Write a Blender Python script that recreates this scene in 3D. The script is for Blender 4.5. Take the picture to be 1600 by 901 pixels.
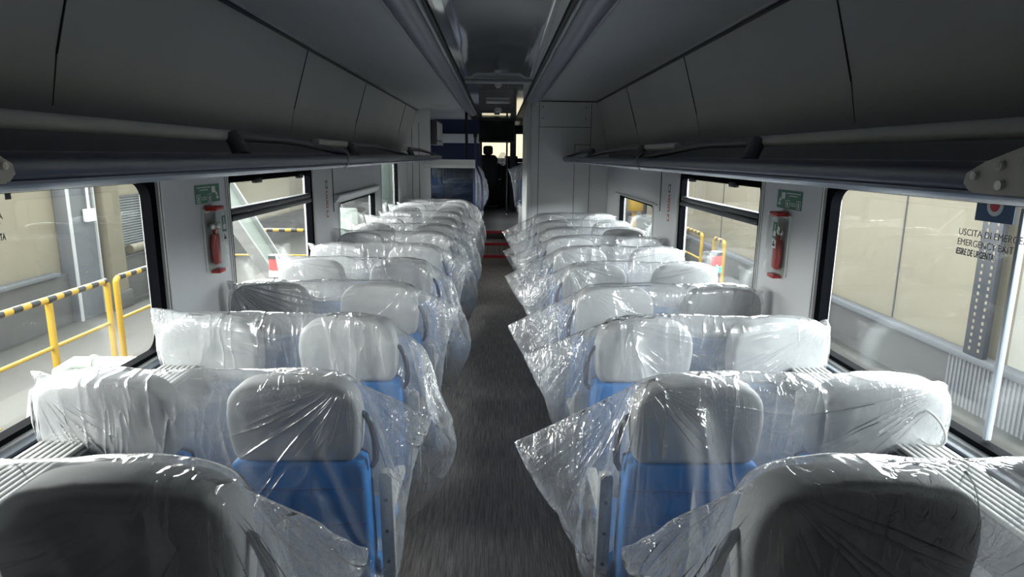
# Interior of a railway coach with plastic-wrapped seats
import bpy
for _o in list(bpy.data.objects): bpy.data.objects.remove(_o)
_C = bpy.context.scene
# ---- camera
import math as _m
cam = bpy.data.objects.new('camera', bpy.data.cameras.new('camera')); _C.collection.objects.link(cam)
cam.location = (0.0, 0.0, 1.80)
from mathutils import Matrix as _Mx
cam.rotation_euler = (_Mx.Rotation(_m.radians(-1.37), 3, 'Z') @ _Mx.Rotation(_m.radians(90-11.7), 3, 'X') @ _Mx.Rotation(_m.radians(0.6), 3, 'Z')).to_euler()
cam.data.lens = 22.5; cam.data.sensor_width = 36; cam.data.clip_start = .02; cam.data.clip_end = 200
_C.camera = cam
# ---- world: bright overcast daylight entering the open hall
_w = bpy.data.worlds.new('daylight'); _C.world = _w; _w.use_nodes = True
_bg = _w.node_tree.nodes['Background']
_bg.inputs['Color'].default_value = (0.93, 0.97, 1.0, 1); _bg.inputs['Strength'].default_value = 1.5
# ---- unseen fill lamps, added high along both hall walls to light the coach interior
def fill_light(name, loc, rot, sx, sy, power, col):
    l = bpy.data.lights.new(name, 'AREA'); l.shape = 'RECTANGLE'; l.size = sx; l.size_y = sy; l.energy = power; l.color = col
    o = bpy.data.objects.new(name, l); _C.collection.objects.link(o); o.location = loc; o.rotation_euler = rot
fill_light('fill_left', (-6.85, 7.0, 3.1), (0, _m.radians(-86), 0), 2.3, 27, 3600, (1, .98, .95))
fill_light('fill_right', (5.15, 7.0, 3.1), (0, _m.radians(86), 0), 2.3, 27, 3300, (.96, .98, 1))
# ---- exposure
_C.view_settings.view_transform = 'Standard'; _C.view_settings.look = 'None'
_C.view_settings.exposure = 0.92; _C.view_settings.gamma = 1.0; _C.view_settings.use_curve_mapping = False
_C.cycles.transparent_max_bounces = 48; _C.cycles.max_bounces = 10; _C.cycles.diffuse_bounces = 5
_C.cycles.glossy_bounces = 4; _C.cycles.sample_clamp_indirect = 6.0; _C.cycles.caustics_reflective = False

import bpy, bmesh, math, random
from mathutils import Vector, Matrix
PI = math.pi
COL = bpy.context.scene.collection

# ------------------------------------------------------------------ mesh helpers
def box(bm, x0, x1, y0, y1, z0, z1, bev=0.0, seg=2):
    c = Vector(((x0+x1)/2, (y0+y1)/2, (z0+z1)/2))
    m = Matrix.Translation(c) @ Matrix.Diagonal((abs(x1-x0), abs(y1-y0), abs(z1-z0), 1))
    r = bmesh.ops.create_cube(bm, size=1.0, matrix=m)
    if bev > 0:
        es = set()
        for v in r['verts']:
            for e in v.link_edges: es.add(e)
        bmesh.ops.bevel(bm, geom=list(es), offset=bev, segments=seg, profile=0.5, affect='EDGES')

def obox(bm, c, size, rot, bev=0.0):
    """box with a rotation (Euler tuple)"""
    from mathutils import Euler
    m = Matrix.Translation(Vector(c)) @ Euler(rot).to_matrix().to_4x4() @ Matrix.Diagonal((size[0], size[1], size[2], 1))
    r = bmesh.ops.create_cube(bm, size=1.0, matrix=m)
    if bev > 0:
        es = set()
        for v in r['verts']:
            for e in v.link_edges: es.add(e)
        bmesh.ops.bevel(bm, geom=list(es), offset=bev, segments=2, profile=0.5, affect='EDGES')

def tube(bm, pts, r, n=10, closed=False):
    pts = [Vector(p) for p in pts]
    rings = []
    N = len(pts)
    up = None
    for i, p in enumerate(pts):
        if closed: d = (pts[(i+1) % N]-pts[i-1])
        else: d = pts[min(i+1, N-1)]-pts[max(i-1, 0)]
        d.normalize()
        if up is None:
            up = Vector((0, 0, 1)) if abs(d.z) < .9 else Vector((1, 0, 0))
        a = up - d*up.dot(d); a.normalize(); b = d.cross(a); up = a
        rr = r[i] if isinstance(r, (list, tuple)) else r
        rings.append([bm.verts.new(p + (a*math.cos(2*PI*k/n)+b*math.sin(2*PI*k/n))*rr) for k in range(n)])
    M = N if closed else N-1
    for i in range(M):
        A, B = rings[i], rings[(i+1) % N]
        for k in range(n):
            bm.faces.new((A[k], A[(k+1) % n], B[(k+1) % n], B[k]))
    if not closed:
        bm.faces.new(rings[0][::-1]); bm.faces.new(rings[-1])

def cyl(bm, p0, p1, r, n=16): tube(bm, [p0, p1], r, n)

def rrect(w, h, r, n=6, cx=0, cz=0, rb=None):
    """rounded rectangle outline in (x,z); rb = bottom radius"""
    rb = r if rb is None else rb
    out = []
    for (sx, sz, a0, rr) in ((1, 1, 0, r), (-1, 1, 90, r), (-1, -1, 180, rb), (1, -1, 270, rb)):
        for k in range(n+1):
            a = math.radians(a0 + 90*k/n)
            out.append((cx+sx*(w/2-rr)+rr*math.cos(a), cz+sz*(h/2-rr)+rr*math.sin(a)))
    return out

def slab(bm, outline, y0, y1, e=0.02, lean=0.0, zref=0.0, seg=4, dome=0.0, domeb=0.0):
    """solid with outline in XZ between planes y0<y1, rounded edges of radius e; lean = dy/dz"""
    cx = sum(p[0] for p in outline)/len(outline); cz = sum(p[1] for p in outline)/len(outline)
    hx = max(abs(p[0]-cx) for p in outline); hz = max(abs(p[1]-cz) for p in outline)
    prof = []
    for k in range(seg+1):
        a = PI/2*k/seg
        prof.append((e*(1-math.sin(a)), y0+e*(1-math.cos(a))))
    for k in range(seg+1):
        a = PI/2*(1-k/seg)
        prof.append((e*(1-math.sin(a)), y1-e*(1-math.cos(a))))
    full = []
    for q, d in ((.35, dome), (.7, dome*.6)): full.append((q, y0-d))
    full2 = []
    for q, d in ((.7, domeb*.6), (.35, domeb)): full2.append((q, y1+d))
    rings = []
    def ring(sx, sz, y):
        R = []
        for (x, z) in outline:
            X = cx+(x-cx)*sx; Z = cz+(z-cz)*sz
            R.append(bm.verts.new((X, y+lean*(Z-zref), Z)))
        return R
    for q, y in full: rings.append(ring(q*(1-e/hx), q*(1-e/hz), y))
    for ins, y in prof: rings.append(ring(1-ins/hx, 1-ins/hz, y))
    for q, y in full2: rings.append(ring(q*(1-e/hx), q*(1-e/hz), y))
    n = len(outline)
    for A, B in zip(rings[:-1], rings[1:]):
        for k in range(n):
            bm.faces.new((A[k], A[(k+1) % n], B[(k+1) % n], B[k]))
    bm.faces.new(rings[0][::-1]); bm.faces.new(rings[-1])

def mesh_of(bm, name, smooth=True, angle=38):
    bmesh.ops.recalc_face_normals(bm, faces=bm.faces[:])
    me = bpy.data.meshes.new(name)
    bm.to_mesh(me); bm.free()
    if smooth:
        try:
            me.polygons.foreach_set('use_smooth', [True]*len(me.polygons))
            me.set_sharp_from_angle(angle=math.radians(angle))
        except Exception: pass
    return me

def obj(name, bm, mat, parent=None, smooth=True, angle=38):
    me = mesh_of(bm, name, smooth, angle)
    o = bpy.data.objects.new(name, me); COL.objects.link(o)
    for m in (mat if isinstance(mat, (list, tuple)) else [mat]):
        if m: me.materials.append(m)
    if parent: o.parent = parent
    return o

def BM(): return bmesh.new()

# ------------------------------------------------------------------ seat shapes (local: aisle side = -x, camera side = -y)
SX = 0.285          # half distance of the two seats
LEAN = -0.10        # dy/dz : top leans towards the camera
def headrest_outline(cx):
    pts = []
    W = .203; z0, z1 = .885, 1.16
    for (x, z) in ((W-.012, z0+.02), (W-.004, z0+.07), (W, z0+.13), (W-.002, z0+.165)):
        pts.append((x, z))
    n = 8; r = .10
    for k in range(n+1):
        a = math.radians(90*k/n)
        pts.append((W-.006-r+r*math.cos(a), z1-.008-r*.85+r*.85*math.sin(a)))
    pts.append((.05, z1))
    half = pts
    left = [(-x, z) for (x, z) in reversed(half)]
    bot = [(-W+.03, z0), (-.07, z0-.002), (.07, z0-.002), (W-.03, z0)]
    return [(cx+x, z) for (x, z) in half+left+bot]
def headrest_bm(cx):
    bm = BM(); slab(bm, headrest_outline(cx), 0.0, .105, e=.022, lean=LEAN, zref=1.16, dome=.006, domeb=.02); return bm
def back_outline(cx):
    W = .213
    return [(cx+x, z) for (x, z) in ((W-.03, .34), (W-.01, .36), (W, .5), (W, .75), (W-.008, .87), (W-.03, .882), (-W+.03, .882), (-W+.008, .87), (-W, .75), (-W, .5), (-W+.01, .36), (-W+.03, .34))]
def back_bm(cx):
    bm = BM(); slab(bm, back_outline(cx), 0.004, .105, e=.018, lean=LEAN, zref=1.16, dome=.004, domeb=.02); return bm
def cushion_bm(cx):
    bm = BM(); box(bm, cx-.22, cx+.22, .15, .60, .36, .46, .03, 3); return bm

BAGS = [
[-401,12,14,13,12,15,13,13,14,14,12,15,14,14,14,19,15,16,16,15,16,15,16,15,16,16,15,16,15,16,15,16,15,13,15,15,17,15,11,25,17,12,15,11,12,2,11,6,-5,0,1,0,-2,0,0,1,-2,3,0,-1,-3,0,-2,3,3,-3,1,0,0,0,1,0,-1,0,0,1,-1,1,-1,1,2,0,2,-2,0,-4,
0,-2,6,-2,0,-3,8,-7,4,0,1,-3,2,-1,1,1,-2,2,-3,-2,0,2,2,0,-3,-1,1,0,0,0,-1,0,-1,1,1,-1,0,0,-1,1,-1,1,0,1,-1,0,5,-4,-6,8,-1,2,3,-8,-4,6,-2,-3,3,-2,2,0,0,-1,0,1,2,-1,2,0,-4,0,-3,2,-1,-1,1,0,-1,1,-1,0,0,0,0,1,-1,0,-1,1,-2,2,-1,5,-12,7,
-2,3,1,-9,-5,1,5,0,1,-1,1,-1,0,-3,2,0,2,-3,3,-3,-1,2,-2,0,-2,1,0,-1,0,1,-1,0,0,0,0,0,-1,1,0,1,-1,-1,-1,2,-2,9,-6,-4,-2,4,4,1,4,7,-3,0,0,0,1,-2,4,-2,-1,-3,3,-1,1,-1,0,-1,-1,0,-1,0,1,0,-1,0,1,-1,0,0,0,1,-1,0,0,0,1,0,-1,0,-2,6,-4,2,-3,
3,0,-2,7,-3,0,0,1,-1,2,-2,0,1,1,-1,1,-2,1,-2,-1,-1,0,0,0,-1,0,0,1,-1,0,0,0,0,-1,1,0,0,0,-1,1,0,0,0,-1,-1,0,2,-1,2,-3,9,-5,1,0,-1,3,-3,0,1,1,0,0,-1,-1,-1,0,1,-3,-1,0,0,0,1,0,-1,0,0,0,0,0,0,0,0,-1,0,1,-1,0,1,-1,0,0,0,1,0,1,0,12,-7,2,
0,1,-5,3,-1,0,-2,0,1,0,0,1,-2,0,1,-3,0,-1,1,-1,0,0,0,0,0,0,0,0,-1,1,0,0,-1,0,1,-2,1,0,0,0,-2,3,-1,0,-5,11,-2,1,-1,3,-1,-1,1,-1,1,0,-2,-1,0,1,-1,-1,-1,-1,1,-1,0,0,0,0,0,0,0,0,0,0,-1,0,1,0,0,-2,2,0,0,0,-1,1,0,0,-1,1,5,0,0,0,0,-5,3,-2,
3,0,-1,0,1,-3,1,-1,-1,1,-1,-1,0,0,0,0,0,1,-1,0,0,-1,1,0,0,-1,0,0,1,0,-2,1,-1,2,-1,-1,7,-7,2,2,1,0,1,-5,3,1,3,-3,0,0,-3,4,-1,-2,1,-4,2,-2,2,-1,-1,1,-1,0,-1,1,-1,0,1,0,0,0,0,0,0,-1,-1,2,-1,1,-1,-1,2,-1,5,2,5,-1,-1,-4,4,0,-1,0,1,0,-1,
0,-1,-1,-3,2,3,-1,-2,-1,0,1,-1,0,1,0,-1,0,0,0,-1,0,0,0,0,0,1,0,-1,0,1,0,1,0,0,0,3,1,1,1,0,-5,4,1,-4,2,0,0,-1,0,-5,3,1,-1,1,-1,-1,0,0,0,1,-2,1,0,0,0,0,0,0,0,0,0,0,-1,0,0,1,-2,1,2,0,-3,5,3,0,4,-2,-2,4,0,-2,2,0,-2,1,-1,-8,6,-1,0,0,-2,
2,-2,1,-1,0,0,0,0,0,0,0,0,1,-2,1,0,0,-1,1,-1,0,-1,2,0,-2,4,-1,-3,3,4,-4,1,-2,3,-1,-1,0,0,1,-2,-2,4,-5,2,1,0,0,-2,0,0,0,0,0,1,-2,1,0,0,0,-1,1,0,0,0,1,-1,0,-1,1,-1,2,0,-2,2,1,3,3,1,-8,4,0,-1,2,2,-2,1,-5,6,-7,1,2,1,-2,2,-3,3,-3,1,-1,0,
0,0,0,0,-1,0,1,0,0,-1,1,0,0,-1,0,0,1,-3,1,2,1,-2,3,4,-2,-4,5,-2,2,-1,0,1,-5,6,-7,0,5,-3,-2,4,-4,1,-3,3,-1,0,0,0,0,0,0,0,1,-1,1,-2,1,0,0,0,0,-2,0,0,2,0,2,0,0,5,1,-12,7,2,1,0,1,0,-1,1,-2,-4,6,-6,2,0,1,0,0,1,-3,0,1,-1,-1,1,0,0,0,0,-1,
0,2,-1,-1,1,0,1,-1,0,0,-1,-1,0,2,-2,3,-6,2,7,-1,0,2,-2,1,-3,4,-5,4,-6,2,0,-4,1,4,-2,-1,0,0,0,0,1,-1,0,0,0,-1,0,1,-1,1,0,0,0,2,0,-3,-2,1,3,-1,0,1,4,-7,6,0,0,2,-1,1,-2,3,-4,-2,1,-1,1,1,2,0,-2,0,-1,-1,0,0,0,0,1,-1,-1,1,0,1,-1,-1,1,-1,
-1,1,1,1,-1,0,0,-3,2,0,1,4,-1,1,0,0,-1,0,1,0,-1,2,-2,-4,1,1,0,-2,2,-1,2,-1,0,-1,0,0,0,-1,1,1,-1,0,0,-1,1,0,1,0,0,-1,3,-4,1,-2,2,0,0,0,5,-2,0,1,2,0,1,-2,1,0,-4,-1,3,-3,1,1,2,-3,-4,3,2,-3,0,0,0,0,0,0,0,0,0,0,0,0,-1,1,-1,0,0,1,2,-3,2,
0,-2,2,-2,5,-3,3,0,-2,4,-4,3,-1,-1,-3,-2,-3,4,2,-1,-1,2,3,-3,-3,1,1,-1,1,-1,0,0,-1,1,-1,-1,2,-1,1,-1,1,-1,1,0,3,-6,0,0,2,2,0,4,-2,2,1,1,0,1,-2,0,-1,-6,2,3,-2,0,0,5,-5,-1,3,-1,0,0,-2,0,0,0,0,0,0,0,-1,1,0,0,-1,1,0,-1,1,2,3,-11,1,1,3,
1,7,-3,2,-1,0,-1,1,1,0,-9,7,-2,-4,3,1,0,-2,1,1,2,-3,0,-2,2,-1,0,1,-1,0,-1,1,1,-1,0,0,0,-1,1,-1,1,-1,6,-5,-2,1,0,2,-3,7,0,2,-2,0,0,-1,0,3,-9,5,2,-3,0,1,-1,0,3,-7,4,0,0,0,-1,1,-1,0,0,1,-1,0,-2,2,-1,1,0,0,1,-3,4,2,-1,0,-4,6,-3,2,1,2,-3,
4,-3,1,0,-1,-3,-1,-2,0,4,0,0,0,-2,-1,7,-5,1,0,0,-1,0,0,0,1,-1,-1,1,2,-3,1,0,0,0,0,0,-2,0,14,-33,14,4,-2,3,2,-1,3,-2,0,1,0,-3,-2,0,-2,3,-1,0,-1,1,4,-2,-5,4,1,-2,-1,1,-1,0,1,-2,1,1,-1,-1,2,0,-1,0,0,0,0,-1,0,0,0,-8,9,8,3,1,0,1,0,1,-2,
0,-3,-4,3,4,-7,5,-1,0,0,-1,1,-3,4,-3,2,-1,1,0,0,-2,3,-1,0,0,-1,-1,0,0,0,0,0,0,0,0,1,-1,0,1,10,8,-3,0,-1,1,-1,1,-1,-4,5,-4,-3,2,2,-1,2,-4,2,-5,6,-3,4,-2,0,-1,0,0,1,-2,-1,2,0,0,0,-1,2,-1,1,-1,0,1,-3,1,8,-6,-4,-4,6,-1,-1,1,0,-1,0,0,-5,
3,-1,1,-1,-1,1,0,-1,1,1,0,0,-4,4,0,0,-2,1,-1,1,1,-2,-1,1,1,0,-2,1,-1,1,0,-5,1,3,1,-3,1,3,4,0,3,-4,-1,3,0,-2,0,-1,4,-4,-1,-1,1,0,1,-3,1,2,-1,2,-4,0,-1,3,-1,1,-1,-1,0,1,-1,0,1,0,1,-1,-1,-4,5,-2,-2,7,2,-9,-5,7,-2,-2,4,-1,-1,1,-7,7,-9,
1,0,5,-1,0,-2,-1,3,1,-3,2,-1,0,1,1,-3,0,0,-2,2,-1,0,2,0,-1,-1,1,0,-4,0,-3,5,-3,14,-10,0,1,7,-3,-2,1,2,1,-3,2,-7,7,-6,2,3,-3,0,-1,3,-3,4,-1,-3,2,1,-4,1,0,0,0,2,-2,1,-1,0,-1,-1,3,-3,-4,-1,2,3,0,1,-14,13,-6,5,7,-2,1,0,-3,-1,0,0,5,-9,7,
1,-8,3,0,-1,1,2,-2,-1,2,-3,2,3,-3,-1,0,0,0,-1,0,2,-2,1,0,-1,-3,0,2,4,-3,0,-12,11,-2,2,-2,9,-4,0,0,0,-1,-2,6,-11,7,-7,-1,8,-2,0,2,-5,-2,3,-1,2,4,-6,1,-1,1,0,1,-2,2,0,-2,1,-1,0,-2,-1,2,1,-1,-1,-2,3,7,-15,-3,11,6,0,-1,-1,2,0,3,-10,2,-3,
1,5,-6,3,0,0,0,0,-1,3,1,-4,2,-1,0,1,-2,-1,3,-1,-2,1,0,-1,0,-4,3,1,1,-2,2,-5,3,0,-2,3,-2,7,0,-3,-2,2,1,0,-5,3,-3,1,-3,3,0,-1,0,4,-4,2,1,-6,2,2,-1,1,-1,0,1,-3,0,3,0,-1,1,-4,0,0,-1,2,-1,3,-5,5,-3,2,-8,4,2,-2,3,1,-2,1,-1,0,0,3,-5,-3,-2,
0,-3,2,-1,1,1,-1,1,0,0,-1,-1,1,-1,0,-1,1,-3,-1,2,2,-2,1,0,2,-5,1,3,-1,-3,-4,11,3,1,-2,-1,1,-2,4,-2,1,-2,0,-1,2,1,-2,-1,-1,-1,-1,0,0,-1,0,0,0,-1,0,0,0,-2,1,1,1,-2,4,-3,0,3,-4,-2,0,1,3,-2,-2,-1,2,-2,3,-2,2,-4,1,1,-4,1,2,0,0,1,-5,0,-1,
0,0,-1,1,0,0,0,0,-2,-1,1,1,1,0,-1,0,-2,1,0,1,-1,-1,1,-1,1,3,1,0,-3,5,-2,0,-2,3,-1,-2,-1,0,3,0,-2,0,-1,-1,0,-1,0,0,0,0,0,0,-2,2,1,-1,0,-1,0,0,1,-1,0,0,-3,2,-1,0,2,-1,-1,3,3,-1,-2,-5,0,2,0,-1,-3,3,2,-1,0,2,-4,0,-1,0,-1,0,0,-1,0,0,0,2,
0,0,0,-1,0,0,-1,-1,1,-1,0,0,-1,1,-1,-2,2,1,1,-2,4,-1,-6,2,0,-3,3,-2,4,1,1,-1,-2,-1,-1,-1,1,-3,0,0,0,0,0,0,0,0,0,0,-1,-1,0,1,0,0,-2,0,0,0,0,-1,2,0,-2,1,2,-2,-5,-1,0,-1,4,-3,3,-1,1,-1,1,-1,-2,0,0,-1,-3,1,-1,1,0,0,0,0,0,0,-2,1,0,0,0,0,
-4,3,0,-1,-1,1,-1,0,1,1,-1,-4,-3,-2,1,0,3,-2,-1,3,0,-1,0,0,-1,-3,2,2,-7,7,-7,1,-1,0,0,0,0,0,0,0,0,-1,1,0,-1,1,-2,-1,1,0,0,0,-1,0,2,0,1,-2,4,7,1,0,-4,5,-1,1,1,-1,-2,-4,1,1,2,5,-10,1,-1,0,0,0,0,0,-1,0,0,0,1,-1,-1,0,-1,1,-1,0,1,-3,2,-1,
2,-1,0,-6,4,0,6,2,-6,6,0,-1,0,-1,2,-2,-1,-2,3,-1,0,1,-3,-2,-1,0,0,0,0,1,-1,0,1,-1,-1,1,-2,0,0,0,1,-1,0,0,0,0,2,-1,1,-1,4,-1,-2,3,1,0,1,-1,-1,-1,-2,-4,5,-1,1,1,4,-5,-3,-1,0,0,0,-1,0,1,0,-1,-1,1,0,-3,2,-1,0,0,-1,1,-1,2,-2,0,3,2,1,-1,
2,-1,4,-3,-1,-1,-1,2,-1,-2,-1,3,0,0,0,4,-1,-5,-2,-1,0,0,1,0,-1,0,1,-2,0,0,-2,1,-1,2,-1,0,1,0,-2,2,1,0,0,1,1,0,3,-2,0,-2,1,1,-1,-2,-2,1,2,0,-1,1,1,4,-2,-5,-1,-1,0,-1,0,1,0,-1,-1,0,0,-1,1,-1,0,1,-3,2,1,-1,-1,2,1,0,3,2,-1,-3,2,-5,4,2,
-1,-1,-3,-6,7,1,0,0,0,0,6,-1,-3,-6,-1,0,1,-1,0,0,1,-2,1,-2,0,0,0,-1,1,3,-5,2,-1,1,2,0,0,2,-1,1,4,-6,5,-1,-4,2,0,-10,6,3,0,0,0,0,0,2,4,2,-9,-3,-1,0,1,-1,0,0,0,-1,-2,2,0,-1,1,-1,0,0,-2,2,-1,0,2,2,1,2,-1,-3,0,1,2,-1,-1,-4,0,2,2,-2,0,1,
-1,2,0,3,-1,2,-6,-3,0,-1,1,0,-1,-1,0,-2,0,-1,1,0,0,2,-1,0,-1,1,3,-3,2,-2,2,-1,0,3,1,-6,2,0,-5,0,4,-1,2,0,-1,1,-1,2,4,-3,2,-2,-4,-3,1,-1,0,1,-1,-1,-4,5,-2,1,0,0,-2,0,1,1,0,-2,4,-2,3,0,1,-1,1,-1,2,-5,-2,-6,5,4,2,-2,0,0,0,-1,0,1,9,2,-5,
-7,-2,-2,0,1,-1,-1,1,-2,0,0,0,1,1,-4,4,-3,1,1,2,-5,5,1,-3,1,0,0,-2,-7,8,-8,-2,8,2,-1,1,-2,0,0,0,-1,2,0,4,6,-3,-10,-2,0,-1,0,-1,0,-1,0,0,1,-1,0,-1,-1,1,-1,2,-1,0,-1,-1,2,0,1,0,-9,7,-5,-4,7,6,-2,1,-1,0,0,-2,0,0,0,3,-2,7,4,-7,-6,-2,-1,
0,-1,1,-3,1,-1,2,1,-3,-1,3,-2,2,-2,1,0,4,-2,-1,0,1,-8,1,3,-3,-3,9,0,0,0,0,0,-3,2,-1,1,-1,-2,9,-9,8,9,-11,-7,2,-3,-1,-1,-1,1,2,-2,0,-2,1,-1,1,2,-1,-2,2,-2,6,-2,0,-6,-4,10,-1,-10,10,1,-2,1,-2,-4,1,4,-1,-1,-1,0,1,0,6,-10,6,10,-12,-2,-4,
7,-8,0,0,1,1,-2,-3,6,-3,2,1,0,-2,-2,-1,1,0,-4,-3,8,0,0,9,-3,1,-9,-7,1,8,-2,-1,0,3,-2,-2,2,-2,3,0,-6,8,10,-14,-2,-2,-5,5,4,-2,-4,-2,2,1,-1,3,-5,3,-4,6,2,-10,-10,14,9,2,-7,-2,6,2,-11,6,4,-3,-3,2,-4,0,-2,2,3,-1,-8,0,9,-1,-4,-4,13,4,-9,
-9,-1,-7,10,3,-6,5,0,3,-3,3,-1,4,-7,-6,-4,-5,-9,10,-5,4,6,4,9,-5,0,1,-1,-1,-2,2,-2,-2,1,-1,-10,10,-9,-1,11,-12,6,-2,0,3,-2,-2,-4,-9,13,6,-3,0,0,2,-1,-4,0,1,10,-5,3,-16,1,19,-8,-5,2,0,12,0,-7,3,-9,2,1,2,0,-1,-1,3,-11,3,5,-13,13,4,-5,
2,-6,9,-6,-7,-9,-15,30,3,2,0,-2,-2,4,3,11,5,-6,-3,5,7,-6,4,-3,0,-2,4,0,5,-8,6,-5,-1,0,-1,-7,0,7,1,-6,1,3,-5,-3,8,0,3,-1,-1,-5,2,-8,5,3,1,0,4,-1,1,4,10,-3,2,1,22,-18,-2,3,3,-5,1,0,2,2,-2,-2,1,-5,-4,-3,5,0,0,1,-3,0,8,-6,3,1,-8,8,-1,4,
10,5,11,-29,-3,-3,2,0,3,-3,2,27,0,7,15,-21,5,-4,2,0,2,1,-1,-1,-7,11,-3,-7,4,-4,3,2,-7,0,2,0,-7,4,9,6,-16,-4,3,9,7,1,5,-4,-13,1,-3,0,-2,3,6,-6,-19,-1,17,-8,2,-8,1,-4,0,-3,-1,2,0,4,-3,3,-1,3,-10,4,-7,9,-7,2,1,-2,0,-4,-4,10,8,-6,-7,2,
3,-2,-13,9,2,3,-5,3,0,-6,5,-12,-1,-5,7,0,0,-2,4,-1,0,2,-3,1,-1,3,1,-6,-13,7,-2,7,-6,1,4,7,-7,-3,-2,1,3,-3,-6,-1,3,-6,-1,15,-1,-3,0,5,-4,-1,-1,-1,-3,0,-2,2,7,-4,-2,4,-2,0,1,1,1,2,-3,11,-7,1,-7,-4,2,-2,3,-8,8,4,-9,-2,0,-9,-1,0,4,1,3,
1,1,0,1,0,-2,2,-2,0,-1,-4,0,0,-4,-1,5,0,-3,6,-2,-2,-3,2,4,24,-16,-1,3,-3,-1,-10,1,0,-10,4,9,0,-7,-2,-8,-3,14,-7,0,2,0,-1,2,-1,-1,2,-2,3,1,-2,-7,-2,-2,-2,2,3,2,-1,-1,4,-3,3,-7,-2,-7,6,17,-8,0,3,-6,5,-18,7,-2,-2,4,8,-13,14,-6,-12,8,2,
4,-5,2,-1,-1,0,0,2,-1,0,-2,-3,-3,-1,2,2,-2,1,1,-4,-1,4,-2,5,-13,-13,16,0,1,7,-9,11,-18,8,6,-12,2,-3,7,9,-5,6,-1,-4,-7,1,5,-4,1,1,0,-1,-1,-2,0,3,5,-4,-3,2,-2,1,2,-1,3,0,-2,0,-3,9,-23,-8,13,6,0,10,-5,-1,5,-2,1,-14,-4,2,0,6,0,12,1,-3,
-11,1,2,1,-1,1,-2,0,0,4,-3,0,1,-3,1,1,0,-3,2,-1,-1,1,2,0,-7,5,-5,-4,4,5,-13,2,17,-4,-6,-7,-6,5,-3,0,2,7,-8,9,-2,7,-6,4,-4,1,1,0,1,0,-3,1,1,1,-4,3,-2,0,1,0,0,1,0,-1,-2,0,6,-2,0,-2,-6,10,-5,1,2,-12,-6,5,-1,-4,1,-3,0,9,-3,9,-5,4,-4,4,
-1,-2,1,-2,0,1,3,-1,67,-5,-2,-5,-6,0,-2,-6,3,-2,-8,1,2,-4,-1,-1,2,-3,5,-2,1,-1,-2,-3,4,1,-4,1,3,-6,6,-2,1,-3,4,0,3,1,-3,4,-3,1,4,-1,6,5,8,-5,-7,-1,0,-1,-4,-3,7,-7,-3,7,-6,1,-2,-5,2,-3,3,-3,-1,2,0,2,5,-8,-1,5,1,-3,6,-8,4,0,6,-3,-5,7,
4,6,-6,5,-6,-4,5,1,7,4,-6,-2,1,-3,1,0,4,-6,1,1,-4,0,-5,4,4,-2,3,-3,-1,5,-3,2,1,-4,6,2,0,-5,0,1,1,1,-5,-4,-1,4,-9,-5,-6,4,-2,8,7,3,3,3,5,-3,-5,-4,5,-2,0,1,0,0,-3,2,5,4,1,1,0,-2,3,-1,-2,0,-4,-2,6,-7,0,-3,2,3,-3,5,-5,6,3,-1,0,-1,-1,2,
-2,0,-3,-2,0,6,0,0,-7,3,2,-4,6,-1,-5,-2,-1,10,-2,5,-3,-5,4,1,-9,3,4,1,0,4,0,-7,8,-3,3,-1,-3,2,-6,5,-4,-3,3,3,-1,1,0,0,-1,2,-3,-2,0,1,-1,-3,-2,-1,1,-4,4,-2,6,6,-8,11,-7,-2,0,-2,-2,1,2,3,-2,1,0,2,2,-2,-1,-1,2,-1,1,1,-4,3,1,-4,-1,1,2,
1,-2,3,-2,0,-1,-2,1,1,-5,2,-5,3,2,-3,6,6,-10,5,0,0,0,-4,2,-3,-1,4,0,2,0,-2,2,0,-2,3,1,-3,1,-1,0,1,-1,0,3,-2,2,-3,1,1,-5,4,1,-3,-1,1,3,-4,-1,4,-2,1,4,7,-12,2,2,0,0,0,0,-3,-2,0,2,1,0,2,1,-5,1,5,-3,-3,4,0,0,-2,1,-2,0,2,0,0,0,2,1,2,-4,
0,0,-2,-1,2,-4,-3,2,5,4,4,-10,-1,3,4,-3,-1,0,-1,-2,-1,0,-1,4,-1,3,-1,1,2,-8,3,3,-1,-4,2,4,0,2,-2,-5,4,-1,3,-3,1,0,0,1,-2,2,1,-3,11,-7,0,1,0,-3,-3,-2,7,-1,-2,1,-3,0,-2,0,-1,2,-1,6,-6,-1,6,-4,5,-2,-2,-2,8,-5,0,-3,-1,4,3,-3,1,0,0,2,0,
-3,0,4,-3,0,2,2,2,2,-2,2,-5,-6,6,3,-2,-1,0,-2,-1,-2,2,-1,1,-1,1,4,3,-6,-1,3,-2,3,0,-4,2,-2,3,-1,-2,0,2,0,1,3,-5,3,0,-2,1,0,-3,4,4,-1,-2,6,-5,-8,4,5,-6,4,0,-2,-2,5,-3,-2,-1,2,-1,4,-5,5,-3,6,-8,4,-3,2,0,1,0,0,2,-2,0,-2,2,1,-1,3,-2,5,
-6,1,-1,4,-3,5,-2,3,-2,-10,5,1,3,1,-2,-2,0,-4,1,-1,-3,5,-2,1,1,2,1,3,-8,5,-1,1,-1,-1,2,-1,-2,-1,3,-2,4,-4,2,3,-2,1,1,0,-3,2,-3,8,4,0,2,-6,2,-6,7,-4,5,-2,-6,1,0,0,-5,3,2,0,0,1,5,-3,0,0,2,-3,1,-4,5,-6,5,0,1,-2,1,-2,3,-1,-1,3,-2,1,2,-1,
-3,3,-2,7,-2,-7,3,-5,1,2,4,0,-4,0,0,2,-8,7,-5,2,1,1,-3,4,-4,4,3,-3,0,-1,3,-4,4,-4,5,-6,5,-2,-3,0,2,1,2,-1,-2,4,-3,1,0,5,0,2,4,-8,-3,6,2,3,-5,-1,1,-4,-4,3,-4,5,2,-2,1,2,-1,4,-6,4,-5,4,-4,3,0,2,0,-4,3,-3,3,1,-4,3,-1,2,3,-4,2,1,-5,0,2,
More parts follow.
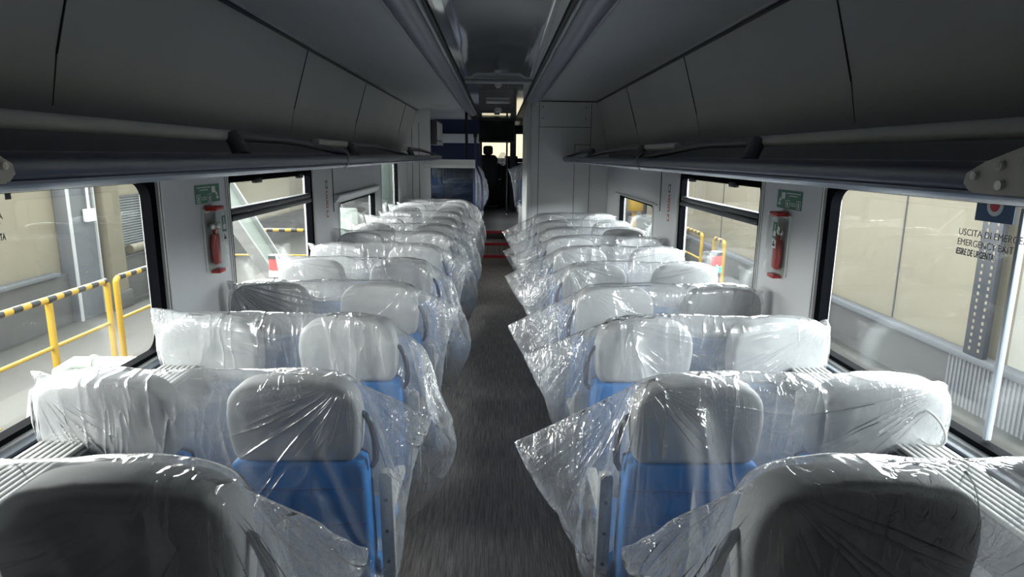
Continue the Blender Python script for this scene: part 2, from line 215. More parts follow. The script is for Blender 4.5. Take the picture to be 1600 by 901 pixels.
7,-1,-4,-9,6,4,3,-5,0,-1,-1,-6,5,-2,-1,6,-5,3,-2,2,-5,5,5,-4,1,-1,5,-5,-2,-1,2,1,0,1,-4,4,-1,-4,3,1,2,1,-3,2,-1,-1,3,2,-2,-3,1,1,7,-7,3,-2,-1,-6,7,-4,0,4,-9,9,-4,3,-1,5,-7,4,-2,3,0,-6,8,2,-6,3,-3,3,-6,3,1,0,-3,0,2,2,0,0,0,1,3,-5,0,
8,-12,2,9,-9,4,-1,-2,-2,2,-2,-1,2,-6,4,3,0,-1,0,-2,7,-3,2,0,-5,4,-4,1,3,-2,1,-2,6,-3,-4,5,-6,1,2,2,2,-1,-1,-2,2,5,6,-9,1,6,-9,7,-4,2,-2,-4,6,-5,2,-3,3,0,4,-1,-3,0,3,-1,0,2,-4,5,0,-3,3,0,-2,-3,3,-2,4,2,-2,-1,-4,1,2,1,0,2,-1,-2,0,-2,
-2,3,-5,10,-4,0,1,-5,7,-4,-4,1,0,0,2,-3,0,3,0,0,2,0,-1,1,0,3,2,-9,3,0,5,-4,-2,3,-5,3,3,-4,-2,2,4,0,-1,-1,-2,5,2,-4,-2,7,-3,0,4,-5,2,-9,3,2,-2,0,3,-1,3,-2,0,0,0,1,1,1,4,-3,-4,0,8,-6,0,-2,2,1,-1,4,-4,1,-2,-4,1,4,1,0,0,-1,3,5,-4,2,-4,
-1,3,-4,2,0,2,-4,0,1,-1,0,0,-2,3,1,-1,-1,1,2,-2,-1,5,0,-2,0,3,-1,0,-2,2,-6,6,-2,2,0,-6,0,4,1,1,-3,5,0,0,-2,-1,2,3,-2,5,-7,1,-1,-2,-1,-1,0,5,-1,2,-2,-1,1,2,-1,0,3,2,-6,2,4,-8,3,-1,-2,4,-3,6,-7,7,-4,5,-4,-5,0,6,-1,1,-5,3,-5,4,-1,1,1,
3,-10,6,-2,0,-3,1,1,0,-4,10,-8,4,1,-2,1,0,-3,7,0,1,-6,2,3,-1,-1,-2,2,0,-2,0,-1,7,-2,1,-8,0,6,1,-4,4,1,-2,-3,3,2,0,0,0,-1,0,-4,2,0,-2,1,4,-4,3,-1,-1,-1,2,0,4,-3,2,-2,9,-3,-4,-1,2,0,-1,1,-1,-2,1,-4,4,5,-4,-6,2,2,2,-9,8,1,-5,6,-3,4,-7,
7,-5,-1,1,-2,1,1,-1,5,-5,1,0,-1,4,-3,0,1,-2,5,2,-4,-4,7,-1,-5,2,-3,4,0,3,-4,4,-1,-2,7,-9,-3,4,5,-1,0,-2,2,-4,8,-9,7,-1,-7,3,-2,1,-1,1,1,-4,5,0,1,0,-4,4,-2,1,0,0,0,3,1,-2,-2,1,2,3,-8,5,-3,5,-6,2,2,0,3,-2,-2,0,-9,13,0,-3,2,-3,3,1,-2,
3,-4,1,-1,-1,1,1,2,-3,1,-2,1,3,-3,-1,2,3,-3,6,-6,4,-5,3,2,-3,-2,6,-5,5,-6,7,-3,1,-1,4,-4,2,0,-2,-1,-4,4,2,-5,3,-1,0,0,-4,0,1,2,-3,3,-5,7,-3,1,0,1,-2,4,-4,1,-3,4,5,-8,9,-3,1,1,-3,-3,2,-6,4,-4,5,-2,2,-3,6,0,1,-3,-18,-2,-1,0,3,0,-1,-1,
-1,-2,0,1,0,2,1,-2,-3,6,-1,1,-3,2,-4,4,-1,4,-3,-4,9,-7,-1,3,0,0,0,-1,7,-6,5,-9,4,-2,9,-10,3,-2,6,7,-4,1,4,-1,-2,2,-1,-1,-2,2,-1,0,-1,-1,3,0,1,-2,1,0,-1,4,-6,0,1,3,4,-6,5,1,-4,-2,2,2,1,-8,5,-4,5,-3,12,-14,0,3,5,-1,-11,-4,3,-4,7,2,-5,
-1,-2,1,0,0,0,0,-1,4,-1,-1,2,-2,0,0,-2,5,1,1,-9,1,8,-5,-1,-1,4,-1,-1,-1,2,3,-5,-1,12,-7,-4,-2,4,-4,-2,-10,2,-5,6,-7,3,-1,-1,-3,4,-2,1,-1,0,-1,0,3,1,-2,0,1,0,0,0,-3,-2,11,-3,-2,-3,4,-2,0,4,1,-1,-3,-3,6,7,-3,-13,10,-6,0,12,-13,-6,-4,
5,-6,7,-3,-5,3,1,-2,1,0,0,2,-2,-1,3,-2,2,-2,0,1,-1,-1,6,-1,-2,4,-3,4,-5,4,-3,-1,-3,-2,9,-1,7,2,-17,6,2,5,-4,-7,-4,-4,0,-5,4,-6,4,6,-5,-4,2,1,1,0,-3,2,0,4,-3,-1,1,1,-2,2,-2,-2,3,2,-1,-1,1,-2,0,3,-3,4,1,-1,8,-2,-3,4,-6,-5,13,-3,-15,1,
1,-1,0,-2,-2,0,3,-7,7,0,0,-3,1,3,-2,2,-4,5,0,-2,0,0,-3,5,-1,1,-2,-1,5,-5,4,1,-4,2,-3,9,1,-1,0,-2,-1,0,5,0,-7,-7,-2,-2,-2,-1,-4,3,-4,-3,16,-8,0,0,0,1,-3,3,0,0,0,1,0,-2,-1,3,-1,0,0,-2,6,-4,6,-1,-5,2,0,8,-5,6,-4,-2,2,0,0,4,-2,-8,-2,-2,
-3,-5,8,-7,4,-1,2,-6,3,-1,0,0,-1,2,-1,1,0,-2,2,-1,0,3,-1,-2,1,-1,2,0,3,-4,-2,5,0,2,-3,6,0,2,1,-4,-4,6,3,-5,-8,0,-3,-6,6,-3,6,3,0,-5,11,-8,2,5,6,1,6,3,-1,-2,1,-4,1,-2,1,3,-1,-7,-4,7,-1,-10,6,-6,8,7,3,-5,4,-2,-1,5,-5,0,-1,-5,2,-11,3,
5,1,-2,-4,5,8,-1,-3,0,5,-1,1,-2,-1,2,0,3,-2,0,1,2,-5,5,0,-3,-1,-7,6,2,5,1,-9,2,2,-3,0,0,-1,1,0,0,-1,7,-9,2,1,1,-2,5,-10,4,4,9,-1,5,-2,-11,5,0,0,6,-7,1,2,-1,-3,5,-5,6,1,-4,-1,7,-1,-2,-10,5,-1,2,0,-2,1,-1,1,2,-1,-2,0,0,-1,2,-2,3,-2,10,
2,-8,8,2,0,-12,8,-3,1,0,6,-3,2,-5,2,-2,-1,1,-4,7,-6,10,-12,0,-4,10,-2,2,1,-2,4,0,-2,-1,-1,0,0,1,1,-5,0,-1,0,14,2,-6,3,-2,6,-17,4,1,3,-3,9,-3,-1,-1,-4,0,2,-3,5,-2,2,6,-8,6,-2,-6,-1,1,2,-4,4,0,2,-4,0,1,3,0,-2,-1,-2,2,4,7,3,-3,2,5,-3,
-18,4,4,2,-2,1,4,0,1,-2,-3,-1,-1,2,-3,7,-8,5,5,-6,-1,-1,1,0,-1,1,1,3,-3,-2,0,1,2,-2,0,1,-1,-3,9,6,1,1,1,-5,-13,4,5,1,-2,-1,6,0,2,-1,-2,-2,1,-3,0,1,-2,3,-6,3,4,-5,1,1,1,-1,0,4,-1,-3,0,0,0,3,-1,0,0,0,7,8,-2,-1,1,-2,-9,-2,6,1,-1,0,1,6,
-1,-2,4,-7,6,-13,7,-2,1,-1,1,-1,0,-1,-1,2,1,-1,-1,3,1,-1,-3,1,-1,3,0,0,-1,0,-2,0,-1,-1,1,-9,-4,-2,7,0,4,-3,-2,5,0,1,-2,4,3,-7,2,-8,1,3,-4,3,3,-7,2,0,1,0,0,-1,3,0,-2,0,-1,2,2,-1,0,-2,-1,3,10,-2,1,-10,2,-7,4,2,3,-6,2,4,2,-1,1,-6,6,0,
2,-2,-4,-1,-3,3,-3,2,2,-3,0,1,0,1,-1,3,1,-3,-3,2,1,1,0,0,-2,0,0,2,0,-6,3,-6,3,3,2,-1,4,-5,3,-1,5,-4,1,-2,3,0,-1,-1,-4,-1,0,-1,0,-1,2,0,0,1,-1,2,1,-1,-4,1,1,2,1,-1,-2,0,1,0,0,-2,4,-8,-1,7,-1,-1,7,-11,6,1,2,-2,0,-1,1,0,4,0,-1,-4,-4,2,
-3,-1,4,-2,0,-1,2,-1,2,1,-2,-3,2,1,1,0,-1,0,-2,2,1,0,1,-2,-4,4,-2,3,9,-13,4,-1,3,2,0,-4,2,-2,3,1,0,1,-1,-1,-10,7,-2,-2,0,2,0,0,0,1,1,-3,-2,5,-4,5,-2,-1,0,-1,1,0,1,-2,-5,0,1,1,6,-6,2,-3,4,0,4,-6,2,-3,3,-3,4,5,-3,1,-7,1,-6,3,0,0,-1,1,
2,-2,2,0,-3,1,-4,7,-4,4,-2,0,-2,2,0,1,1,-1,0,2,8,-3,-3,-6,3,4,4,-4,0,-3,5,-7,8,-3,2,2,-2,-1,-2,-1,-5,1,1,1,0,0,0,1,0,-3,-1,2,1,1,0,-2,0,-1,2,1,1,-5,-2,0,5,0,-4,2,-1,0,4,2,-1,-6,4,-6,6,-7,9,-1,1,1,0,-1,-6,3,-4,1,-1,0,0,0,3,-1,-4,1,4,
0,-1,0,-4,2,-1,2,1,2,-2,-1,2,8,-8,5,-10,0,7,4,-1,-2,3,-7,4,-2,2,-5,6,3,-1,1,-2,-1,-8,4,-2,1,0,0,-1,2,-2,-2,1,1,0,2,1,-5,1,1,2,-2,2,1,-2,5,-4,7,-7,1,-3,8,1,-4,-3,-5,4,1,-3,6,-1,1,1,2,0,0,0,0,-7,1,-1,1,0,0,0,-3,-1,3,0,2,1,-3,0,0,0,6,
-7,0,-3,1,4,-2,-1,-5,-8,13,3,0,-3,-7,0,-3,4,7,0,0,-4,5,0,0,2,2,-4,-2,-2,1,-2,0,-1,1,-2,-1,3,-1,1,3,-4,0,-1,4,-1,-2,4,0,3,0,4,-8,-9,5,9,3,-4,-10,-1,3,2,2,-3,2,3,0,1,4,-1,1,-3,4,-2,-2,-2,0,0,-1,-1,-2,1,1,0,3,0,-4,0,2,3,-3,-5,3,-2,3,3,
-3,-12,1,8,6,-1,-14,1,0,3,2,-3,9,-4,0,3,-1,-3,9,-3,2,-4,5,-6,3,-5,0,-1,1,-4,2,1,1,3,-2,-4,2,2,3,-6,2,-3,3,2,3,-15,-5,10,5,1,-3,9,-1,2,-10,3,0,-8,-1,-7,6,5,3,4,1,-4,3,-6,6,-3,-3,-10,10,-1,-3,3,0,1,3,-3,-3,1,5,-1,-6,4,1,2,-3,4,-10,11,
-3,3,-5,2,-5,-10,11,6,-9,0,2,-6,9,-12,4,12,3,1,2,-3,4,-8,7,-5,-12,4,1,6,-5,3,5,0,-6,-1,2,3,-3,-1,1,3,5,2,-12,11,-9,19,-10,-5,2,-11,3,-2,-3,0,0,-3,4,3,8,-8,-2,10,4,1,1,-3,2,4,6,-10,-7,-8,-2,21,-8,3,-12,4,7,-1,3,-6,3,0,-1,10,0,-1,5,1,
-4,8,-6,-13,13,-3,-17,2,3,-5,2,3,-9,-1,5,7,-13,9,8,4,-3,2,-5,3,-10,0,6,6,-8,13,-6,-3,-3,6,1,2,-11,4,4,-4,-6,13,-12,1,15,2,1,0,0,-2,1,-2,0,-17,-2,0,-4,13,4,-10,2,-2,-5,2,5,11,-1,-8,5,4,-10,-1,6,0,4,-5,5,-4,-7,2,-6,13,3,-4,-8,8,-3,0,
3,3,-6,1,5,6,-6,7,-1,-14,7,-9,-4,4,2,-2,5,-10,4,-2,0,3,0,7,7,-2,-7,0,3,-2,4,3,-1,-2,-1,1,-1,-7,1,11,1,-1,-5,4,9,-6,-4,2,-5,-1,-3,12,-1,4,-2,-6,2,9,-14,-8,2,2,-3,-3,3,1,-2,0,2,-3,7,19,-10,-3,8,-7,-4,3,2,2,0,2,-4,-4,-1,-12,-3,4,-5,14,
1,-1,-7,3,-1,-4,-3,7,-3,9,3,-7,-12,21,-13,-2,-9,-1,1,0,-1,5,5,-2,2,-5,0,5,4,-5,5,-2,-12,1,6,-5,1,9,4,-7,23,4,-8,4,0,15,-5,-9,0,2,2,-2,-3,10,6,-7,1,-2,-19,13,-12,6,-4,1,-3,0,1,0,2,5,-13,1,9,-1,5,-3,5,3,-7,-4,12,1,-3,3,-1,-5,5,3,-11,
-1,6,12,-3,-12,-2,1,4,4,-3,-2,11,2,-12,-2,-9,10,-6,-2,-1,6,-5,-5,2,2,0,1,8,6,-2,-2,-4,-4,7,5,-9,-6,2,2,-3,6,1,1,-2,7,-6,-3,4,12,-2,-11,-2,-1,-1,4,1,4,-2,4,-3,-1,-5,-1,4,-12,3,10,-10,-2,1,6,4,11,7,-4,-11,6,-12,-6,2,6,-1,-5,-3,-1,-1,
-16,1,-1,0,-4,-6,3,8,7,0,-14,-11,7,7,0,-3,1,0,3,-2,-7,2,0,-1,-2,1,7,-6,-3,2,14,-13,-1,-2,-1,2,3,-1,-4,-1,2,2,3,6,-5,-3,3,2,-1,1,0,-9,3,7,7,6,-4,-16,-5,3,0,7,2,-1,0,-2,3,-5,0,-8,5,-8,6,-2,0,-1,5,-2,-2,0,-1,-1,13,1,2,-1,1,-1,-7,-5,4,
-2,7,-3,3,-5,-2,-3,3,-4,8,8,3,-19,-1,3,-6,5,5,-2,10,-9,-3,14,-9,-12,4,-7,9,-4,3,-2,-1,2,-1,-5,5,-7,6,2,-2,1,1,-2,0,2,3,-3,0,-5,-2,9,0,-6,1,-1,-5,0,10,-9,3,1,0,0,10,-10,0,16,-7,1,-11,0,0,-5,0,-1,5,-1,-4,4,-2,1,3,-4,-3,8,-2,1,-1,1,4,
4,0,-6,5,-1,-8,-2,7,0,-3,7,4,-8,-3,7,-3,-5,12,-11,3,9,1,-7,0,5,-6,-4,3,-6,-4,3,-3,2,-2,5,-6,4,0,3,-3,-1,0,4,2,-4,0,2,6,-8,0,2,3,-5,6,2,-3,-8,2,2,-7,19,-1,-16,17,-2,4,-16,4,7,-5,0,-3,-4,5,-1,-6,-1,-3,0,-1,3,-1,0,1,-1,4,0,1,-1,1,488,
9,6,7,8,5,7,8,7,6,8,5,4,7,6,3,2,1,0,1,4,0,1,1,-2,3,-1,-1,-2,1,0,-2,-1,-6,4,2,1,0,-1,-3,-2,-2,-7,-10,-1,15,-4,-12,4,0,-2,1,1,1,1,-3,3,-4,-1,4,5,2,0,0,1,0,-2,-3,-1,1,-2,0,-2,3,-1,2,-1,-1,4,-1,7,-6,1,1,0,1,1,-1,0,-2,-2,10,-13,-4,-8,-1,
-2,5,-5,4,-3,-4,4,-3,4,4,0,-3,-5,1,3,-4,2,2,-2,1,-3,1,0,1,-5,2,0,0,4,-3,4,0,3,-1,1,2,0,0,2,-1,0,9,-14,-4,3,-10,-1,5,-6,5,-5,3,-1,2,-1,-1,-2,0,-4,-1,2,-2,-2,4,-2,1,-1,2,-1,2,-2,2,2,1,-2,-1,2,-2,-2,-2,1,-2,0,-1,3,0,-5,14,-2,6,-4,4,-9,
-3,-1,2,-2,3,-3,5,-2,0,-2,2,-3,-1,1,-2,2,6,-5,-1,0,1,-1,2,1,0,-1,-3,1,4,-5,2,-3,5,0,-3,-2,1,0,-2,-7,12,-6,4,-2,5,-1,-10,1,-1,0,-1,-1,5,-6,1,1,1,-2,-1,2,0,1,0,-4,1,1,2,-2,-1,-1,2,-3,2,4,-3,-4,5,-4,6,-4,0,2,1,-5,1,-1,4,-2,0,0,2,1,-2,
-12,0,1,2,-1,2,-4,4,-4,1,-1,1,-1,-2,2,-1,1,1,-3,3,-3,3,-1,2,-2,0,1,-1,-2,2,0,2,-2,0,0,-2,0,2,-2,2,2,-1,-1,1,-2,-2,3,-9,-1,-3,0,4,-4,2,1,1,-3,1,-3,3,1,0,-2,-1,0,0,0,2,-3,1,1,-4,6,-2,-4,6,1,-4,1,-3,1,-1,0,2,1,0,0,1,-1,-2,-1,3,0,-3,-3,
-8,0,0,-1,4,-1,-4,1,2,0,0,-1,-3,0,3,-1,2,-1,-3,-1,3,1,-2,1,-2,0,3,-4,-1,5,-3,2,0,0,1,-4,3,-2,3,-1,-2,3,1,-5,2,0,-8,-4,3,-1,2,-2,-2,0,-2,2,0,-1,1,4,-4,0,0,-1,1,2,-2,0,-2,-1,3,1,-1,1,-2,2,-4,3,-2,2,0,1,-1,-2,3,-5,3,0,1,-4,3,1,-1,-13,
2,-1,2,-1,-3,3,3,-1,-4,0,2,0,-4,6,-2,1,-1,-3,-2,3,-2,2,0,0,-1,1,0,1,0,-1,0,2,-5,4,0,1,-3,0,1,1,0,-3,5,0,-4,3,-12,4,0,-1,-3,3,-4,-1,0,4,-2,1,0,0,-4,3,-1,1,0,0,-2,3,-2,1,0,-1,2,-1,1,-2,-1,2,0,3,-2,-5,4,1,0,0,-2,0,2,-2,-2,4,-2,-11,-3,
5,-1,0,-4,4,-1,1,-2,2,0,-5,3,1,0,-1,0,2,-2,1,-2,2,0,-2,2,-3,-2,2,2,3,-6,0,1,1,1,-2,-1,1,0,-1,1,1,-1,0,0,0,-12,3,-2,0,0,0,-1,0,3,-3,-1,1,-1,1,2,-1,-1,-4,4,0,0,1,0,-5,2,-1,3,-1,2,-2,0,2,-3,2,-1,0,0,3,-1,-1,0,2,-2,-2,3,0,-2,-14,3,-2,3,
-3,3,-2,1,-3,2,0,-3,6,-2,0,-2,-1,4,-4,0,0,-2,1,4,-1,-1,-1,3,-4,3,0,-1,2,-5,3,2,-2,-2,2,2,0,-2,-1,4,-2,-2,1,-11,1,2,-5,2,-1,0,-1,4,-3,2,2,-5,0,0,1,2,-3,2,-1,2,-1,-3,0,0,4,-4,2,-1,0,-3,4,-2,4,-5,0,2,0,1,-2,0,0,2,-5,3,2,-1,-13,0,2,-2,
0,0,1,4,-6,6,-5,1,1,3,-2,0,-5,5,-5,2,-3,3,1,3,-2,-5,5,-1,-1,-1,4,-2,1,-2,2,0,-1,2,-2,-1,2,-2,-2,6,-5,-1,3,-10,1,-6,5,-2,1,1,-1,2,-4,2,-2,2,-2,0,0,3,-5,4,1,0,-1,-1,-1,-1,4,-2,-2,4,-3,1,0,0,-2,3,0,0,-4,1,1,-3,2,4,-3,2,-4,-2,-14,5,-1,
-1,-1,3,-2,-3,-1,3,1,0,0,1,-2,-2,-1,4,0,-4,2,-2,5,-2,2,-4,-1,3,-2,0,0,0,3,0,-3,-1,2,2,-3,3,1,-2,-3,1,-2,2,2,-14,1,2,-4,7,-4,1,0,-1,2,-3,0,0,0,2,0,-1,-3,3,0,-2,2,-2,0,1,-2,3,-3,4,0,-2,1,-2,0,3,-2,0,0,1,0,0,0,0,1,0,1,-5,-11,-1,-1,5,-4,
0,2,-3,5,-4,4,-4,0,1,0,0,-2,2,-3,4,0,-2,-1,-1,0,3,-1,2,-4,1,2,-4,4,-3,-2,5,-1,1,-2,1,-4,3,1,-1,2,-3,0,-11,-1,0,-3,1,3,-3,3,0,-3,-1,5,-1,-3,2,-1,2,-3,0,2,-3,1,0,3,-1,0,1,-2,0,2,-3,2,-3,6,0,-5,2,-1,3,-4,2,0,-1,-2,0,0,4,-12,2,-2,3,-2,
-1,1,2,-3,1,1,-2,0,2,-2,0,-2,4,-1,-3,2,-1,0,-3,4,-1,1,-3,2,0,2,-2,3,-2,-3,3,-2,1,-1,5,-2,-1,1,-1,0,-1,0,-12,-3,5,-3,4,-3,0,-1,2,2,-2,0,2,-4,0,-1,4,-3,-2,0,1,4,-3,4,-3,1,-4,5,-4,2,-2,2,-3,1,2,1,0,0,-2,-1,4,-2,-1,3,-6,3,-1,-10,1,-3,1,
-2,3,1,-2,-1,-2,1,-1,0,4,-5,4,-4,4,2,-3,1,-5,5,-4,0,3,0,-2,3,-2,0,0,1,-1,2,-2,-1,-1,4,-1,0,-1,-1,1,2,-2,0,-9,-3,1,-1,0,0,-1,1,0,3,-4,4,-3,-2,3,-1,0,-2,1,3,0,0,-3,1,0,-5,5,-1,3,-3,0,-1,2,2,-3,1,-1,1,2,0,-1,1,-4,1,2,0,1,-14,2,1,0,0,-1,
2,1,-2,-2,4,-6,1,2,-1,-1,4,-1,-1,0,-1,0,2,-1,-1,3,-1,-1,0,-2,4,0,-4,0,0,3,1,0,-3,-1,0,3,1,4,-1,-3,3,-13,2,-2,2,3,-3,-3,2,1,-2,2,1,-1,-2,4,-3,0,-1,0,1,0,-1,2,-2,0,2,-2,0,-2,4,-4,1,2,-3,4,-2,-2,2,-1,0,4,-1,8,-10,3,3,-6,-12,-1,2,-1,0,
2,-1,-2,-1,4,-3,0,1,3,-5,1,-1,0,1,0,1,2,-5,5,-2,0,-3,4,1,-1,1,0,-3,3,-2,-1,1,-2,3,0,-3,0,1,0,-2,4,14,-9,-3,2,0,-2,1,2,-1,0,-2,-2,2,3,-6,3,0,2,-3,2,-2,0,2,-2,-1,1,-2,5,-1,-4,-1,1,3,3,-2,-4,1,3,-1,-1,-2,2,1,-3,2,1,5,-40,-12,1,-1,-1,-1,
3,-3,2,0,-1,2,-2,0,0,1,2,-2,3,-4,0,0,-2,5,-2,3,-3,-2,0,1,4,-3,-1,-1,2,3,-3,-1,-1,1,4,0,-2,-2,0,8,-5,-5,-12,3,-2,2,1,-5,4,-3,1,2,-2,-1,0,2,-1,-4,-1,1,4,1,-4,2,0,1,-3,3,-2,2,0,-1,0,1,-2,-1,-2,5,0,2,-2,-4,3,4,-5,1,0,4,-2,-8,-7,2,-1,1,
2,0,-2,0,1,0,3,-3,1,-2,2,0,2,-5,2,0,3,-6,1,3,-2,2,-1,0,-1,4,-3,1,-3,4,-1,-2,1,0,6,-5,-3,4,1,2,0,0,-12,1,0,2,-1,-3,0,2,0,-3,4,-3,0,-1,3,0,0,-2,2,-1,3,-4,4,0,-1,-3,1,-2,2,-2,-2,4,-2,1,-2,-1,2,0,6,-5,4,-2,-1,4,-3,-1,5,-11,0,2,-1,-3,2,
-2,3,0,0,-2,0,-1,2,-3,2,1,-3,2,0,-3,2,0,-3,2,3,-2,2,0,-1,2,-4,1,3,2,-3,0,3,-1,3,-9,3,5,8,-10,1,3,-9,1,-3,2,-3,2,-2,-1,0,-1,3,-1,4,-5,2,-2,-2,6,-3,1,3,-4,-2,2,-1,2,-2,1,-3,4,-4,2,3,-3,-2,2,4,1,-3,-3,5,-3,9,-4,-5,2,-1,-12,1,-3,0,3,-1,
4,-1,-1,2,-6,3,-3,3,1,0,-1,-3,0,0,1,-1,4,-2,-2,2,1,-4,5,-3,3,-3,1,1,2,-2,4,-3,1,-1,-3,2,4,-5,13,-7,-3,-6,-5,1,-1,3,1,-2,-1,-3,0,3,-1,-1,1,-2,-1,2,1,-2,0,1,0,0,2,1,-5,2,2,-4,1,-2,4,-3,3,-2,7,-5,-1,1,-3,2,9,-7,-5,3,3,2,-10,-2,0,1,1,0,
1,-2,0,-2,1,1,2,-4,0,-2,2,0,3,-3,-2,4,0,-4,3,-2,0,0,1,1,0,-2,3,-4,6,1,-1,-1,-2,0,3,-1,-1,0,-2,5,1,-1,1,-3,0,3,-4,2,-3,2,-6,5,8,2,2,1,0,2,-1,-1,-5,-2,-5,0,-1,-2,-3,-2,3,-3,2,6,2,10,-2,-1,-2,0,3,2,1,-1,2,-2,12,-13,-5,0,2,0,-3,7,-7,3,
-4,7,0,-1,-5,-4,0,1,-3,2,1,0,1,4,-1,1,-4,2,4,-5,5,2,-4,-1,-5,2,-1,0,2,-4,2,2,-2,3,13,-12,3,1,-1,2,-3,4,-6,3,1,-1,0,1,-6,1,0,2,1,-2,4,-2,0,-2,-1,-2,3,1,-2,-2,6,-2,-4,2,-1,5,-4,0,4,-3,2,-2,-1,1,-1,1,-1,-2,-1,2,-3,0,-1,5,-3,-1,3,2,-5,
-2,0,4,-2,0,0,-2,-2,0,4,0,0,0,0,1,0,-1,-2,4,-1,-1,-2,2,1,-6,4,-3,2,-3,4,-1,2,0,0,-4,1,0,6,-3,-4,2,2,3,-5,-2,4,-2,-3,1,3,0,-4,0,3,-2,1,-4,3,1,-1,3,-1,0,0,-4,3,-1,0,-1,3,-3,2,-1,0,1,0,1,2,-3,5,-1,-1,-2,1,0,1,-2,-2,-5,3,-4,5,2,-2,1,-3,
0,1,-1,-2,1,2,-2,1,1,-2,0,3,-5,3,0,-3,3,-1,0,1,1,0,4,-3,2,-3,-3,2,2,-2,1,-1,-3,3,-3,-2,-2,5,-2,3,-4,0,1,-3,3,-2,-1,-2,0,1,3,-4,2,3,-1,0,-2,2,-3,4,-1,-5,4,1,-2,2,-2,0,1,1,-2,5,0,-6,-5,2,1,1,-4,0,0,0,0,0,0,1,-6,4,0,5,-5,0,-2,0,1,-3,3,
-1,-1,0,-2,5,-4,3,-2,4,-2,1,0,-1,2,-1,0,2,1,0,-5,3,-3,5,-4,-3,-1,-2,4,-2,-1,0,-3,2,0,5,-4,1,0,3,-3,-2,3,-5,2,2,-3,-1,3,2,-5,1,2,0,-5,6,1,0,-1,-3,2,-2,2,-1,0,3,-3,3,-2,2,-1,-3,4,-7,2,2,-2,2,-4,0,2,1,-3,1,5,-3,-1,-1,-2,5,-5,1,1,-1,-2,
1,5,-2,-4,6,-3,-1,-2,3,0,0,2,-3,3,0,3,0,2,0,-4,-1,3,-1,0,0,-2,2,0,-1,4,-6,2,0,0,0,5,-1,-4,-1,-5,4,-1,2,-1,0,0,0,1,1,-1,-1,-1,1,0,2,-2,2,0,-1,-2,1,3,-4,0,4,-1,-3,-1,4,0,2,-4,-2,1,-2,6,-4,0,-3,5,0,0,-3,3,-1,-5,4,-3,-1,5,0,-3,0,-1,3,0,
-3,0,4,-6,5,2,1,-1,3,-4,2,2,-1,-2,-2,0,0,1,3,-4,0,3,0,-1,-3,0,-1,6,-7,5,2,-2,-5,2,2,-3,1,4,-5,0,0,0,2,-3,1,5,0,-6,5,-1,-1,0,1,-2,3,-4,2,-2,-2,1,6,-3,4,-4,-3,-1,2,1,-3,4,-4,3,-5,4,2,-2,3,-2,-5,1,0,3,-6,3,-1,1,1,0,1,3,-8,3,1,-1,3,-1,
0,0,1,-1,2,0,-3,3,-2,-4,6,-3,-1,2,0,-2,1,2,-4,1,-2,2,0,0,4,-1,4,-4,-6,0,2,2,-3,-1,2,0,0,1,-1,3,-2,2,-1,-1,-2,1,0,2,1,-2,-1,1,-2,1,3,1,-3,0,-1,2,-2,-3,1,0,2,1,-3,0,0,4,3,-3,2,-4,0,-5,-1,4,2,-4,2,0,-1,-3,2,2,-2,0,2,4,-1,-3,0,0,1,-2,0,
-1,4,-3,-4,4,-2,0,1,0,0,-1,-1,0,-3,5,-1,-3,0,5,1,0,1,-7,2,1,-4,1,1,-1,-2,4,2,-3,0,2,1,-2,-2,1,2,1,2,1,0,1,-1,0,1,0,-2,2,-2,-1,1,5,-6,0,1,3,-5,2,0,2,2,3,0,-1,-1,-8,3,2,-2,-3,3,-1,0,-2,5,-4,0,0,5,-3,0,3,0,-3,-1,0,0,1,-2,3,0,-3,-1,0,2,
0,-3,3,1,-2,-3,1,1,0,1,-4,5,5,0,-3,1,-7,1,0,2,-2,3,-2,-2,0,2,-2,4,-3,0,3,-1,0,4,-3,-1,1,0,1,-1,-1,-1,-3,4,-2,5,-7,2,-4,4,-1,1,-1,3,-5,3,1,1,2,4,-5,-2,-5,-1,0,1,0,1,2,-3,3,5,-8,3,2,-2,-2,3,0,0,-3,0,1,1,-2,2,1,0,-3,0,-1,3,0,1,-6,3,-3,
-3,5,-2,2,-1,3,-1,1,6,-5,0,-1,-1,-1,0,-1,3,1,-5,-3,9,-2,-1,-4,6,-2,-5,7,2,-5,3,-1,4,-8,0,3,2,1,1,0,-1,-9,6,-2,-1,2,-2,4,-1,-4,2,4,2,-3,7,-7,-1,-2,8,-11,1,-2,1,5,0,4,-7,0,5,-3,2,1,-3,-3,4,7,-2,-8,8,-6,-2,7,-4,-1,6,-6,2,-7,4,2,0,-6,5,
-3,-1,3,1,-4,2,4,7,-12,-1,1,6,-3,3,1,-6,4,-5,3,-2,0,1,-2,0,4,0,-4,11,-2,5,-8,10,-9,-4,4,0,-4,3,14,-5,-8,9,-6,-4,-3,0,5,-3,-5,4,-2,0,0,10,1,-10,-8,13,4,-3,2,-6,-1,-3,3,-1,-2,-2,1,-2,-4,4,-1,12,-10,4,-2,7,-6,-2,5,-4,-2,3,12,-7,-4,12,
-7,-3,0,10,-7,-5,-7,3,-5,0,0,-2,8,0,-13,8,7,-1,1,2,-1,-3,-1,-3,3,-3,-2,7,6,-32,24,8,0,2,2,4,-5,-3,1,-7,-3,1,17,-1,-3,9,-1,0,-5,-9,0,4,-9,-5,2,0,0,-13,17,-12,6,0,10,-29,25,2,1,-2,4,-3,0,-7,18,-12,-13,-39,11,16,27,-1,1,2,-6,7,5,-15,4,
-1,5,-3,-2,13,9,-12,0,0,2,0,-3,-10,-4,-2,10,-9,-1,-25,-11,-8,48,-28,-9,-13,1,58,-2,-1,4,-1,-13,17,9,-16,-15,-3,13,20,4,-4,-9,12,2,-12,1,-2,-1,17,-4,-3,1,0,1,-1,4,0,0,-3,-5,-12,3,6,-3,9,-2,-15,-10,12,7,-1,-57,4,27,23,-5,12,2,-7,10,-6,
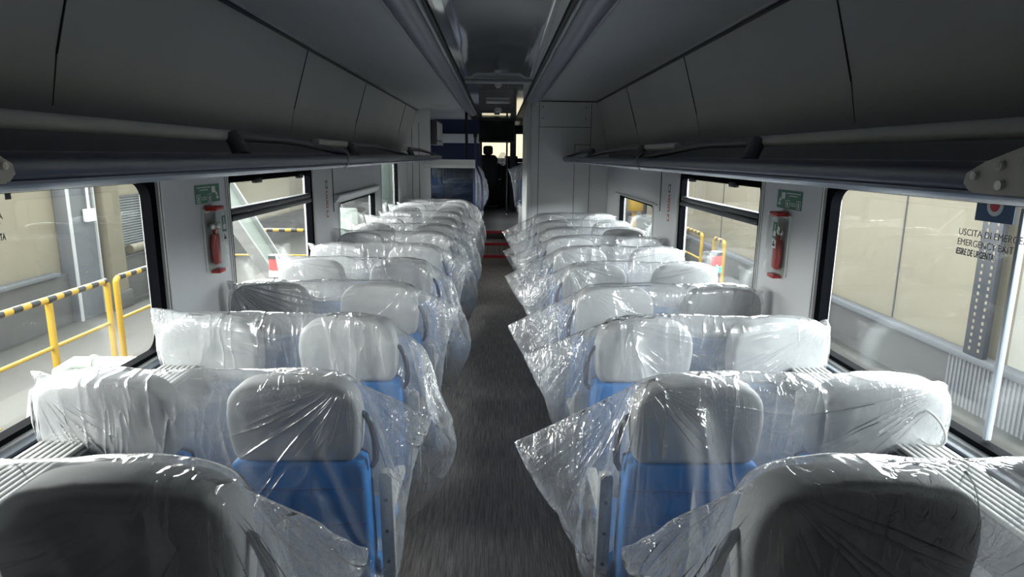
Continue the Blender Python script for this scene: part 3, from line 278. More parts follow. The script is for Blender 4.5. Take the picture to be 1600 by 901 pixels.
-28,-3,0,28,1,3,-3,5,-1,-7,-4,10,-9,-2,6,7,1,0,-6,10,1,5,-1,4,-3,-6,-5,4,-9,-1,2,6,-8,6,3,-5,-4,-22,-27,2,8,4,-3,2,2,-10,-1,-23,-33,3,31,24,8,-2,2,-1,-7,-2,2,-5,10,2,0,0,-4,-1,9,0,2,-3,-9,-3,2,3,6,-7,1,5,-7,-2,0,3,-3,0,4,3,7,1,-10,
6,5,-6,3,1,-8,-28,7,19,11,-5,-7,1,4,-4,2,-3,10,-1,1,-4,1,3,2,-2,-3,0,7,-4,-8,0,-3,-1,-2,12,-4,3,-1,-1,-1,-4,1,-1,6,1,-2,10,-5,-4,4,2,1,-9,-21,25,3,4,-7,-3,-2,1,-1,5,7,-2,-2,-1,1,-2,2,2,3,-4,-8,2,-7,7,-5,2,-7,7,6,3,-1,1,-1,3,-2,3,3,
0,-5,10,2,-5,5,-3,-25,-8,20,15,4,-1,-7,-5,-1,1,-1,9,6,-5,4,-13,4,-6,1,2,-1,2,-1,-3,-1,8,0,5,-3,-7,-5,6,9,-1,-2,3,-4,3,2,2,-5,6,9,-5,0,3,-3,-27,10,7,4,0,2,-3,0,0,-1,1,16,-4,-7,2,0,-3,-2,4,4,-3,3,-11,-2,4,-6,2,1,3,-1,1,1,-3,-1,1,0,0,
0,3,0,-3,10,2,-8,12,-22,-6,-1,13,-2,5,-1,-3,8,-3,-3,9,3,2,-6,-1,0,0,-5,-1,6,-6,7,-5,-4,2,-2,-1,2,-2,-2,0,0,0,2,-1,-1,1,-1,2,-1,1,2,8,-2,-1,-11,0,2,6,-5,-1,6,-4,-1,4,1,2,-1,2,-1,2,0,-1,-5,-1,3,-3,3,-2,-1,0,0,-2,2,-1,-8,4,-2,1,0,2,-1,
1,-4,2,1,0,5,3,-4,-1,-3,-1,4,-3,5,2,-11,5,12,-10,0,1,1,1,-1,1,0,2,-5,3,-2,-2,0,1,0,-2,-3,1,-3,1,-6,4,-1,1,0,0,0,-1,3,-1,1,-1,3,8,1,-8,-4,6,-2,1,-5,1,4,-6,1,5,0,-2,1,1,0,1,-2,3,-5,4,0,-2,-2,-2,1,-2,-1,5,],
[-358,12,10,10,7,10,6,-2,6,-3,15,14,13,15,14,14,10,17,15,17,15,15,16,15,16,16,16,16,16,16,16,16,16,15,17,16,16,16,15,16,16,16,15,16,16,14,10,-5,6,6,-1,3,-10,-1,-3,2,6,1,1,0,-1,3,-4,6,-3,0,-1,1,-1,0,0,0,0,0,-1,0,0,0,0,0,1,-2,-1,1,0,0,
0,0,0,1,-2,0,-1,0,10,-9,-2,7,-8,-4,-2,5,-3,8,1,0,1,0,-2,2,0,1,-2,-1,0,1,0,0,-1,0,0,1,-1,0,0,0,0,-1,1,1,-2,0,1,-1,1,-1,1,0,0,-1,-3,-4,11,-2,-5,-5,5,-6,8,-1,3,-1,-1,0,2,-2,2,0,-2,1,0,-1,1,-1,1,0,0,-1,0,1,0,-1,0,0,0,0,0,0,-1,1,0,-1,1,
-1,1,-1,2,-12,0,0,2,-6,6,-3,-2,2,2,3,-1,1,-2,-1,4,-2,-1,0,0,1,0,-2,1,0,1,-1,1,-1,0,0,1,-1,0,1,-1,0,0,1,-2,1,0,0,0,1,-1,-9,12,-3,-2,2,0,-5,3,3,-2,8,-2,0,0,1,-1,-1,2,-1,3,-3,0,0,0,0,0,0,0,0,1,-1,0,-1,1,-1,0,1,0,0,0,1,-1,0,0,0,-1,-2,6,
-13,-2,0,1,-4,5,-3,2,3,0,0,0,-2,3,1,-2,0,1,-3,3,0,0,0,-1,0,-1,2,-1,0,0,-1,1,0,1,-1,0,-1,1,-1,0,1,-1,0,0,1,1,-9,8,-2,2,-8,3,-6,5,6,2,1,-1,0,1,-1,1,-1,1,0,-1,1,-1,0,0,0,0,1,-2,1,-1,1,1,-1,0,-1,1,-1,1,-1,2,-1,0,0,0,0,-1,1,2,-3,-2,-5,7,
-8,9,-2,2,2,0,1,-1,2,0,-5,3,-2,1,0,0,0,0,0,1,0,-2,2,-1,0,0,-1,1,0,0,0,0,-1,2,-2,0,0,0,0,0,2,-1,-3,3,0,-5,-5,9,-4,5,1,2,0,-2,2,0,-2,2,-1,2,-3,2,-1,2,-2,1,-1,0,1,-2,1,1,-1,0,0,-1,1,-1,2,0,-2,1,0,0,1,0,-1,0,-2,0,-2,0,-5,3,1,-1,6,-1,0,
0,0,0,-1,0,1,0,0,-1,1,0,-2,2,-1,0,0,0,0,0,-1,1,0,0,0,0,0,-1,0,1,0,0,-1,1,0,0,0,-1,0,-1,2,-6,-2,4,4,-6,8,-1,0,0,0,0,-1,0,1,-1,1,-2,1,0,0,0,0,0,1,0,-1,0,0,0,0,0,-1,1,-1,1,0,-1,1,1,-1,-1,2,-2,-2,4,-3,1,-4,1,-4,-1,11,-2,1,-2,2,0,0,-1,1,
-1,1,0,-1,1,0,1,-2,1,-1,0,0,0,0,1,0,-1,0,1,-1,1,-1,0,0,-1,1,0,0,-1,1,-2,0,0,4,-7,-6,2,12,-5,4,-2,0,0,1,-1,1,0,0,-2,1,1,-1,-1,1,0,0,1,-1,0,0,1,-2,1,0,0,0,0,-1,1,-1,1,0,0,0,0,0,-1,2,0,-5,4,-3,-7,10,-4,3,-2,2,0,0,-3,1,1,1,-2,3,-1,0,0,
0,-2,2,0,-1,0,1,0,-1,0,-1,1,0,-1,1,0,0,0,0,1,-1,-1,1,0,0,0,-2,2,4,-3,-2,1,4,-2,0,-1,2,-1,3,-4,2,-1,2,-3,1,0,1,-1,1,-1,0,0,0,0,0,0,0,0,0,0,0,0,0,-1,1,-1,0,0,1,-1,1,0,-1,1,-7,6,-5,-1,0,3,-1,1,-2,2,2,-5,2,2,-1,-2,2,-1,0,0,1,-1,2,-2,0,
1,-1,0,0,0,0,0,-1,1,-1,0,1,0,1,-1,0,-1,2,-1,0,-1,-3,6,4,0,-2,-2,-1,5,-2,2,-1,-2,4,-2,0,-1,2,-3,3,-1,-2,2,0,0,-1,1,-1,0,0,0,0,0,-1,2,-1,1,-1,0,0,0,-1,0,2,-1,0,-1,0,0,-8,3,1,-4,0,-1,1,1,-1,-1,4,-1,2,-1,1,-3,3,-3,2,0,0,-1,-1,2,-1,0,1,
-1,0,1,-1,0,0,-1,0,1,-1,0,0,1,0,0,0,2,-2,-1,-3,0,7,-5,1,-1,1,-1,-1,2,2,-3,-2,2,1,-1,2,-3,2,-1,1,-1,1,-1,0,0,1,-2,1,0,-1,1,0,-1,1,-1,2,0,-2,1,0,0,0,-1,0,1,-4,0,2,-4,7,-1,-2,0,0,4,-1,-1,-1,2,-1,0,2,-3,2,-2,2,0,0,-3,3,0,0,-1,1,0,-1,0,
0,0,1,-1,0,-1,1,0,-1,0,2,-2,1,0,-2,-1,1,0,2,2,0,-3,1,0,-3,2,0,1,2,-1,0,-3,3,-1,1,-1,-1,0,4,-3,0,0,-1,1,-1,2,-1,0,0,-1,2,0,-2,0,2,-1,1,-1,0,0,0,0,-1,2,-8,2,-2,4,-1,-1,-1,1,1,-1,1,-1,2,-2,1,-2,2,-1,1,0,0,-1,0,0,0,1,-1,0,0,1,0,0,-1,-1,
0,1,-1,1,0,0,-1,1,0,-1,-1,1,-3,-2,0,5,-1,-2,-1,1,0,-1,3,-3,2,1,-1,0,0,-1,1,0,0,0,0,-1,1,-1,0,0,0,-1,1,-1,0,0,1,0,0,0,-1,0,-1,2,0,0,-1,0,-2,-2,3,-2,3,2,2,-1,1,1,-3,-2,5,-2,-2,1,-2,2,-2,1,1,0,-1,1,0,-1,1,-1,0,0,0,-1,1,0,1,-2,0,0,1,-1,
0,0,0,0,0,-2,2,0,3,-3,-2,2,5,-2,0,-2,-1,2,2,-3,0,1,0,2,-3,2,0,-1,1,-1,0,0,0,0,0,0,0,0,0,0,0,0,0,1,-1,-1,1,0,0,0,-1,0,2,-2,2,-3,-1,2,2,0,0,-2,1,0,0,-2,1,0,0,0,-2,1,1,0,0,-1,2,-2,3,-1,0,0,-1,1,0,0,0,-1,0,0,-1,1,1,-2,2,0,-2,1,1,-2,-1,
0,0,2,3,-1,3,-2,1,-2,-1,0,-1,2,0,-1,0,2,-1,0,0,0,0,0,0,0,1,-2,1,0,0,0,0,-1,1,0,0,-1,1,-1,2,-2,1,0,2,-1,-3,0,-5,4,-4,4,1,-1,0,-2,0,0,2,0,-2,-1,1,-1,-1,2,0,0,-1,2,0,-1,0,-1,2,0,-1,1,-1,0,0,0,0,0,1,-1,0,-1,1,0,1,-1,-1,3,-8,8,-3,-3,4,0,
1,0,-3,0,1,-1,-1,1,0,-1,0,0,2,0,0,1,-3,0,1,0,1,-1,-1,2,-1,0,0,1,-1,0,0,0,0,0,0,0,1,-3,-1,2,-4,6,-7,3,-2,1,4,-1,0,0,-1,-1,-1,1,-1,1,-1,1,0,0,0,0,-1,2,0,0,0,-1,0,1,0,-1,0,0,0,0,0,1,-1,0,0,0,1,-2,3,0,-1,-1,-2,6,-13,2,3,-1,2,1,-1,0,-2,
-1,1,0,0,0,-2,3,-1,1,0,0,-1,0,0,-1,1,1,-1,0,0,1,-1,0,0,0,0,1,-1,0,1,-1,0,0,-1,1,-3,1,0,9,-10,3,3,-2,1,-1,-2,2,-2,1,0,-3,2,1,-1,1,-2,-1,2,0,0,0,1,-1,0,0,0,0,0,1,-1,1,-1,1,-2,1,1,-1,-1,2,-2,2,-2,2,-2,-6,4,6,3,-1,3,-2,2,-1,-2,1,-1,-1,
1,-1,1,0,0,1,0,-1,1,-1,2,-2,1,-1,1,0,-1,0,0,0,0,0,0,1,0,-2,2,-2,1,0,-1,1,-1,-6,9,-4,8,4,0,2,-1,0,0,-1,-1,-1,-1,1,0,0,0,0,0,1,-1,0,1,-1,1,0,0,-1,-1,2,-1,0,0,0,0,-1,1,0,1,-3,3,-2,-1,1,-1,2,3,-5,-8,12,4,2,-4,4,-1,1,-2,0,-1,0,0,0,-1,1,
0,0,-1,1,-1,1,-2,1,-1,1,0,1,-1,1,-1,0,0,1,-1,0,-1,0,1,0,-1,1,1,-2,-8,0,-1,16,-13,3,1,1,0,1,-2,2,-2,-1,0,-1,0,1,-1,0,-1,1,1,-1,0,1,0,0,-1,1,-1,0,0,0,1,-1,0,1,0,0,-1,0,0,0,0,-2,0,0,6,4,-6,-5,3,0,1,0,1,0,-1,0,1,-1,0,0,-2,0,0,1,1,-2,1,
-2,2,-1,0,1,-1,0,1,-1,0,0,0,0,-1,0,1,1,0,-2,0,1,-1,-2,6,-8,2,-5,5,4,1,0,0,-1,1,-1,0,0,0,-1,-1,1,0,0,-1,-1,2,0,0,-1,0,1,-1,0,0,0,0,1,-1,0,0,0,0,0,0,-1,1,1,-2,-1,-4,2,3,-4,4,-2,-2,-2,4,-8,-3,0,6,3,3,0,-5,1,1,-1,1,2,-1,0,0,0,1,1,0,0,0,
0,1,-1,1,0,0,-1,2,-1,-1,0,0,2,0,-1,0,2,-2,0,1,-12,4,-12,10,-9,-3,2,-1,7,-3,6,-1,-3,3,-2,0,0,1,-2,3,0,-1,1,0,0,0,-1,1,-1,0,1,0,-1,1,1,-1,1,-1,0,1,-1,0,1,1,1,11,-11,0,-3,8,2,-1,-2,-1,-2,-3,0,3,-2,0,3,-1,1,0,0,0,0,0,0,0,0,0,0,0,-1,0,1,
0,0,-1,1,0,0,0,0,1,0,1,-1,-1,-2,11,-3,3,0,1,-1,-2,2,-5,2,-3,-5,-1,2,0,1,0,0,-2,1,0,0,0,0,0,0,0,0,1,-2,0,1,-2,2,0,-1,0,0,0,1,-1,0,1,-4,3,-5,13,-5,-1,-4,4,4,-7,7,-8,4,1,0,-2,-1,-1,-1,1,1,-2,1,0,0,0,-1,0,0,-1,1,1,0,-2,2,-2,0,0,1,0,0,-1,
1,0,-2,4,-2,5,-8,2,3,2,-4,-2,8,-3,3,-3,1,0,-1,-2,1,0,0,1,0,-1,0,0,0,0,0,0,0,-1,0,0,1,-2,1,0,1,-2,1,0,0,-1,0,2,1,2,-3,4,-2,-3,3,2,4,-4,3,0,1,-3,3,-6,2,-1,1,-1,-1,1,-1,-1,0,0,0,0,0,0,0,0,-1,0,0,1,-1,-1,1,-1,0,1,-1,1,-1,3,3,-4,-1,3,5,
-3,5,-4,5,0,2,0,-1,-13,7,-2,1,-1,0,-1,0,-1,0,1,-1,0,-1,0,0,1,-1,1,-1,1,-2,2,-1,1,0,0,-2,1,1,-2,-1,0,5,-2,1,-4,8,-1,4,1,0,-4,-11,-2,5,-2,4,-2,0,0,0,-2,1,0,-2,0,1,0,0,0,-1,0,0,1,0,0,-2,2,-1,-1,0,1,0,-1,2,0,-1,3,2,-1,5,-2,1,0,0,-8,-2,
2,1,5,-4,-1,1,-1,1,-1,-1,1,-2,1,-1,0,0,-1,1,0,0,-1,0,0,1,1,-1,0,0,-1,0,0,0,1,-2,2,-4,3,5,-1,3,-1,-1,-7,1,-6,3,8,-10,4,0,0,-1,0,1,-1,-1,0,-1,0,0,0,0,0,-1,0,2,-1,0,-2,1,0,-1,1,-1,0,1,-1,1,0,3,4,-1,-1,2,-4,-2,0,1,-6,3,6,-9,2,2,0,1,0,-2,
-1,0,0,2,-4,3,-2,-1,1,-1,0,2,-2,0,0,1,-2,0,2,0,-1,0,-1,0,1,2,1,1,3,-1,0,-1,-1,-6,-5,5,1,-4,5,-3,2,1,-2,-1,0,1,0,0,0,2,-5,2,1,-3,1,0,-2,2,-1,1,0,1,-1,0,0,0,-1,-1,2,-4,3,2,-1,2,0,-3,-1,-3,-1,0,-3,11,-4,-5,3,1,-1,-2,1,0,-1,1,-1,0,1,1,
-3,0,2,-2,0,0,0,1,-3,2,0,-1,-1,1,0,0,1,-1,3,-4,3,1,-2,-2,-1,-6,1,-3,1,13,-4,3,-2,-5,0,-1,-2,2,0,1,0,-2,0,1,-1,0,-1,1,0,-1,0,-1,0,1,-1,0,1,0,0,1,-3,0,-1,1,0,-1,0,-1,0,-3,1,-6,2,8,1,0,-4,-8,6,0,0,1,-4,1,0,-2,2,0,1,1,-3,2,-2,1,0,-1,-1,
1,0,-1,0,0,0,-1,-1,3,-1,1,-2,4,1,0,-3,-2,1,-6,3,7,4,-3,-4,-10,5,5,-1,-3,1,1,0,0,-1,0,0,0,1,1,-3,0,0,1,0,-1,-1,1,1,-2,1,0,0,-1,-1,0,0,0,-1,1,-2,-3,3,-7,9,-1,2,2,-3,-7,0,2,1,0,2,0,-3,1,-4,3,1,-1,0,1,2,-3,-1,-1,1,0,-1,1,0,-2,1,0,0,0,-1,
-1,1,2,-1,2,-6,2,1,-5,4,-1,2,4,-1,-8,-1,0,1,2,0,2,-3,0,-1,2,-3,0,1,0,0,0,5,-5,1,-2,2,1,-2,-1,3,-3,-1,2,-2,-3,3,-1,0,-2,-1,8,-2,-1,-1,0,-3,9,4,-7,-4,-2,0,3,2,0,-3,2,-1,0,-2,2,-1,0,0,0,2,-2,5,-6,1,-1,1,1,-1,-2,3,-2,-1,-1,0,-1,1,-3,3,
0,0,-1,-5,1,0,9,4,-7,-3,-1,0,-1,3,-1,-1,2,-5,4,-1,1,0,-1,0,0,0,0,1,-3,5,-5,1,0,0,1,0,-1,1,-2,-1,-1,0,1,2,1,3,-3,2,2,-4,5,3,-1,-3,-4,0,-6,6,2,0,-2,0,-2,2,-1,-1,0,2,0,-1,0,1,-6,3,-1,4,-1,-1,1,-2,1,-2,1,3,-4,2,-2,2,-1,0,2,-1,2,-5,9,1,
4,-4,-11,3,-4,0,6,0,0,3,-12,7,-1,2,-1,2,0,-1,-1,1,-4,4,2,1,-3,-1,-1,0,1,-3,1,2,-1,1,-1,2,-1,0,1,-6,3,-4,2,0,5,-1,-1,2,-5,0,0,-1,2,1,-1,-1,4,0,-7,3,1,0,1,1,-2,3,-4,0,3,-2,1,-1,0,-1,1,0,0,-1,2,1,-1,0,0,-7,5,-2,-1,7,0,2,1,-3,-1,-4,-1,
2,3,-1,0,-2,11,-9,0,0,1,-1,1,0,-2,-2,-2,7,-3,-2,5,0,-2,-1,2,-2,2,-1,1,2,2,-5,-1,1,3,-9,-7,0,4,7,-1,0,-7,-9,5,2,1,2,1,-4,1,-4,3,-2,7,0,0,-1,-2,-2,3,0,1,0,-1,3,-4,3,-2,2,3,-3,-1,-1,-2,-2,5,3,-5,-3,7,-1,-2,5,-5,0,1,-12,2,-5,4,12,2,-3,
-5,-3,1,4,3,0,-2,-1,-2,-1,3,0,1,-2,3,2,-2,4,-2,1,-3,0,1,1,-10,-1,5,1,-1,-2,8,-1,-3,3,-2,-1,4,-9,2,11,-8,2,0,1,-1,4,-4,-2,1,-4,-2,-1,0,1,2,1,0,1,1,-1,0,0,0,5,1,0,-4,-3,-6,2,7,0,-6,-1,6,-5,2,0,0,-2,4,-2,-9,15,-14,7,8,-3,-7,1,2,4,-7,-2,
2,0,-3,2,0,1,0,0,-1,0,0,0,-1,2,-2,2,4,-5,1,-5,7,-2,-10,10,-8,3,3,-2,1,0,3,1,-1,8,-11,-2,10,1,1,-7,-7,-6,0,8,-5,1,0,6,0,0,0,0,-1,0,0,0,-1,1,-2,1,-2,-2,0,3,4,-9,-5,9,-3,4,1,2,-2,0,1,0,1,-4,1,-9,11,5,0,0,0,-12,2,3,-4,1,0,2,0,0,0,0,-1,
1,0,-1,0,-2,0,-1,-1,0,-2,3,2,-6,9,-2,1,-3,5,-2,-4,3,0,0,2,1,1,-13,2,15,-4,1,0,5,-1,-10,1,0,3,-6,-1,0,-1,1,-1,-1,-2,-1,1,0,2,0,0,0,-3,2,-3,0,5,-1,5,-5,2,-1,1,2,2,-1,4,-1,0,-9,-6,21,-6,-4,5,5,-1,2,-6,-13,6,-1,4,-2,-2,-1,-1,-1,1,1,1,0,
1,-2,-1,0,-1,2,-2,6,-8,2,-2,2,8,-1,-1,-3,3,-4,-1,1,3,-9,-7,2,-4,6,10,-4,5,2,1,2,-3,-5,3,2,-1,-3,1,-1,0,-1,-2,-1,-1,-2,0,0,1,2,0,-1,5,-2,5,-2,0,-2,2,1,-1,-1,-3,0,-1,0,-8,-8,7,3,-4,6,6,-12,12,-1,3,-6,2,1,1,1,2,-2,-1,1,0,0,1,-2,-1,0,0,
-2,0,0,2,-11,6,0,6,0,-1,0,-2,-1,0,5,2,2,-9,-2,5,-5,2,4,-5,-5,13,-3,4,1,0,-3,1,-1,1,2,-1,0,-1,0,0,0,0,0,1,-2,2,-2,-1,-1,3,0,-4,0,2,1,-1,0,3,0,-4,4,1,-16,-3,0,12,2,-1,3,-7,-1,5,10,-6,3,-6,0,0,2,-1,2,1,-3,1,2,-3,0,3,-2,1,-1,-1,1,-2,6,
-7,-5,1,-3,2,1,1,-1,3,1,0,-13,-1,-1,11,4,-3,1,1,4,-4,-1,6,4,-1,-6,-2,0,-1,1,0,2,2,-2,-1,2,1,-3,2,-1,-1,2,-2,-1,-5,8,-9,0,0,-2,2,1,0,-2,1,-113,8,7,9,12,10,13,14,12,15,-1,4,7,-6,-9,6,8,0,-2,0,-3,3,-1,-1,-3,-1,1,0,-4,4,-1,5,1,2,-1,1,2,
2,3,3,1,5,3,1,4,6,-5,12,-4,-2,1,0,4,1,0,1,-3,5,-4,-17,2,7,5,-6,-7,2,4,4,-6,4,-5,6,-2,-1,-5,9,-6,-2,-1,-3,-2,7,-6,0,-4,-1,-1,2,-4,3,6,-2,-6,19,-3,10,2,-5,2,0,2,-2,1,-2,-6,1,3,-5,9,-2,-6,6,-8,2,-5,7,-5,10,-11,7,-3,6,-11,9,3,-4,0,3,-6,
1,3,3,-2,-3,-3,-2,-3,1,-4,10,3,11,-15,4,7,1,0,-3,2,-1,-3,2,-10,1,6,1,-2,4,-6,0,-2,0,2,6,-7,3,-2,4,-2,1,-6,-1,4,3,-5,-1,8,-4,-4,4,1,-3,2,-5,-6,12,-3,4,7,0,-3,3,0,-1,0,-1,1,-8,2,2,-3,5,-6,4,-2,-4,3,1,1,1,-5,4,5,-6,2,-3,6,-2,1,-4,3,-2,
1,2,-7,6,-5,3,0,-2,2,0,-5,8,-2,13,-2,-5,-1,1,-1,3,-2,-5,3,-8,3,1,5,0,-3,-4,8,-7,2,0,0,0,1,-3,3,-2,6,-5,2,3,-2,-4,5,-1,-3,6,-4,-1,-6,6,0,-1,-2,6,-3,-1,12,-3,-4,1,-1,3,-3,0,-3,-3,1,-7,10,-4,6,-5,0,-6,5,-6,6,1,3,-7,4,0,-1,0,1,0,-5,6,-2,
-3,7,-2,-2,0,0,6,-6,-1,5,1,-4,6,-1,10,0,-3,1,-3,0,1,-2,-3,-6,1,4,5,-1,0,-4,-1,0,0,-2,3,-1,0,5,-4,0,2,-1,-3,4,0,-3,0,7,-9,-1,3,3,0,-1,1,3,-2,-2,2,-3,8,12,-6,1,-3,3,0,-2,-4,-1,1,-3,3,-4,10,-4,-7,4,-2,2,1,0,-1,-4,4,-1,5,-8,0,7,-7,3,1,
1,-6,4,1,3,-3,1,-1,0,-1,-2,7,-2,3,-3,10,-4,-2,2,-1,-1,0,-5,0,-4,5,0,6,-4,-3,5,-8,3,1,-1,1,-1,5,-4,1,-6,8,1,-4,0,2,-3,5,-3,4,-2,-3,2,-1,0,1,3,-2,-2,2,3,1,13,-4,-3,-1,2,-4,2,-6,1,-1,0,5,-1,0,-3,0,-2,4,-3,4,-3,2,-2,0,1,1,0,-6,5,1,-4,5,
-4,2,-4,4,0,1,0,-2,3,-4,3,0,5,-5,2,4,3,1,-1,-1,1,-8,6,-9,4,1,2,2,-3,-5,0,5,-5,3,2,-2,-1,2,-3,2,1,-4,5,-2,1,0,0,-3,5,-4,0,1,-3,3,2,-1,-2,5,-2,2,-1,1,11,-1,-5,0,-1,-5,1,-2,-3,5,2,2,0,-4,2,-3,1,-1,2,-4,2,2,-1,4,-5,2,2,-5,6,-1,-2,-5,6,
0,0,-1,1,1,-2,0,-1,0,0,3,0,2,0,11,-3,-2,1,-7,4,-8,4,-1,1,3,2,-2,-2,-1,-3,1,2,0,4,-2,-1,0,-5,4,3,-2,1,-7,5,4,-3,-2,-1,2,-1,-2,4,-2,3,-2,5,-5,2,-1,0,5,10,-3,1,-10,4,-2,3,-5,0,5,2,-1,0,-5,-2,6,-4,0,0,0,3,-1,-1,2,1,-6,3,1,4,-8,2,3,1,-1,
2,-1,-3,-3,7,-3,-1,1,-1,2,2,-2,0,6,3,-1,-4,-4,1,-1,-3,5,2,-4,4,-4,0,4,-7,3,1,-1,1,-1,0,-4,6,-1,-2,-2,4,-4,5,-3,4,-2,0,-1,1,4,-2,-3,-2,4,-3,4,0,-2,3,3,7,-1,1,-2,-5,0,-1,-1,4,-2,8,-4,-3,-1,-4,6,-3,-1,5,-2,-3,1,8,-7,2,-1,0,0,0,2,-1,-7,
6,0,-3,-1,5,-1,0,1,-2,3,-2,1,1,1,-2,8,-2,-2,2,-1,-8,2,-1,5,1,-4,2,-1,-2,3,-5,6,-2,2,-3,2,-3,1,2,-5,5,-2,1,0,-5,4,5,-4,-1,4,2,-6,3,-5,2,4,-1,-1,0,0,1,4,6,3,1,-1,-2,-4,-9,14,-1,-4,0,-1,-3,4,-7,5,-4,3,0,0,3,0,-2,-3,6,0,-1,-5,2,0,-3,5,
-6,5,1,-4,-1,4,1,0,-1,-3,4,0,1,3,-1,11,-4,2,-13,-2,1,11,-5,-1,4,1,-4,0,-3,6,-6,2,0,-2,4,-4,4,-2,4,-4,-6,5,0,1,1,-1,-1,5,-6,4,2,-4,1,0,-3,3,1,0,0,3,0,-2,10,-2,-2,2,-3,0,-4,1,1,1,-2,-1,-1,3,-6,3,-1,2,0,-1,5,-6,2,0,-2,5,-4,0,-1,-1,4,-5,
4,-1,0,1,2,-3,1,5,-5,-2,2,3,1,-1,0,9,-3,0,0,-2,1,1,-2,0,-1,-4,2,-1,-5,5,0,0,1,3,-1,-6,7,-6,3,0,1,0,1,-5,1,0,3,-2,7,-7,0,5,-4,1,-2,-3,4,1,2,-2,-2,6,13,-5,-2,-1,-2,2,0,-3,1,-1,3,-8,4,2,-5,5,-4,2,0,1,2,-3,3,-6,4,-4,0,0,2,3,-3,1,0,-5,5,
-1,2,0,0,-3,1,4,-2,-1,0,1,3,9,2,-1,-5,0,-3,1,3,-4,2,-5,4,-3,0,0,-3,4,0,0,-3,1,2,-1,0,0,-2,-1,3,0,-3,4,1,-2,2,-1,3,-2,-2,-1,0,3,1,-2,1,3,1,-3,8,-1,-5,3,-1,-3,-4,3,4,-9,2,5,-3,-3,4,-5,7,0,-1,3,-3,0,-5,7,-5,4,-3,0,1,2,-2,-5,6,1,-2,-1,
1,0,-2,2,-1,-3,5,-1,2,-3,3,4,-1,5,-2,-1,3,-3,0,-6,7,0,-5,-1,3,-3,1,-1,2,-2,3,-2,0,5,-5,0,-3,5,-3,-1,0,1,5,-7,4,-2,5,-5,-1,2,0,-2,6,1,-3,-4,3,-1,8,-1,-2,1,-3,-3,3,-3,4,0,-2,-6,3,-3,2,4,-1,1,3,-5,7,-6,0,0,1,-2,2,-1,4,1,-2,-3,5,-5,4,-6,
-3,6,0,-3,3,-5,1,5,1,-2,-3,4,0,2,0,4,-8,3,2,0,-7,0,-2,1,4,-3,2,0,0,-1,0,-1,-3,4,-3,2,1,-3,3,0,-4,1,0,2,-3,4,-1,5,-6,1,2,3,-4,3,-3,1,1,-1,8,0,-3,-2,-1,3,0,-7,-1,7,-7,5,-3,-3,3,4,-1,2,-3,-1,1,4,-6,2,1,-2,4,-4,0,2,2,1,-6,6,-8,2,-1,1,3,
2,-2,-2,-4,7,-5,2,-1,3,2,2,1,-2,0,-8,3,5,-6,3,-5,2,0,7,-10,5,-2,5,-1,-2,-2,1,0,-5,7,-3,4,-4,-1,4,-4,3,-2,0,-2,0,3,1,-4,-2,4,7,-9,2,-1,0,8,0,-3,0,-2,4,-3,0,-3,-1,0,-1,1,0,-2,5,-1,4,-6,1,-1,0,1,-1,3,0,-3,-3,6,3,-11,5,0,-2,5,0,-1,2,-3,
3,3,-3,-2,4,0,-3,-2,6,-3,2,1,2,-4,0,0,-3,-4,2,-2,-1,4,1,0,1,-2,2,-2,3,-2,-2,0,2,-2,3,2,-4,1,1,-1,2,-3,0,-3,5,0,0,0,-4,6,0,-2,0,2,-6,5,4,-3,2,-1,-3,-1,3,-8,4,-6,10,-2,-3,1,2,2,-5,1,4,-5,-3,5,0,-5,2,1,-2,5,-4,5,-3,-4,2,-4,8,-5,1,2,0,
3,-1,-1,5,-4,-1,5,9,-6,5,-5,1,2,0,-4,1,-3,1,-4,4,0,3,-3,-1,3,-2,-1,-3,6,-3,0,6,-1,-5,5,-6,1,2,-3,3,1,3,-6,6,-7,4,0,1,1,-1,-1,0,2,1,9,-3,2,0,-1,0,0,-9,-1,1,4,2,-7,9,-7,6,-2,0,-1,-3,4,-3,2,0,-1,-1,4,-3,0,3,-5,5,-3,2,-3,0,-3,9,-4,-1,5,
-3,1,0,2,-6,7,4,4,-5,4,-1,1,-5,5,-1,-3,2,-8,9,-7,4,-3,3,-2,2,-2,1,0,-2,0,0,3,2,-2,4,-7,1,1,3,-3,-3,5,0,-1,1,3,-5,4,1,-3,-2,8,-4,5,2,0,0,3,-6,6,-7,0,0,-5,7,-2,-3,6,1,-6,1,0,-1,-2,2,-1,4,0,-5,0,3,-5,9,-2,-2,-2,2,4,-3,1,-1,-2,3,-2,1,2,
-1,1,-2,-14,8,-3,0,-1,1,0,-1,4,0,-1,2,-6,-5,8,-7,4,-2,0,0,5,-5,0,1,-2,1,3,1,-2,2,-4,-1,4,-5,0,3,1,1,-3,5,-1,1,3,-6,3,-1,-16,7,4,3,1,-2,0,1,-1,-2,2,0,-5,1,3,-3,-1,0,2,0,-2,0,3,-3,-1,1,0,2,-5,2,5,-2,3,-6,4,-3,0,2,-2,4,-1,-1,4,2,0,0,-2,
3,-15,-6,6,0,-6,-1,-1,-11,0,-3,5,7,-13,4,10,-5,1,-2,2,-2,4,-3,2,4,5,1,1,2,7,-4,5,-4,3,-1,3,4,-3,0,-3,-1,2,-5,-2,3,-4,-4,15,-7,3,3,-4,-3,6,-9,-5,3,-8,9,7,5,-4,-8,1,2,1,2,2,2,2,-1,5,1,0,-3,2,0,-2,0,3,-2,-6,5,-1,0,0,1,-4,-1,3,0,-5,-7,
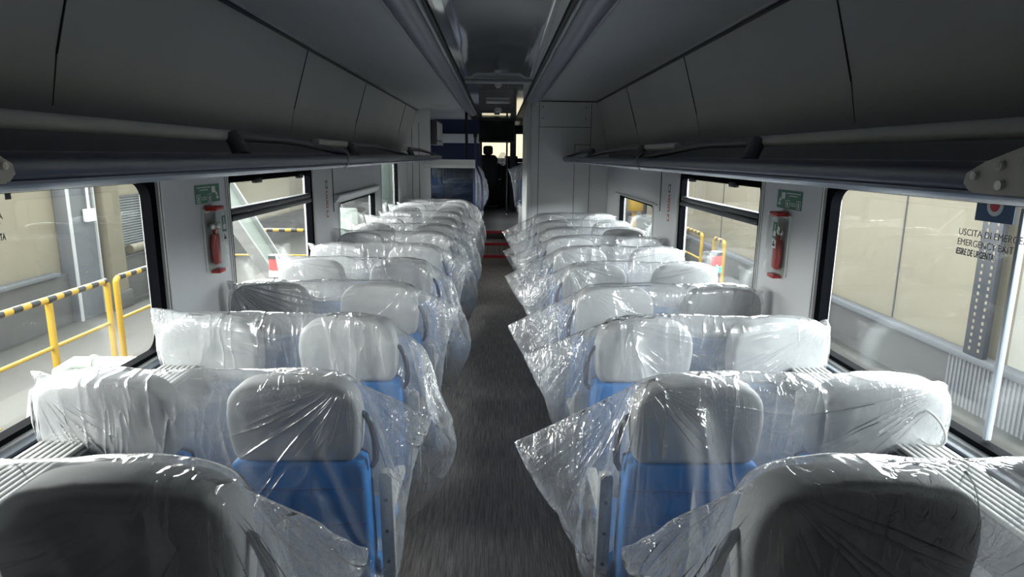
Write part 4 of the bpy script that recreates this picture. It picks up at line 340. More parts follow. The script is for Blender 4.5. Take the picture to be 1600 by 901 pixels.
10,-4,3,1,-2,-2,4,1,-4,4,-1,-4,1,0,1,3,-1,3,1,-1,-2,-2,1,1,-3,0,3,0,0,0,-1,-1,-3,4,0,-1,-1,1,-2,2,0,-9,4,-2,5,-7,4,-9,4,-1,1,5,-4,5,-6,4,3,-3,5,-1,0,1,-2,1,-1,0,2,-3,-2,1,-4,-1,1,-3,7,-1,-5,8,-2,-1,2,1,-2,-2,2,1,1,-7,-7,-5,5,-5,8,-7,
4,0,-5,4,-1,3,-5,1,1,1,0,-1,1,2,-1,6,-3,-2,2,-7,3,2,-1,2,-2,-5,0,5,-7,3,-1,-3,3,-3,1,0,-2,-2,4,2,5,-7,4,-4,4,0,-1,2,1,-2,-2,8,-2,-4,1,2,5,-1,-1,-2,-8,4,-1,-2,5,-3,0,0,-4,-2,2,0,-7,8,-5,-2,4,-3,2,-1,-1,0,3,-6,3,-1,6,-3,3,0,-1,-2,-1,
-1,3,2,-4,1,3,0,1,-6,-3,-1,-1,2,-1,0,1,-5,-2,2,-1,0,6,-3,-4,9,-8,2,5,-1,-1,2,-2,-3,1,-3,1,4,-2,1,0,2,-2,2,-1,-1,-3,-1,-3,0,5,3,1,-13,2,3,2,2,-1,3,-5,-3,6,0,-7,1,1,-3,3,3,-5,0,5,-6,2,0,-2,-2,4,0,1,-1,4,3,-2,-1,0,2,-6,7,-3,1,-4,6,4,-2,
-3,-17,7,3,-1,2,-1,-3,2,4,-2,-1,-3,4,-6,0,3,-2,1,-2,3,1,4,-8,6,-5,1,-1,-1,1,2,-2,1,-6,3,0,2,-3,-3,2,-4,8,-2,-1,4,-13,-2,4,-1,6,-6,2,-3,-3,7,4,-6,6,-8,8,-3,-8,4,1,1,3,-5,-2,6,-6,9,-2,-7,0,2,1,2,5,6,-2,-2,-8,6,-4,2,10,-4,2,1,-12,-7,3,
2,0,1,4,-2,-3,-3,3,5,-1,-3,4,-2,-2,3,-3,-3,4,-2,5,0,-5,6,-4,-4,6,-6,1,2,0,-3,-2,3,-2,3,1,3,-1,-2,2,3,-6,-13,1,3,2,-3,-1,7,-4,0,-2,-5,8,6,-2,-2,-2,1,2,-5,5,-2,0,-1,2,5,-8,1,0,-6,5,1,-3,0,2,-4,-2,3,2,-1,1,0,2,-1,0,-17,2,0,4,-3,6,1,-2,
0,0,-3,-2,-4,9,4,4,-4,-1,-4,5,-7,5,-3,1,-4,4,-1,-1,2,-3,3,-7,8,-2,-2,5,-6,-3,5,3,0,2,1,-1,-12,-2,-2,0,3,1,2,0,-1,-1,2,-3,-2,-1,-2,9,3,0,-5,3,-4,2,-3,7,-6,4,-1,-1,0,-2,5,-9,2,-3,6,2,-3,9,-3,1,0,3,-1,-3,-2,-9,2,-2,0,2,3,3,-5,1,0,0,-1,
-2,-3,2,-2,6,4,2,-6,0,-1,1,-1,2,0,-2,2,-2,3,-8,6,-4,1,1,3,-1,1,5,-1,0,-1,0,-1,-9,-2,-1,0,1,1,0,0,7,-10,2,-2,2,2,-4,-2,4,-3,8,2,-1,-3,1,-3,1,2,0,-1,3,-6,-4,11,-10,4,0,-3,-1,3,0,2,-1,1,1,2,-8,-6,-1,-2,1,3,1,5,-3,-1,-1,0,-2,2,-5,1,-1,
-2,6,-1,6,3,-3,-3,2,-3,-2,4,-4,3,0,-1,-3,1,2,2,-4,4,1,1,0,5,-5,-2,-1,-6,-3,-2,1,1,2,3,-5,1,3,2,-8,4,3,-3,-1,-3,-2,2,3,3,4,2,-4,-3,-1,3,-2,4,-8,6,0,-8,6,-1,0,4,1,0,0,1,-3,3,4,-11,-5,-2,-1,2,-1,3,1,-2,3,0,-2,2,-3,-1,2,2,-6,0,-4,4,1,8,
0,1,-5,-1,-3,5,1,1,-4,-4,8,-4,2,2,1,0,1,2,-1,-1,3,-6,-5,-4,-1,2,-1,2,7,-7,4,-2,1,-1,-2,3,-4,5,-4,1,-5,1,-4,7,-3,10,3,-1,-8,2,-5,4,1,-3,0,-5,7,4,-2,0,1,2,1,-1,2,-4,-5,-4,-2,0,-2,3,1,-3,7,-2,4,-5,0,0,0,-1,0,2,-1,-2,-2,2,-4,7,-5,9,-1,
5,-12,3,1,1,-2,0,-2,5,-1,-3,-6,-2,2,-3,6,-5,0,-10,-3,0,1,4,-5,4,1,4,-1,0,-4,-1,-2,1,4,0,-2,0,-1,6,-4,-1,-3,2,-1,4,-7,9,0,-3,-1,-3,2,2,0,-1,-1,-2,6,-5,1,-3,2,-5,-3,-4,1,1,-1,2,0,6,-9,11,-6,-10,7,0,3,4,-7,2,-1,8,-4,-11,-2,2,6,2,-2,1,
6,-1,-5,2,-1,-1,6,-11,1,-5,12,-5,6,2,-1,-3,-4,-4,2,-2,0,2,1,2,-3,3,0,-9,13,-12,6,3,-3,8,-1,0,-12,5,3,-9,0,-2,2,5,0,-1,2,-2,0,2,-1,-4,4,-4,11,-1,3,2,-2,-1,-3,0,-2,1,1,1,-1,-2,3,-1,5,-8,12,-7,0,4,-2,5,-4,-6,-6,12,-8,-9,11,-7,0,2,2,1,
2,-4,3,-2,5,3,-8,3,6,2,2,4,-2,-1,-7,4,-5,1,3,-1,-1,0,4,-6,8,-3,3,0,-8,11,1,0,-7,-6,-4,6,0,-4,1,-2,-5,4,-1,4,3,-6,4,0,-1,-5,-4,14,4,2,-2,-1,1,1,-6,8,-11,4,5,-5,2,2,-1,1,0,3,3,-1,-5,7,-5,-5,-3,-4,0,8,-1,-3,-5,7,-6,5,-7,-1,0,9,-3,1,-3,
-5,-1,11,11,-2,1,-2,-1,-1,0,1,-3,6,-13,-2,0,10,-1,1,1,-2,-5,5,-1,-12,9,-4,-2,1,3,5,1,0,-5,3,-1,2,-3,-1,-8,-3,1,5,3,-7,-2,11,14,-6,6,-4,0,-5,2,-3,6,-2,-6,-2,1,7,-10,-3,11,2,1,-3,-5,-11,7,-5,17,-4,0,5,2,0,4,-5,3,1,-5,0,-2,3,-2,-10,0,
-1,-3,8,7,-3,-1,5,-1,-10,5,3,0,-6,-2,-6,0,-2,5,-2,5,-10,14,2,1,-5,9,-6,-3,-5,11,3,-3,-1,1,1,-2,0,0,3,-2,-1,-4,-6,-3,5,-13,4,16,-4,-1,1,-2,-8,7,1,-3,-2,4,-4,-5,4,9,-11,5,2,-1,-9,16,2,-2,-2,5,-1,-2,-1,0,2,0,-1,-3,4,-6,-1,-5,0,-4,-7,3,
15,0,-5,-4,-9,13,-6,10,-11,3,6,-2,4,-1,-4,-5,4,-3,2,6,-2,-4,4,-4,3,5,0,3,-7,-3,-4,3,-1,0,-3,-5,-4,0,3,-4,3,-2,1,3,9,-13,4,12,1,-10,-10,17,-7,3,2,-2,-1,-4,2,-5,0,-6,1,-1,3,-2,6,-1,3,-1,-2,4,2,2,-2,-1,-11,-2,-4,-1,1,1,0,1,2,-5,0,3,10,
-9,10,-16,8,-2,0,3,-7,0,7,5,-4,-10,-2,-7,3,-10,3,12,-9,-4,17,-2,-1,-5,2,-2,7,-1,-4,3,-4,4,1,-1,-1,-2,-5,-3,-6,-1,1,-1,3,-4,4,0,2,-4,15,-5,-5,-6,-1,-1,-3,6,4,1,3,-16,-2,7,-8,1,1,6,9,-4,8,-1,3,-4,-2,3,-1,3,1,-2,-3,3,0,2,0,-2,-2,-2,-2,
-6,-3,1,0,-2,-2,0,10,3,-1,-3,-13,4,-5,13,2,-7,-7,1,-3,2,1,0,0,8,1,-2,6,-3,3,2,2,1,-3,1,0,1,-4,2,0,0,0,0,2,-2,1,-6,-7,-7,11,-12,-1,2,-2,0,7,5,-6,1,-8,-5,-10,3,2,2,-6,-1,1,-4,7,16,-5,-6,6,-2,1,1,0,4,-3,-1,4,-2,0,2,-3,1,3,-3,4,-5,-2,4,
-2,-12,12,-13,3,0,3,-6,-4,-1,-2,1,-2,6,-6,-2,-7,1,-1,2,1,-1,10,5,-9,2,2,2,1,0,-1,2,0,0,3,-2,-1,1,1,-3,3,-3,1,5,-12,-3,9,-7,-1,1,1,-4,-2,4,0,3,-5,419,10,10,9,9,8,8,8,9,6,6,7,6,2,3,5,8,0,6,0,3,6,2,6,-1,3,3,4,0,3,3,5,-1,5,1,2,1,4,0,0,
4,0,2,2,3,-7,12,2,-6,-10,0,-2,-1,0,0,-4,5,-5,-2,-3,5,-5,4,-6,5,-1,0,-2,0,3,-8,6,-1,1,0,2,-2,0,-1,3,-2,4,1,1,-2,8,3,-4,4,-2,-3,-3,17,-7,-8,-3,7,-6,1,0,-3,5,1,-6,2,-1,0,-6,5,-3,-1,0,0,1,4,-3,-1,4,-4,1,-3,-1,2,2,1,-3,1,3,-3,-1,4,-1,-6,
2,4,0,1,4,4,-4,-5,-5,-2,-3,1,-2,2,3,-7,1,0,-2,-2,0,3,1,0,1,0,-5,5,-2,-2,-1,0,2,0,3,-2,0,-3,2,3,-1,-2,1,-1,0,4,0,-1,-3,3,0,2,-2,-3,4,-7,-3,-1,-1,1,2,-1,0,-2,-1,1,1,1,1,0,-3,1,-2,5,-6,0,3,-1,1,0,1,-3,2,0,3,-6,1,1,-2,4,0,-2,-2,4,-2,3,
-4,1,-1,1,1,1,-3,-6,-3,3,0,-1,-1,3,-4,2,-1,-1,2,0,-3,1,2,-1,-1,3,0,-1,1,-3,-1,2,0,-1,0,1,4,-3,1,0,-4,2,1,0,-4,3,0,-3,3,2,0,-1,1,-6,-2,-1,0,2,-4,4,-4,3,-3,2,0,-2,-2,2,2,-4,1,-1,0,1,-1,1,1,2,-6,4,1,-4,2,-2,2,-3,2,1,2,-3,2,-1,1,-2,4,-2,
-1,1,2,0,-3,4,-12,1,0,3,-5,-1,1,-1,1,2,-2,0,2,-2,0,1,-1,2,-3,3,-2,3,-4,5,-4,1,2,-5,3,-1,1,0,0,-2,3,-4,5,-3,1,1,1,-3,0,2,-2,-7,-2,1,1,-2,-2,0,1,-1,-1,2,-4,4,0,-1,-1,4,-2,-2,1,1,-3,1,-3,5,-4,2,0,1,2,-3,0,1,-2,2,2,-5,6,-5,1,1,-3,0,0,3,
-3,1,-3,-6,0,0,0,0,1,-3,1,1,-5,4,-2,0,1,1,-4,1,4,-5,0,2,-1,1,-1,3,-3,-1,2,0,3,-1,0,0,-4,1,3,-5,3,-1,1,0,0,4,-2,-1,1,-8,-2,3,-3,0,-1,-2,2,-3,2,1,0,-1,3,-1,-2,0,2,-5,2,1,-1,3,-1,1,-1,1,0,-1,0,-2,2,0,-1,1,-1,2,-1,1,1,-3,1,0,0,-2,3,-4,
-7,-1,-3,1,-1,4,-4,-1,0,2,1,-2,1,-1,-3,2,0,1,3,-3,2,-2,-1,-1,-2,0,4,0,0,0,-2,1,1,1,1,-5,0,3,0,-1,1,1,-2,-1,0,1,3,-10,5,-2,0,3,-10,3,-1,1,-1,-2,2,2,-2,2,-4,3,-2,-2,5,-5,4,-3,6,-2,-1,1,-2,-2,0,1,-1,1,3,-5,7,-1,-1,-1,1,-1,0,3,-1,-1,-1,
-1,-6,-3,2,-1,-6,5,-2,2,-3,-1,2,0,0,-1,0,1,0,-3,5,-3,0,2,1,-6,3,1,-2,1,1,0,1,0,-4,1,2,-3,1,1,-1,-1,0,3,-1,0,1,0,-2,-9,2,-1,-2,0,-1,2,-5,5,-3,3,-2,-1,1,-1,0,-1,2,-2,2,1,-5,1,2,0,0,0,-1,1,2,0,0,2,-4,2,-2,1,-3,5,0,0,-5,2,0,0,2,0,-8,-3,
1,-2,-1,-2,0,6,-4,4,-2,2,-1,0,-3,4,-3,2,-2,1,-1,3,-1,1,-1,-3,0,3,-3,1,-2,2,1,1,1,1,-5,5,-5,-2,1,4,-1,0,2,-5,4,-6,-2,0,-3,3,0,-1,-2,1,-2,-1,1,-1,0,2,-2,1,0,0,-1,4,-5,3,0,-2,1,2,-1,0,0,2,-3,-2,3,-1,-1,2,-4,1,3,3,-5,0,1,0,2,-4,-9,2,-2,
1,-7,4,0,-1,1,2,-3,2,0,-1,0,1,-1,-3,5,-2,-1,1,0,-3,1,5,-3,-2,4,-3,1,-3,2,-3,4,1,0,0,-1,2,-4,5,-2,-2,0,-1,3,-9,-2,0,4,2,-5,0,-1,3,-6,4,-1,-3,3,1,-3,1,0,-1,-1,1,3,-4,5,0,-5,0,2,-2,2,-2,6,-2,0,-1,-1,-1,4,0,-2,0,-3,1,2,-1,1,0,-7,-1,0,-3,
-2,2,0,3,-4,2,0,-1,1,-1,-1,1,-1,4,-4,1,-1,0,0,1,-2,2,-1,3,0,-4,2,-2,1,2,-5,4,1,-3,0,-2,4,2,-2,-2,3,-1,2,-7,-2,1,-4,2,0,-3,-1,2,2,-2,1,1,-4,3,-2,2,-2,3,-1,3,-4,2,-3,1,0,0,-2,3,-1,0,-2,4,-3,4,-5,3,1,0,0,1,-5,4,-1,-2,0,0,-6,-1,-3,-1,-1,
0,4,-4,1,0,0,-1,1,1,-4,4,-2,1,0,2,-4,0,2,-2,4,1,1,-3,-3,3,-2,3,-6,3,0,2,-4,0,1,2,-4,5,0,-1,0,0,-1,-7,-1,-1,0,-2,1,-2,4,-1,-3,1,0,-2,3,1,-3,3,-5,0,-1,2,5,-4,2,-1,-3,0,1,-1,1,1,-2,5,-3,-1,0,2,3,-2,-1,-1,1,0,1,1,0,-1,-7,-2,2,-2,1,-2,0,
-1,-4,4,0,-3,1,1,-2,4,-5,5,-1,1,-2,0,-1,2,-3,2,2,1,-2,-1,1,3,-5,2,-2,4,-1,-3,2,-1,2,-2,-3,2,1,1,0,-9,-2,2,-3,0,-2,2,1,1,-1,1,-1,0,-2,1,-2,5,-3,1,-2,1,-1,1,-1,3,-1,-3,3,0,-1,3,-4,4,-1,0,-4,0,2,0,3,-1,-3,2,0,-1,-1,3,-12,2,0,1,-3,5,-4,
-1,2,-1,2,-3,3,-3,4,-2,-3,2,-2,2,0,1,1,-1,-2,1,2,-3,2,0,-5,4,-2,-1,4,1,-2,-3,1,-2,3,1,-1,1,1,0,-1,-5,-3,-2,-1,4,-6,1,2,1,-1,-2,4,-4,1,-2,2,3,-4,1,1,-1,-3,4,-2,1,-3,3,-2,0,1,2,-2,1,0,-2,-1,3,0,-2,3,-2,2,0,-2,-1,1,-1,-12,1,1,1,-1,-2,
3,-1,-1,2,-4,1,-2,1,1,-1,0,1,1,1,1,0,-5,4,-3,5,-7,4,1,2,-2,-2,0,3,-1,2,-1,-3,1,1,-2,0,-1,3,0,0,0,-9,1,-1,1,-2,1,-3,2,0,-3,3,-4,2,3,-1,-2,-1,5,-5,-1,3,0,1,-4,3,0,0,-3,2,-1,-1,3,1,-1,-2,-1,2,1,2,-4,1,1,0,0,2,-3,-2,-9,1,0,-2,1,0,-1,-1,
-1,1,-2,2,3,-3,-2,3,-1,-2,3,-1,-2,-1,1,3,1,-5,4,1,-1,-2,3,-3,-1,0,1,1,-2,3,-4,4,1,-3,5,0,-4,-1,5,-12,3,1,-2,-1,2,0,-5,3,0,-1,1,-3,2,0,0,1,-1,0,2,0,-1,2,-1,-3,3,-3,1,0,0,2,0,-2,1,1,1,-1,-2,4,-6,2,2,-3,1,5,-5,-1,-8,-4,2,1,0,-5,3,3,-3,
-1,0,0,3,-3,3,-4,2,0,0,-2,1,3,-5,1,3,-1,1,-2,0,4,-5,2,3,-4,2,-4,3,2,-4,3,-1,2,0,1,-1,13,-15,-9,2,0,3,-5,2,-7,2,-2,3,1,2,-5,3,-4,3,1,1,0,-3,2,-1,3,-2,-1,0,1,0,0,-2,1,0,-4,6,-3,1,-2,2,-1,1,1,-1,2,-1,0,-1,19,-9,0,0,-3,3,0,-1,-2,0,-1,2,
-1,1,-1,2,-1,0,-1,0,4,-7,4,-3,3,-2,0,2,1,-4,0,3,-3,4,-2,0,2,-1,0,1,-1,-2,1,-2,0,3,1,4,-8,-3,2,2,-4,1,4,-6,1,3,-3,-1,1,-1,2,1,-4,1,0,-2,3,-1,0,-1,3,2,-6,3,2,1,-5,3,0,-1,1,-3,3,-2,3,-1,2,-5,2,2,1,2,-1,-11,5,-5,1,1,1,-3,4,-2,-5,2,-1,4,
-2,-2,2,1,-2,1,1,2,-5,5,-2,-2,-2,4,-3,1,0,3,-1,-4,4,-2,3,-2,-2,0,3,-5,4,4,4,-1,4,-12,-6,-4,1,1,5,-5,2,-3,0,-1,1,0,-3,2,-1,1,0,-2,2,-1,-2,1,0,1,-2,1,2,-2,2,-3,2,-1,1,-4,6,-3,2,0,-3,2,0,3,0,1,-1,-5,17,-8,-4,5,-2,-2,1,1,2,-3,2,-2,0,-2,
1,2,-4,0,3,-2,2,-2,2,-4,1,4,1,-3,0,-1,1,0,-1,2,-1,-3,2,-2,2,5,-5,2,2,-1,-2,0,10,-6,-14,10,-3,-2,4,-2,-2,-1,2,-3,1,-2,-1,0,3,-2,3,-3,1,0,-1,-1,3,-2,0,1,-2,2,-1,2,-1,3,-1,-2,2,-1,0,2,-5,2,3,-1,1,-2,4,3,19,3,-2,-6,6,4,0,8,-1,4,-1,2,-1,
0,7,2,-3,2,-2,3,5,-5,-1,-1,3,-3,-2,-4,2,-4,-1,-5,1,-4,2,-4,-3,-3,-1,-1,1,-4,-1,5,-6,15,-2,1,10,-5,4,6,-4,5,3,5,-8,5,4,-9,2,7,1,1,0,-6,-1,0,-2,-5,0,0,0,-3,2,-2,0,4,-1,-4,-1,3,-3,1,4,-8,1,-1,-4,5,-8,2,-3,1,1,-3,0,2,0,1,2,9,-1,0,1,3,-6,
3,-2,-1,-2,-1,-1,-4,5,1,1,0,0,-1,-1,0,-4,-1,2,1,-2,2,1,-4,1,2,-2,-4,0,-6,3,-1,-1,2,0,-1,0,-1,-1,1,-2,3,5,7,-6,-1,-1,-1,0,1,0,1,-1,-5,-2,-3,1,-3,4,-2,2,-1,2,-1,3,-1,0,0,-1,1,-2,1,0,-3,2,-5,6,-5,1,2,0,-3,1,1,-3,7,-4,-2,0,2,5,0,1,1,-1,
0,0,0,0,0,-4,-5,6,-6,5,-4,1,-3,-2,-2,4,-4,0,1,-2,2,1,-2,-2,7,3,-4,5,0,-3,0,3,-1,-3,2,-2,2,0,1,2,0,-1,-2,-1,-1,2,-5,0,2,-3,1,5,-5,-1,-4,1,-2,3,-2,-1,-1,7,-7,4,0,1,-3,0,5,-5,-2,2,-2,-1,2,-1,0,-2,2,-2,0,-1,3,-4,4,-2,-4,-2,-1,1,-2,2,-3,
1,0,3,-2,0,1,2,-1,-1,-2,1,3,-2,-6,8,-3,1,0,-2,3,-1,1,1,3,1,-1,-4,2,-4,4,-2,0,-2,1,-3,9,-5,-5,-4,2,-1,-1,0,-1,1,2,-1,-1,-4,2,-1,3,-1,2,-1,4,-2,3,1,-2,0,0,-3,2,1,-4,5,-2,-3,2,-2,3,-4,0,-3,-1,1,2,3,3,-1,-10,-3,5,-2,-1,3,-4,4,1,-5,2,0,
2,0,1,-6,1,1,4,-5,-1,2,1,0,-2,1,4,-1,1,2,-4,4,-1,-2,1,-3,2,0,0,1,0,2,0,-3,-13,2,2,0,0,1,-1,1,0,1,0,-1,0,1,-1,-1,1,2,-3,-3,7,1,-5,3,0,1,-1,-1,2,0,-1,0,-3,3,0,-3,3,-3,0,1,1,2,-1,0,-6,2,-2,-2,0,-1,0,0,3,-4,1,2,0,2,-1,-3,2,0,-4,4,2,-4,
3,0,-3,1,-1,1,-1,2,-3,6,0,4,-3,1,2,-3,2,2,-1,0,1,-2,-2,-7,0,0,0,1,2,-2,1,-3,0,4,-2,4,-6,1,2,0,-4,6,-1,-4,3,0,-1,2,1,-1,-1,1,1,-2,-1,3,-1,1,-3,0,-1,1,1,2,1,-2,1,-11,4,-3,1,2,-2,-2,3,-4,3,2,-3,1,-2,3,0,-3,-1,4,-3,1,1,2,-2,3,0,-2,3,-3,
1,-1,6,-5,1,2,1,-2,1,2,-1,-1,1,-1,3,-7,-5,0,3,-4,2,1,1,1,-2,-4,3,-5,2,3,1,-1,3,0,1,-3,1,0,-4,4,-3,1,0,0,4,-3,3,-4,2,-1,-2,0,1,2,0,2,-1,0,2,-7,-2,4,-3,-7,7,-7,2,3,-4,2,3,-7,6,1,-4,2,1,2,-3,1,1,-3,2,-1,1,3,-2,-1,1,0,2,-5,2,2,-1,0,-2,
2,-2,1,0,2,0,-4,-4,-3,0,3,0,-5,6,-6,1,0,2,-1,4,-3,0,0,-1,1,1,2,-1,-2,1,-2,2,-2,-1,0,3,1,-1,-1,1,1,-1,4,2,1,0,0,-1,2,-1,-3,-1,-3,-2,0,-1,1,0,-2,3,0,0,-3,1,0,0,-1,1,3,-2,-2,3,0,2,-4,4,-4,0,5,-2,-3,2,3,-3,4,-5,3,-3,-2,3,4,-3,2,-2,2,0,
-7,1,-4,0,-3,0,0,4,0,-3,5,-2,1,-2,0,-1,0,-1,0,0,1,0,1,0,-4,6,0,-3,4,-1,-4,-2,6,-2,5,-3,3,4,-5,-2,4,0,0,-2,-4,-2,-4,3,0,1,2,-3,-1,3,-1,-4,1,1,-1,-1,3,-1,-3,6,2,-2,0,2,0,-2,0,-2,-1,-2,7,-2,2,-1,-3,1,4,-1,1,2,-1,0,1,0,-4,-6,1,-2,1,-1,
-1,0,5,-3,-3,1,-1,2,-4,6,1,-2,1,1,-5,1,1,0,-1,3,4,-6,1,1,0,-1,-1,0,3,-1,2,-1,0,-2,2,2,1,-2,-3,-2,-2,-4,1,0,2,-1,0,-4,3,2,-1,-2,3,-2,-3,-3,3,2,0,1,-5,3,-1,2,2,0,2,-2,-2,4,-5,4,0,0,4,-4,1,3,0,-1,0,0,-1,-1,-2,-3,1,3,-1,-5,0,1,4,-2,0,-4,
4,-2,0,-1,8,-8,0,2,4,-2,-2,2,-2,-3,3,0,-2,5,-3,3,1,-3,-2,3,-1,0,0,2,1,0,-4,1,0,-7,1,-2,0,-2,3,2,-2,-1,2,-5,6,-3,-1,0,5,-5,-1,0,0,0,9,-4,-4,4,-2,-2,4,0,-3,1,-1,2,-1,2,-1,0,6,-7,0,2,-1,3,-4,-4,1,2,0,-3,1,0,0,-1,3,-1,5,-2,-5,1,2,-2,4,
4,-4,-1,-1,-5,6,-2,-1,1,1,-3,2,0,1,-1,-4,5,0,-3,4,2,2,5,-2,0,0,1,-4,3,-4,2,0,1,-2,-2,5,-1,3,5,-7,1,-1,1,1,-4,-1,3,1,-4,2,-2,2,1,0,-3,-1,4,-4,0,2,2,2,-6,3,3,-2,7,-1,3,-2,-6,-2,4,-2,6,-4,-3,-1,0,2,2,3,2,-6,0,7,-1,-1,-4,-3,3,0,-4,2,3,
-5,7,-6,2,-3,2,0,0,-1,2,3,0,-4,3,4,1,-5,1,3,-4,9,-5,-3,4,-1,8,-3,-7,2,-2,1,5,-2,-4,5,-2,-1,-2,2,-1,-3,-1,1,1,-2,3,-2,6,-3,5,-8,-2,4,0,8,-3,-5,7,-4,3,-5,-1,3,-4,2,-4,5,-4,1,5,-2,-2,0,0,0,2,-3,4,-1,-4,1,-2,2,-3,3,0,1,-2,-1,1,1,0,-3,5,
2,6,-12,0,8,-3,-2,5,11,-9,-7,3,-4,-4,2,3,-1,-1,0,7,-6,-2,14,-6,-10,2,0,1,5,-3,1,-6,1,3,1,2,2,0,7,-1,-7,-3,-3,0,3,-1,-2,1,-1,0,0,4,9,-12,10,-4,-8,3,6,0,-5,-1,2,5,-4,-2,2,8,5,-1,-9,2,7,-7,-4,-2,1,5,1,6,0,0,-1,-9,2,5,-2,0,-1,-9,0,5,-3,
1,-1,5,9,-10,-5,-1,-1,-1,0,-1,-4,6,-3,-4,6,2,-3,5,1,1,1,-1,2,-6,6,-3,8,3,-2,-1,-6,-1,-4,0,4,-5,-5,2,1,-2,3,-3,-2,23,4,-5,-15,-4,-5,8,-3,-1,0,2,0,3,-3,0,1,-3,2,14,3,-10,-3,-2,4,-3,0,-2,9,-13,3,0,-4,3,0,2,4,-4,2,4,2,0,6,-1,4,-1,-3,-1,
5,3,-17,-2,-4,-2,2,1,-2,1,-2,0,-1,2,1,1,3,-4,1,3,1,-1,-3,4,-2,-4,5,-7,1,1,0,1,5,-1,7,4,2,0,1,-10,9,-2,6,-10,2,-4,-7,-2,-1,-1,1,0,-2,4,-2,-2,-1,6,2,10,-3,-15,9,-5,5,1,-1,-1,0,-3,12,2,-1,-9,0,-3,-1,-2,0,-1,0,3,2,4,13,-2,3,-2,0,2,-4,2,
1,-3,-5,1,-9,-3,-1,0,2,1,1,2,-3,0,13,-16,-1,4,14,1,-10,-5,3,-1,5,2,2,-1,1,-2,-1,1,-2,-3,-3,0,-2,-2,3,0,-3,16,-1,1,3,0,2,-1,-5,-1,-2,-8,-1,1,-2,2,0,2,-2,-1,-5,3,0,-2,14,-7,-5,0,2,0,7,4,-3,-2,5,-2,-4,2,3,-3,-2,-3,-5,-4,2,8,-8,4,8,-4,
4,1,7,2,1,-2,-8,-2,0,3,1,2,-9,1,2,5,-6,2,1,3,11,-11,-2,1,-2,1,4,6,-1,-6,5,2,-1,-5,3,-1,0,-3,-1,-1,0,-1,0,-5,0,1,0,-1,5,4,3,1,6,8,-1,-4,-4,2,-1,-6,6,6,-3,-1,-1,0,7,-8,2,2,-4,0,3,3,4,-5,-1,2,3,-1,-2,-2,2,-3,-2,-2,4,-4,-2,1,1,0,0,-5,0,
5,21,],
[-430,14,15,13,14,15,15,13,15,14,14,15,15,14,14,14,23,12,20,14,16,17,17,16,17,16,16,17,16,17,16,16,16,15,17,16,16,16,11,24,21,13,13,12,8,11,3,3,0,0,0,1,-1,-1,1,-1,0,1,0,-1,1,-3,0,-3,1,2,0,1,-1,0,0,-1,0,1,-1,0,0,0,0,0,1,-1,-2,3,0,2,-2,
-7,7,-1,2,8,-14,-3,6,1,-1,-1,1,-1,0,0,1,0,0,-1,1,-7,0,-1,-2,8,-4,1,-1,0,0,0,0,0,-1,0,1,-1,0,0,0,0,0,2,-2,1,0,-1,-1,3,2,-5,-4,-5,2,6,-1,1,3,-4,2,0,1,-1,-1,0,-1,-6,3,2,3,2,-8,-1,0,0,1,-1,0,0,0,0,0,-1,0,0,0,1,0,0,0,0,0,0,-4,2,0,1,5,-14,
11,1,5,1,0,-2,4,-2,1,-2,1,0,-2,-3,4,4,1,-3,-6,3,-3,0,0,-1,0,0,0,0,0,0,0,0,0,0,-1,0,1,0,0,-2,6,-3,5,-9,2,1,8,3,0,7,-1,1,0,-1,1,0,0,0,-2,-2,3,0,-1,-2,1,0,0,-1,-3,0,0,-1,1,-1,0,1,-1,1,0,0,0,0,0,-1,0,-1,2,-3,3,-4,2,-1,3,1,-7,-2,7,0,-1,
1,0,-1,-1,1,-2,0,3,0,-1,0,2,-1,-4,0,-1,-1,-1,0,0,-1,1,0,-1,1,-1,0,0,0,0,0,0,0,1,-1,0,0,-1,1,0,0,2,0,1,7,-1,-1,1,0,0,0,0,-2,1,1,-2,3,0,-1,0,2,-7,3,1,-5,-1,1,0,0,0,0,-1,0,0,0,0,0,0,0,0,-1,0,1,-1,1,-1,0,-1,3,1,-2,6,1,0,0,-2,1,1,-1,2,1,
-3,2,-2,-1,1,1,-1,2,-5,-4,4,-2,-1,0,-1,0,0,1,0,-1,0,0,0,0,0,0,0,0,-1,0,0,0,0,0,0,4,-3,9,-4,1,0,1,0,-2,0,1,0,1,0,1,0,0,0,-2,-8,3,2,-4,0,1,-1,1,0,-1,0,0,1,0,-1,0,0,0,0,0,0,0,0,-1,0,0,1,-1,3,-1,9,-2,0,-1,1,-2,2,-2,2,-2,1,0,-1,2,-1,1,-3,
-1,-2,0,0,-1,-1,1,-1,0,1,-1,0,0,0,0,1,-1,0,0,0,-1,0,1,1,-1,0,-2,3,-2,5,11,-6,1,1,-1,3,-1,1,-4,2,0,0,0,0,1,-3,-7,7,-3,-1,0,-1,0,-1,1,-1,0,1,-1,0,0,0,-1,1,0,0,-1,1,0,-1,1,-1,1,0,1,1,0,1,5,-1,2,-1,-1,1,-1,2,-1,-1,2,1,-1,0,-2,1,-9,3,2,
1,-3,-1,1,-1,1,-1,0,0,0,0,0,1,-1,-1,0,1,1,-1,1,-2,2,-1,0,1,2,-2,3,5,1,-3,0,1,-2,1,1,2,-3,2,-2,0,0,-2,-2,-3,1,1,-2,4,-3,-1,1,-1,1,-1,1,-1,0,1,-1,0,1,-1,-1,1,0,-1,1,-1,0,1,1,2,-1,4,2,-1,2,0,-2,2,2,-5,1,4,-3,0,0,-1,-3,-7,5,0,2,-2,-1,1,
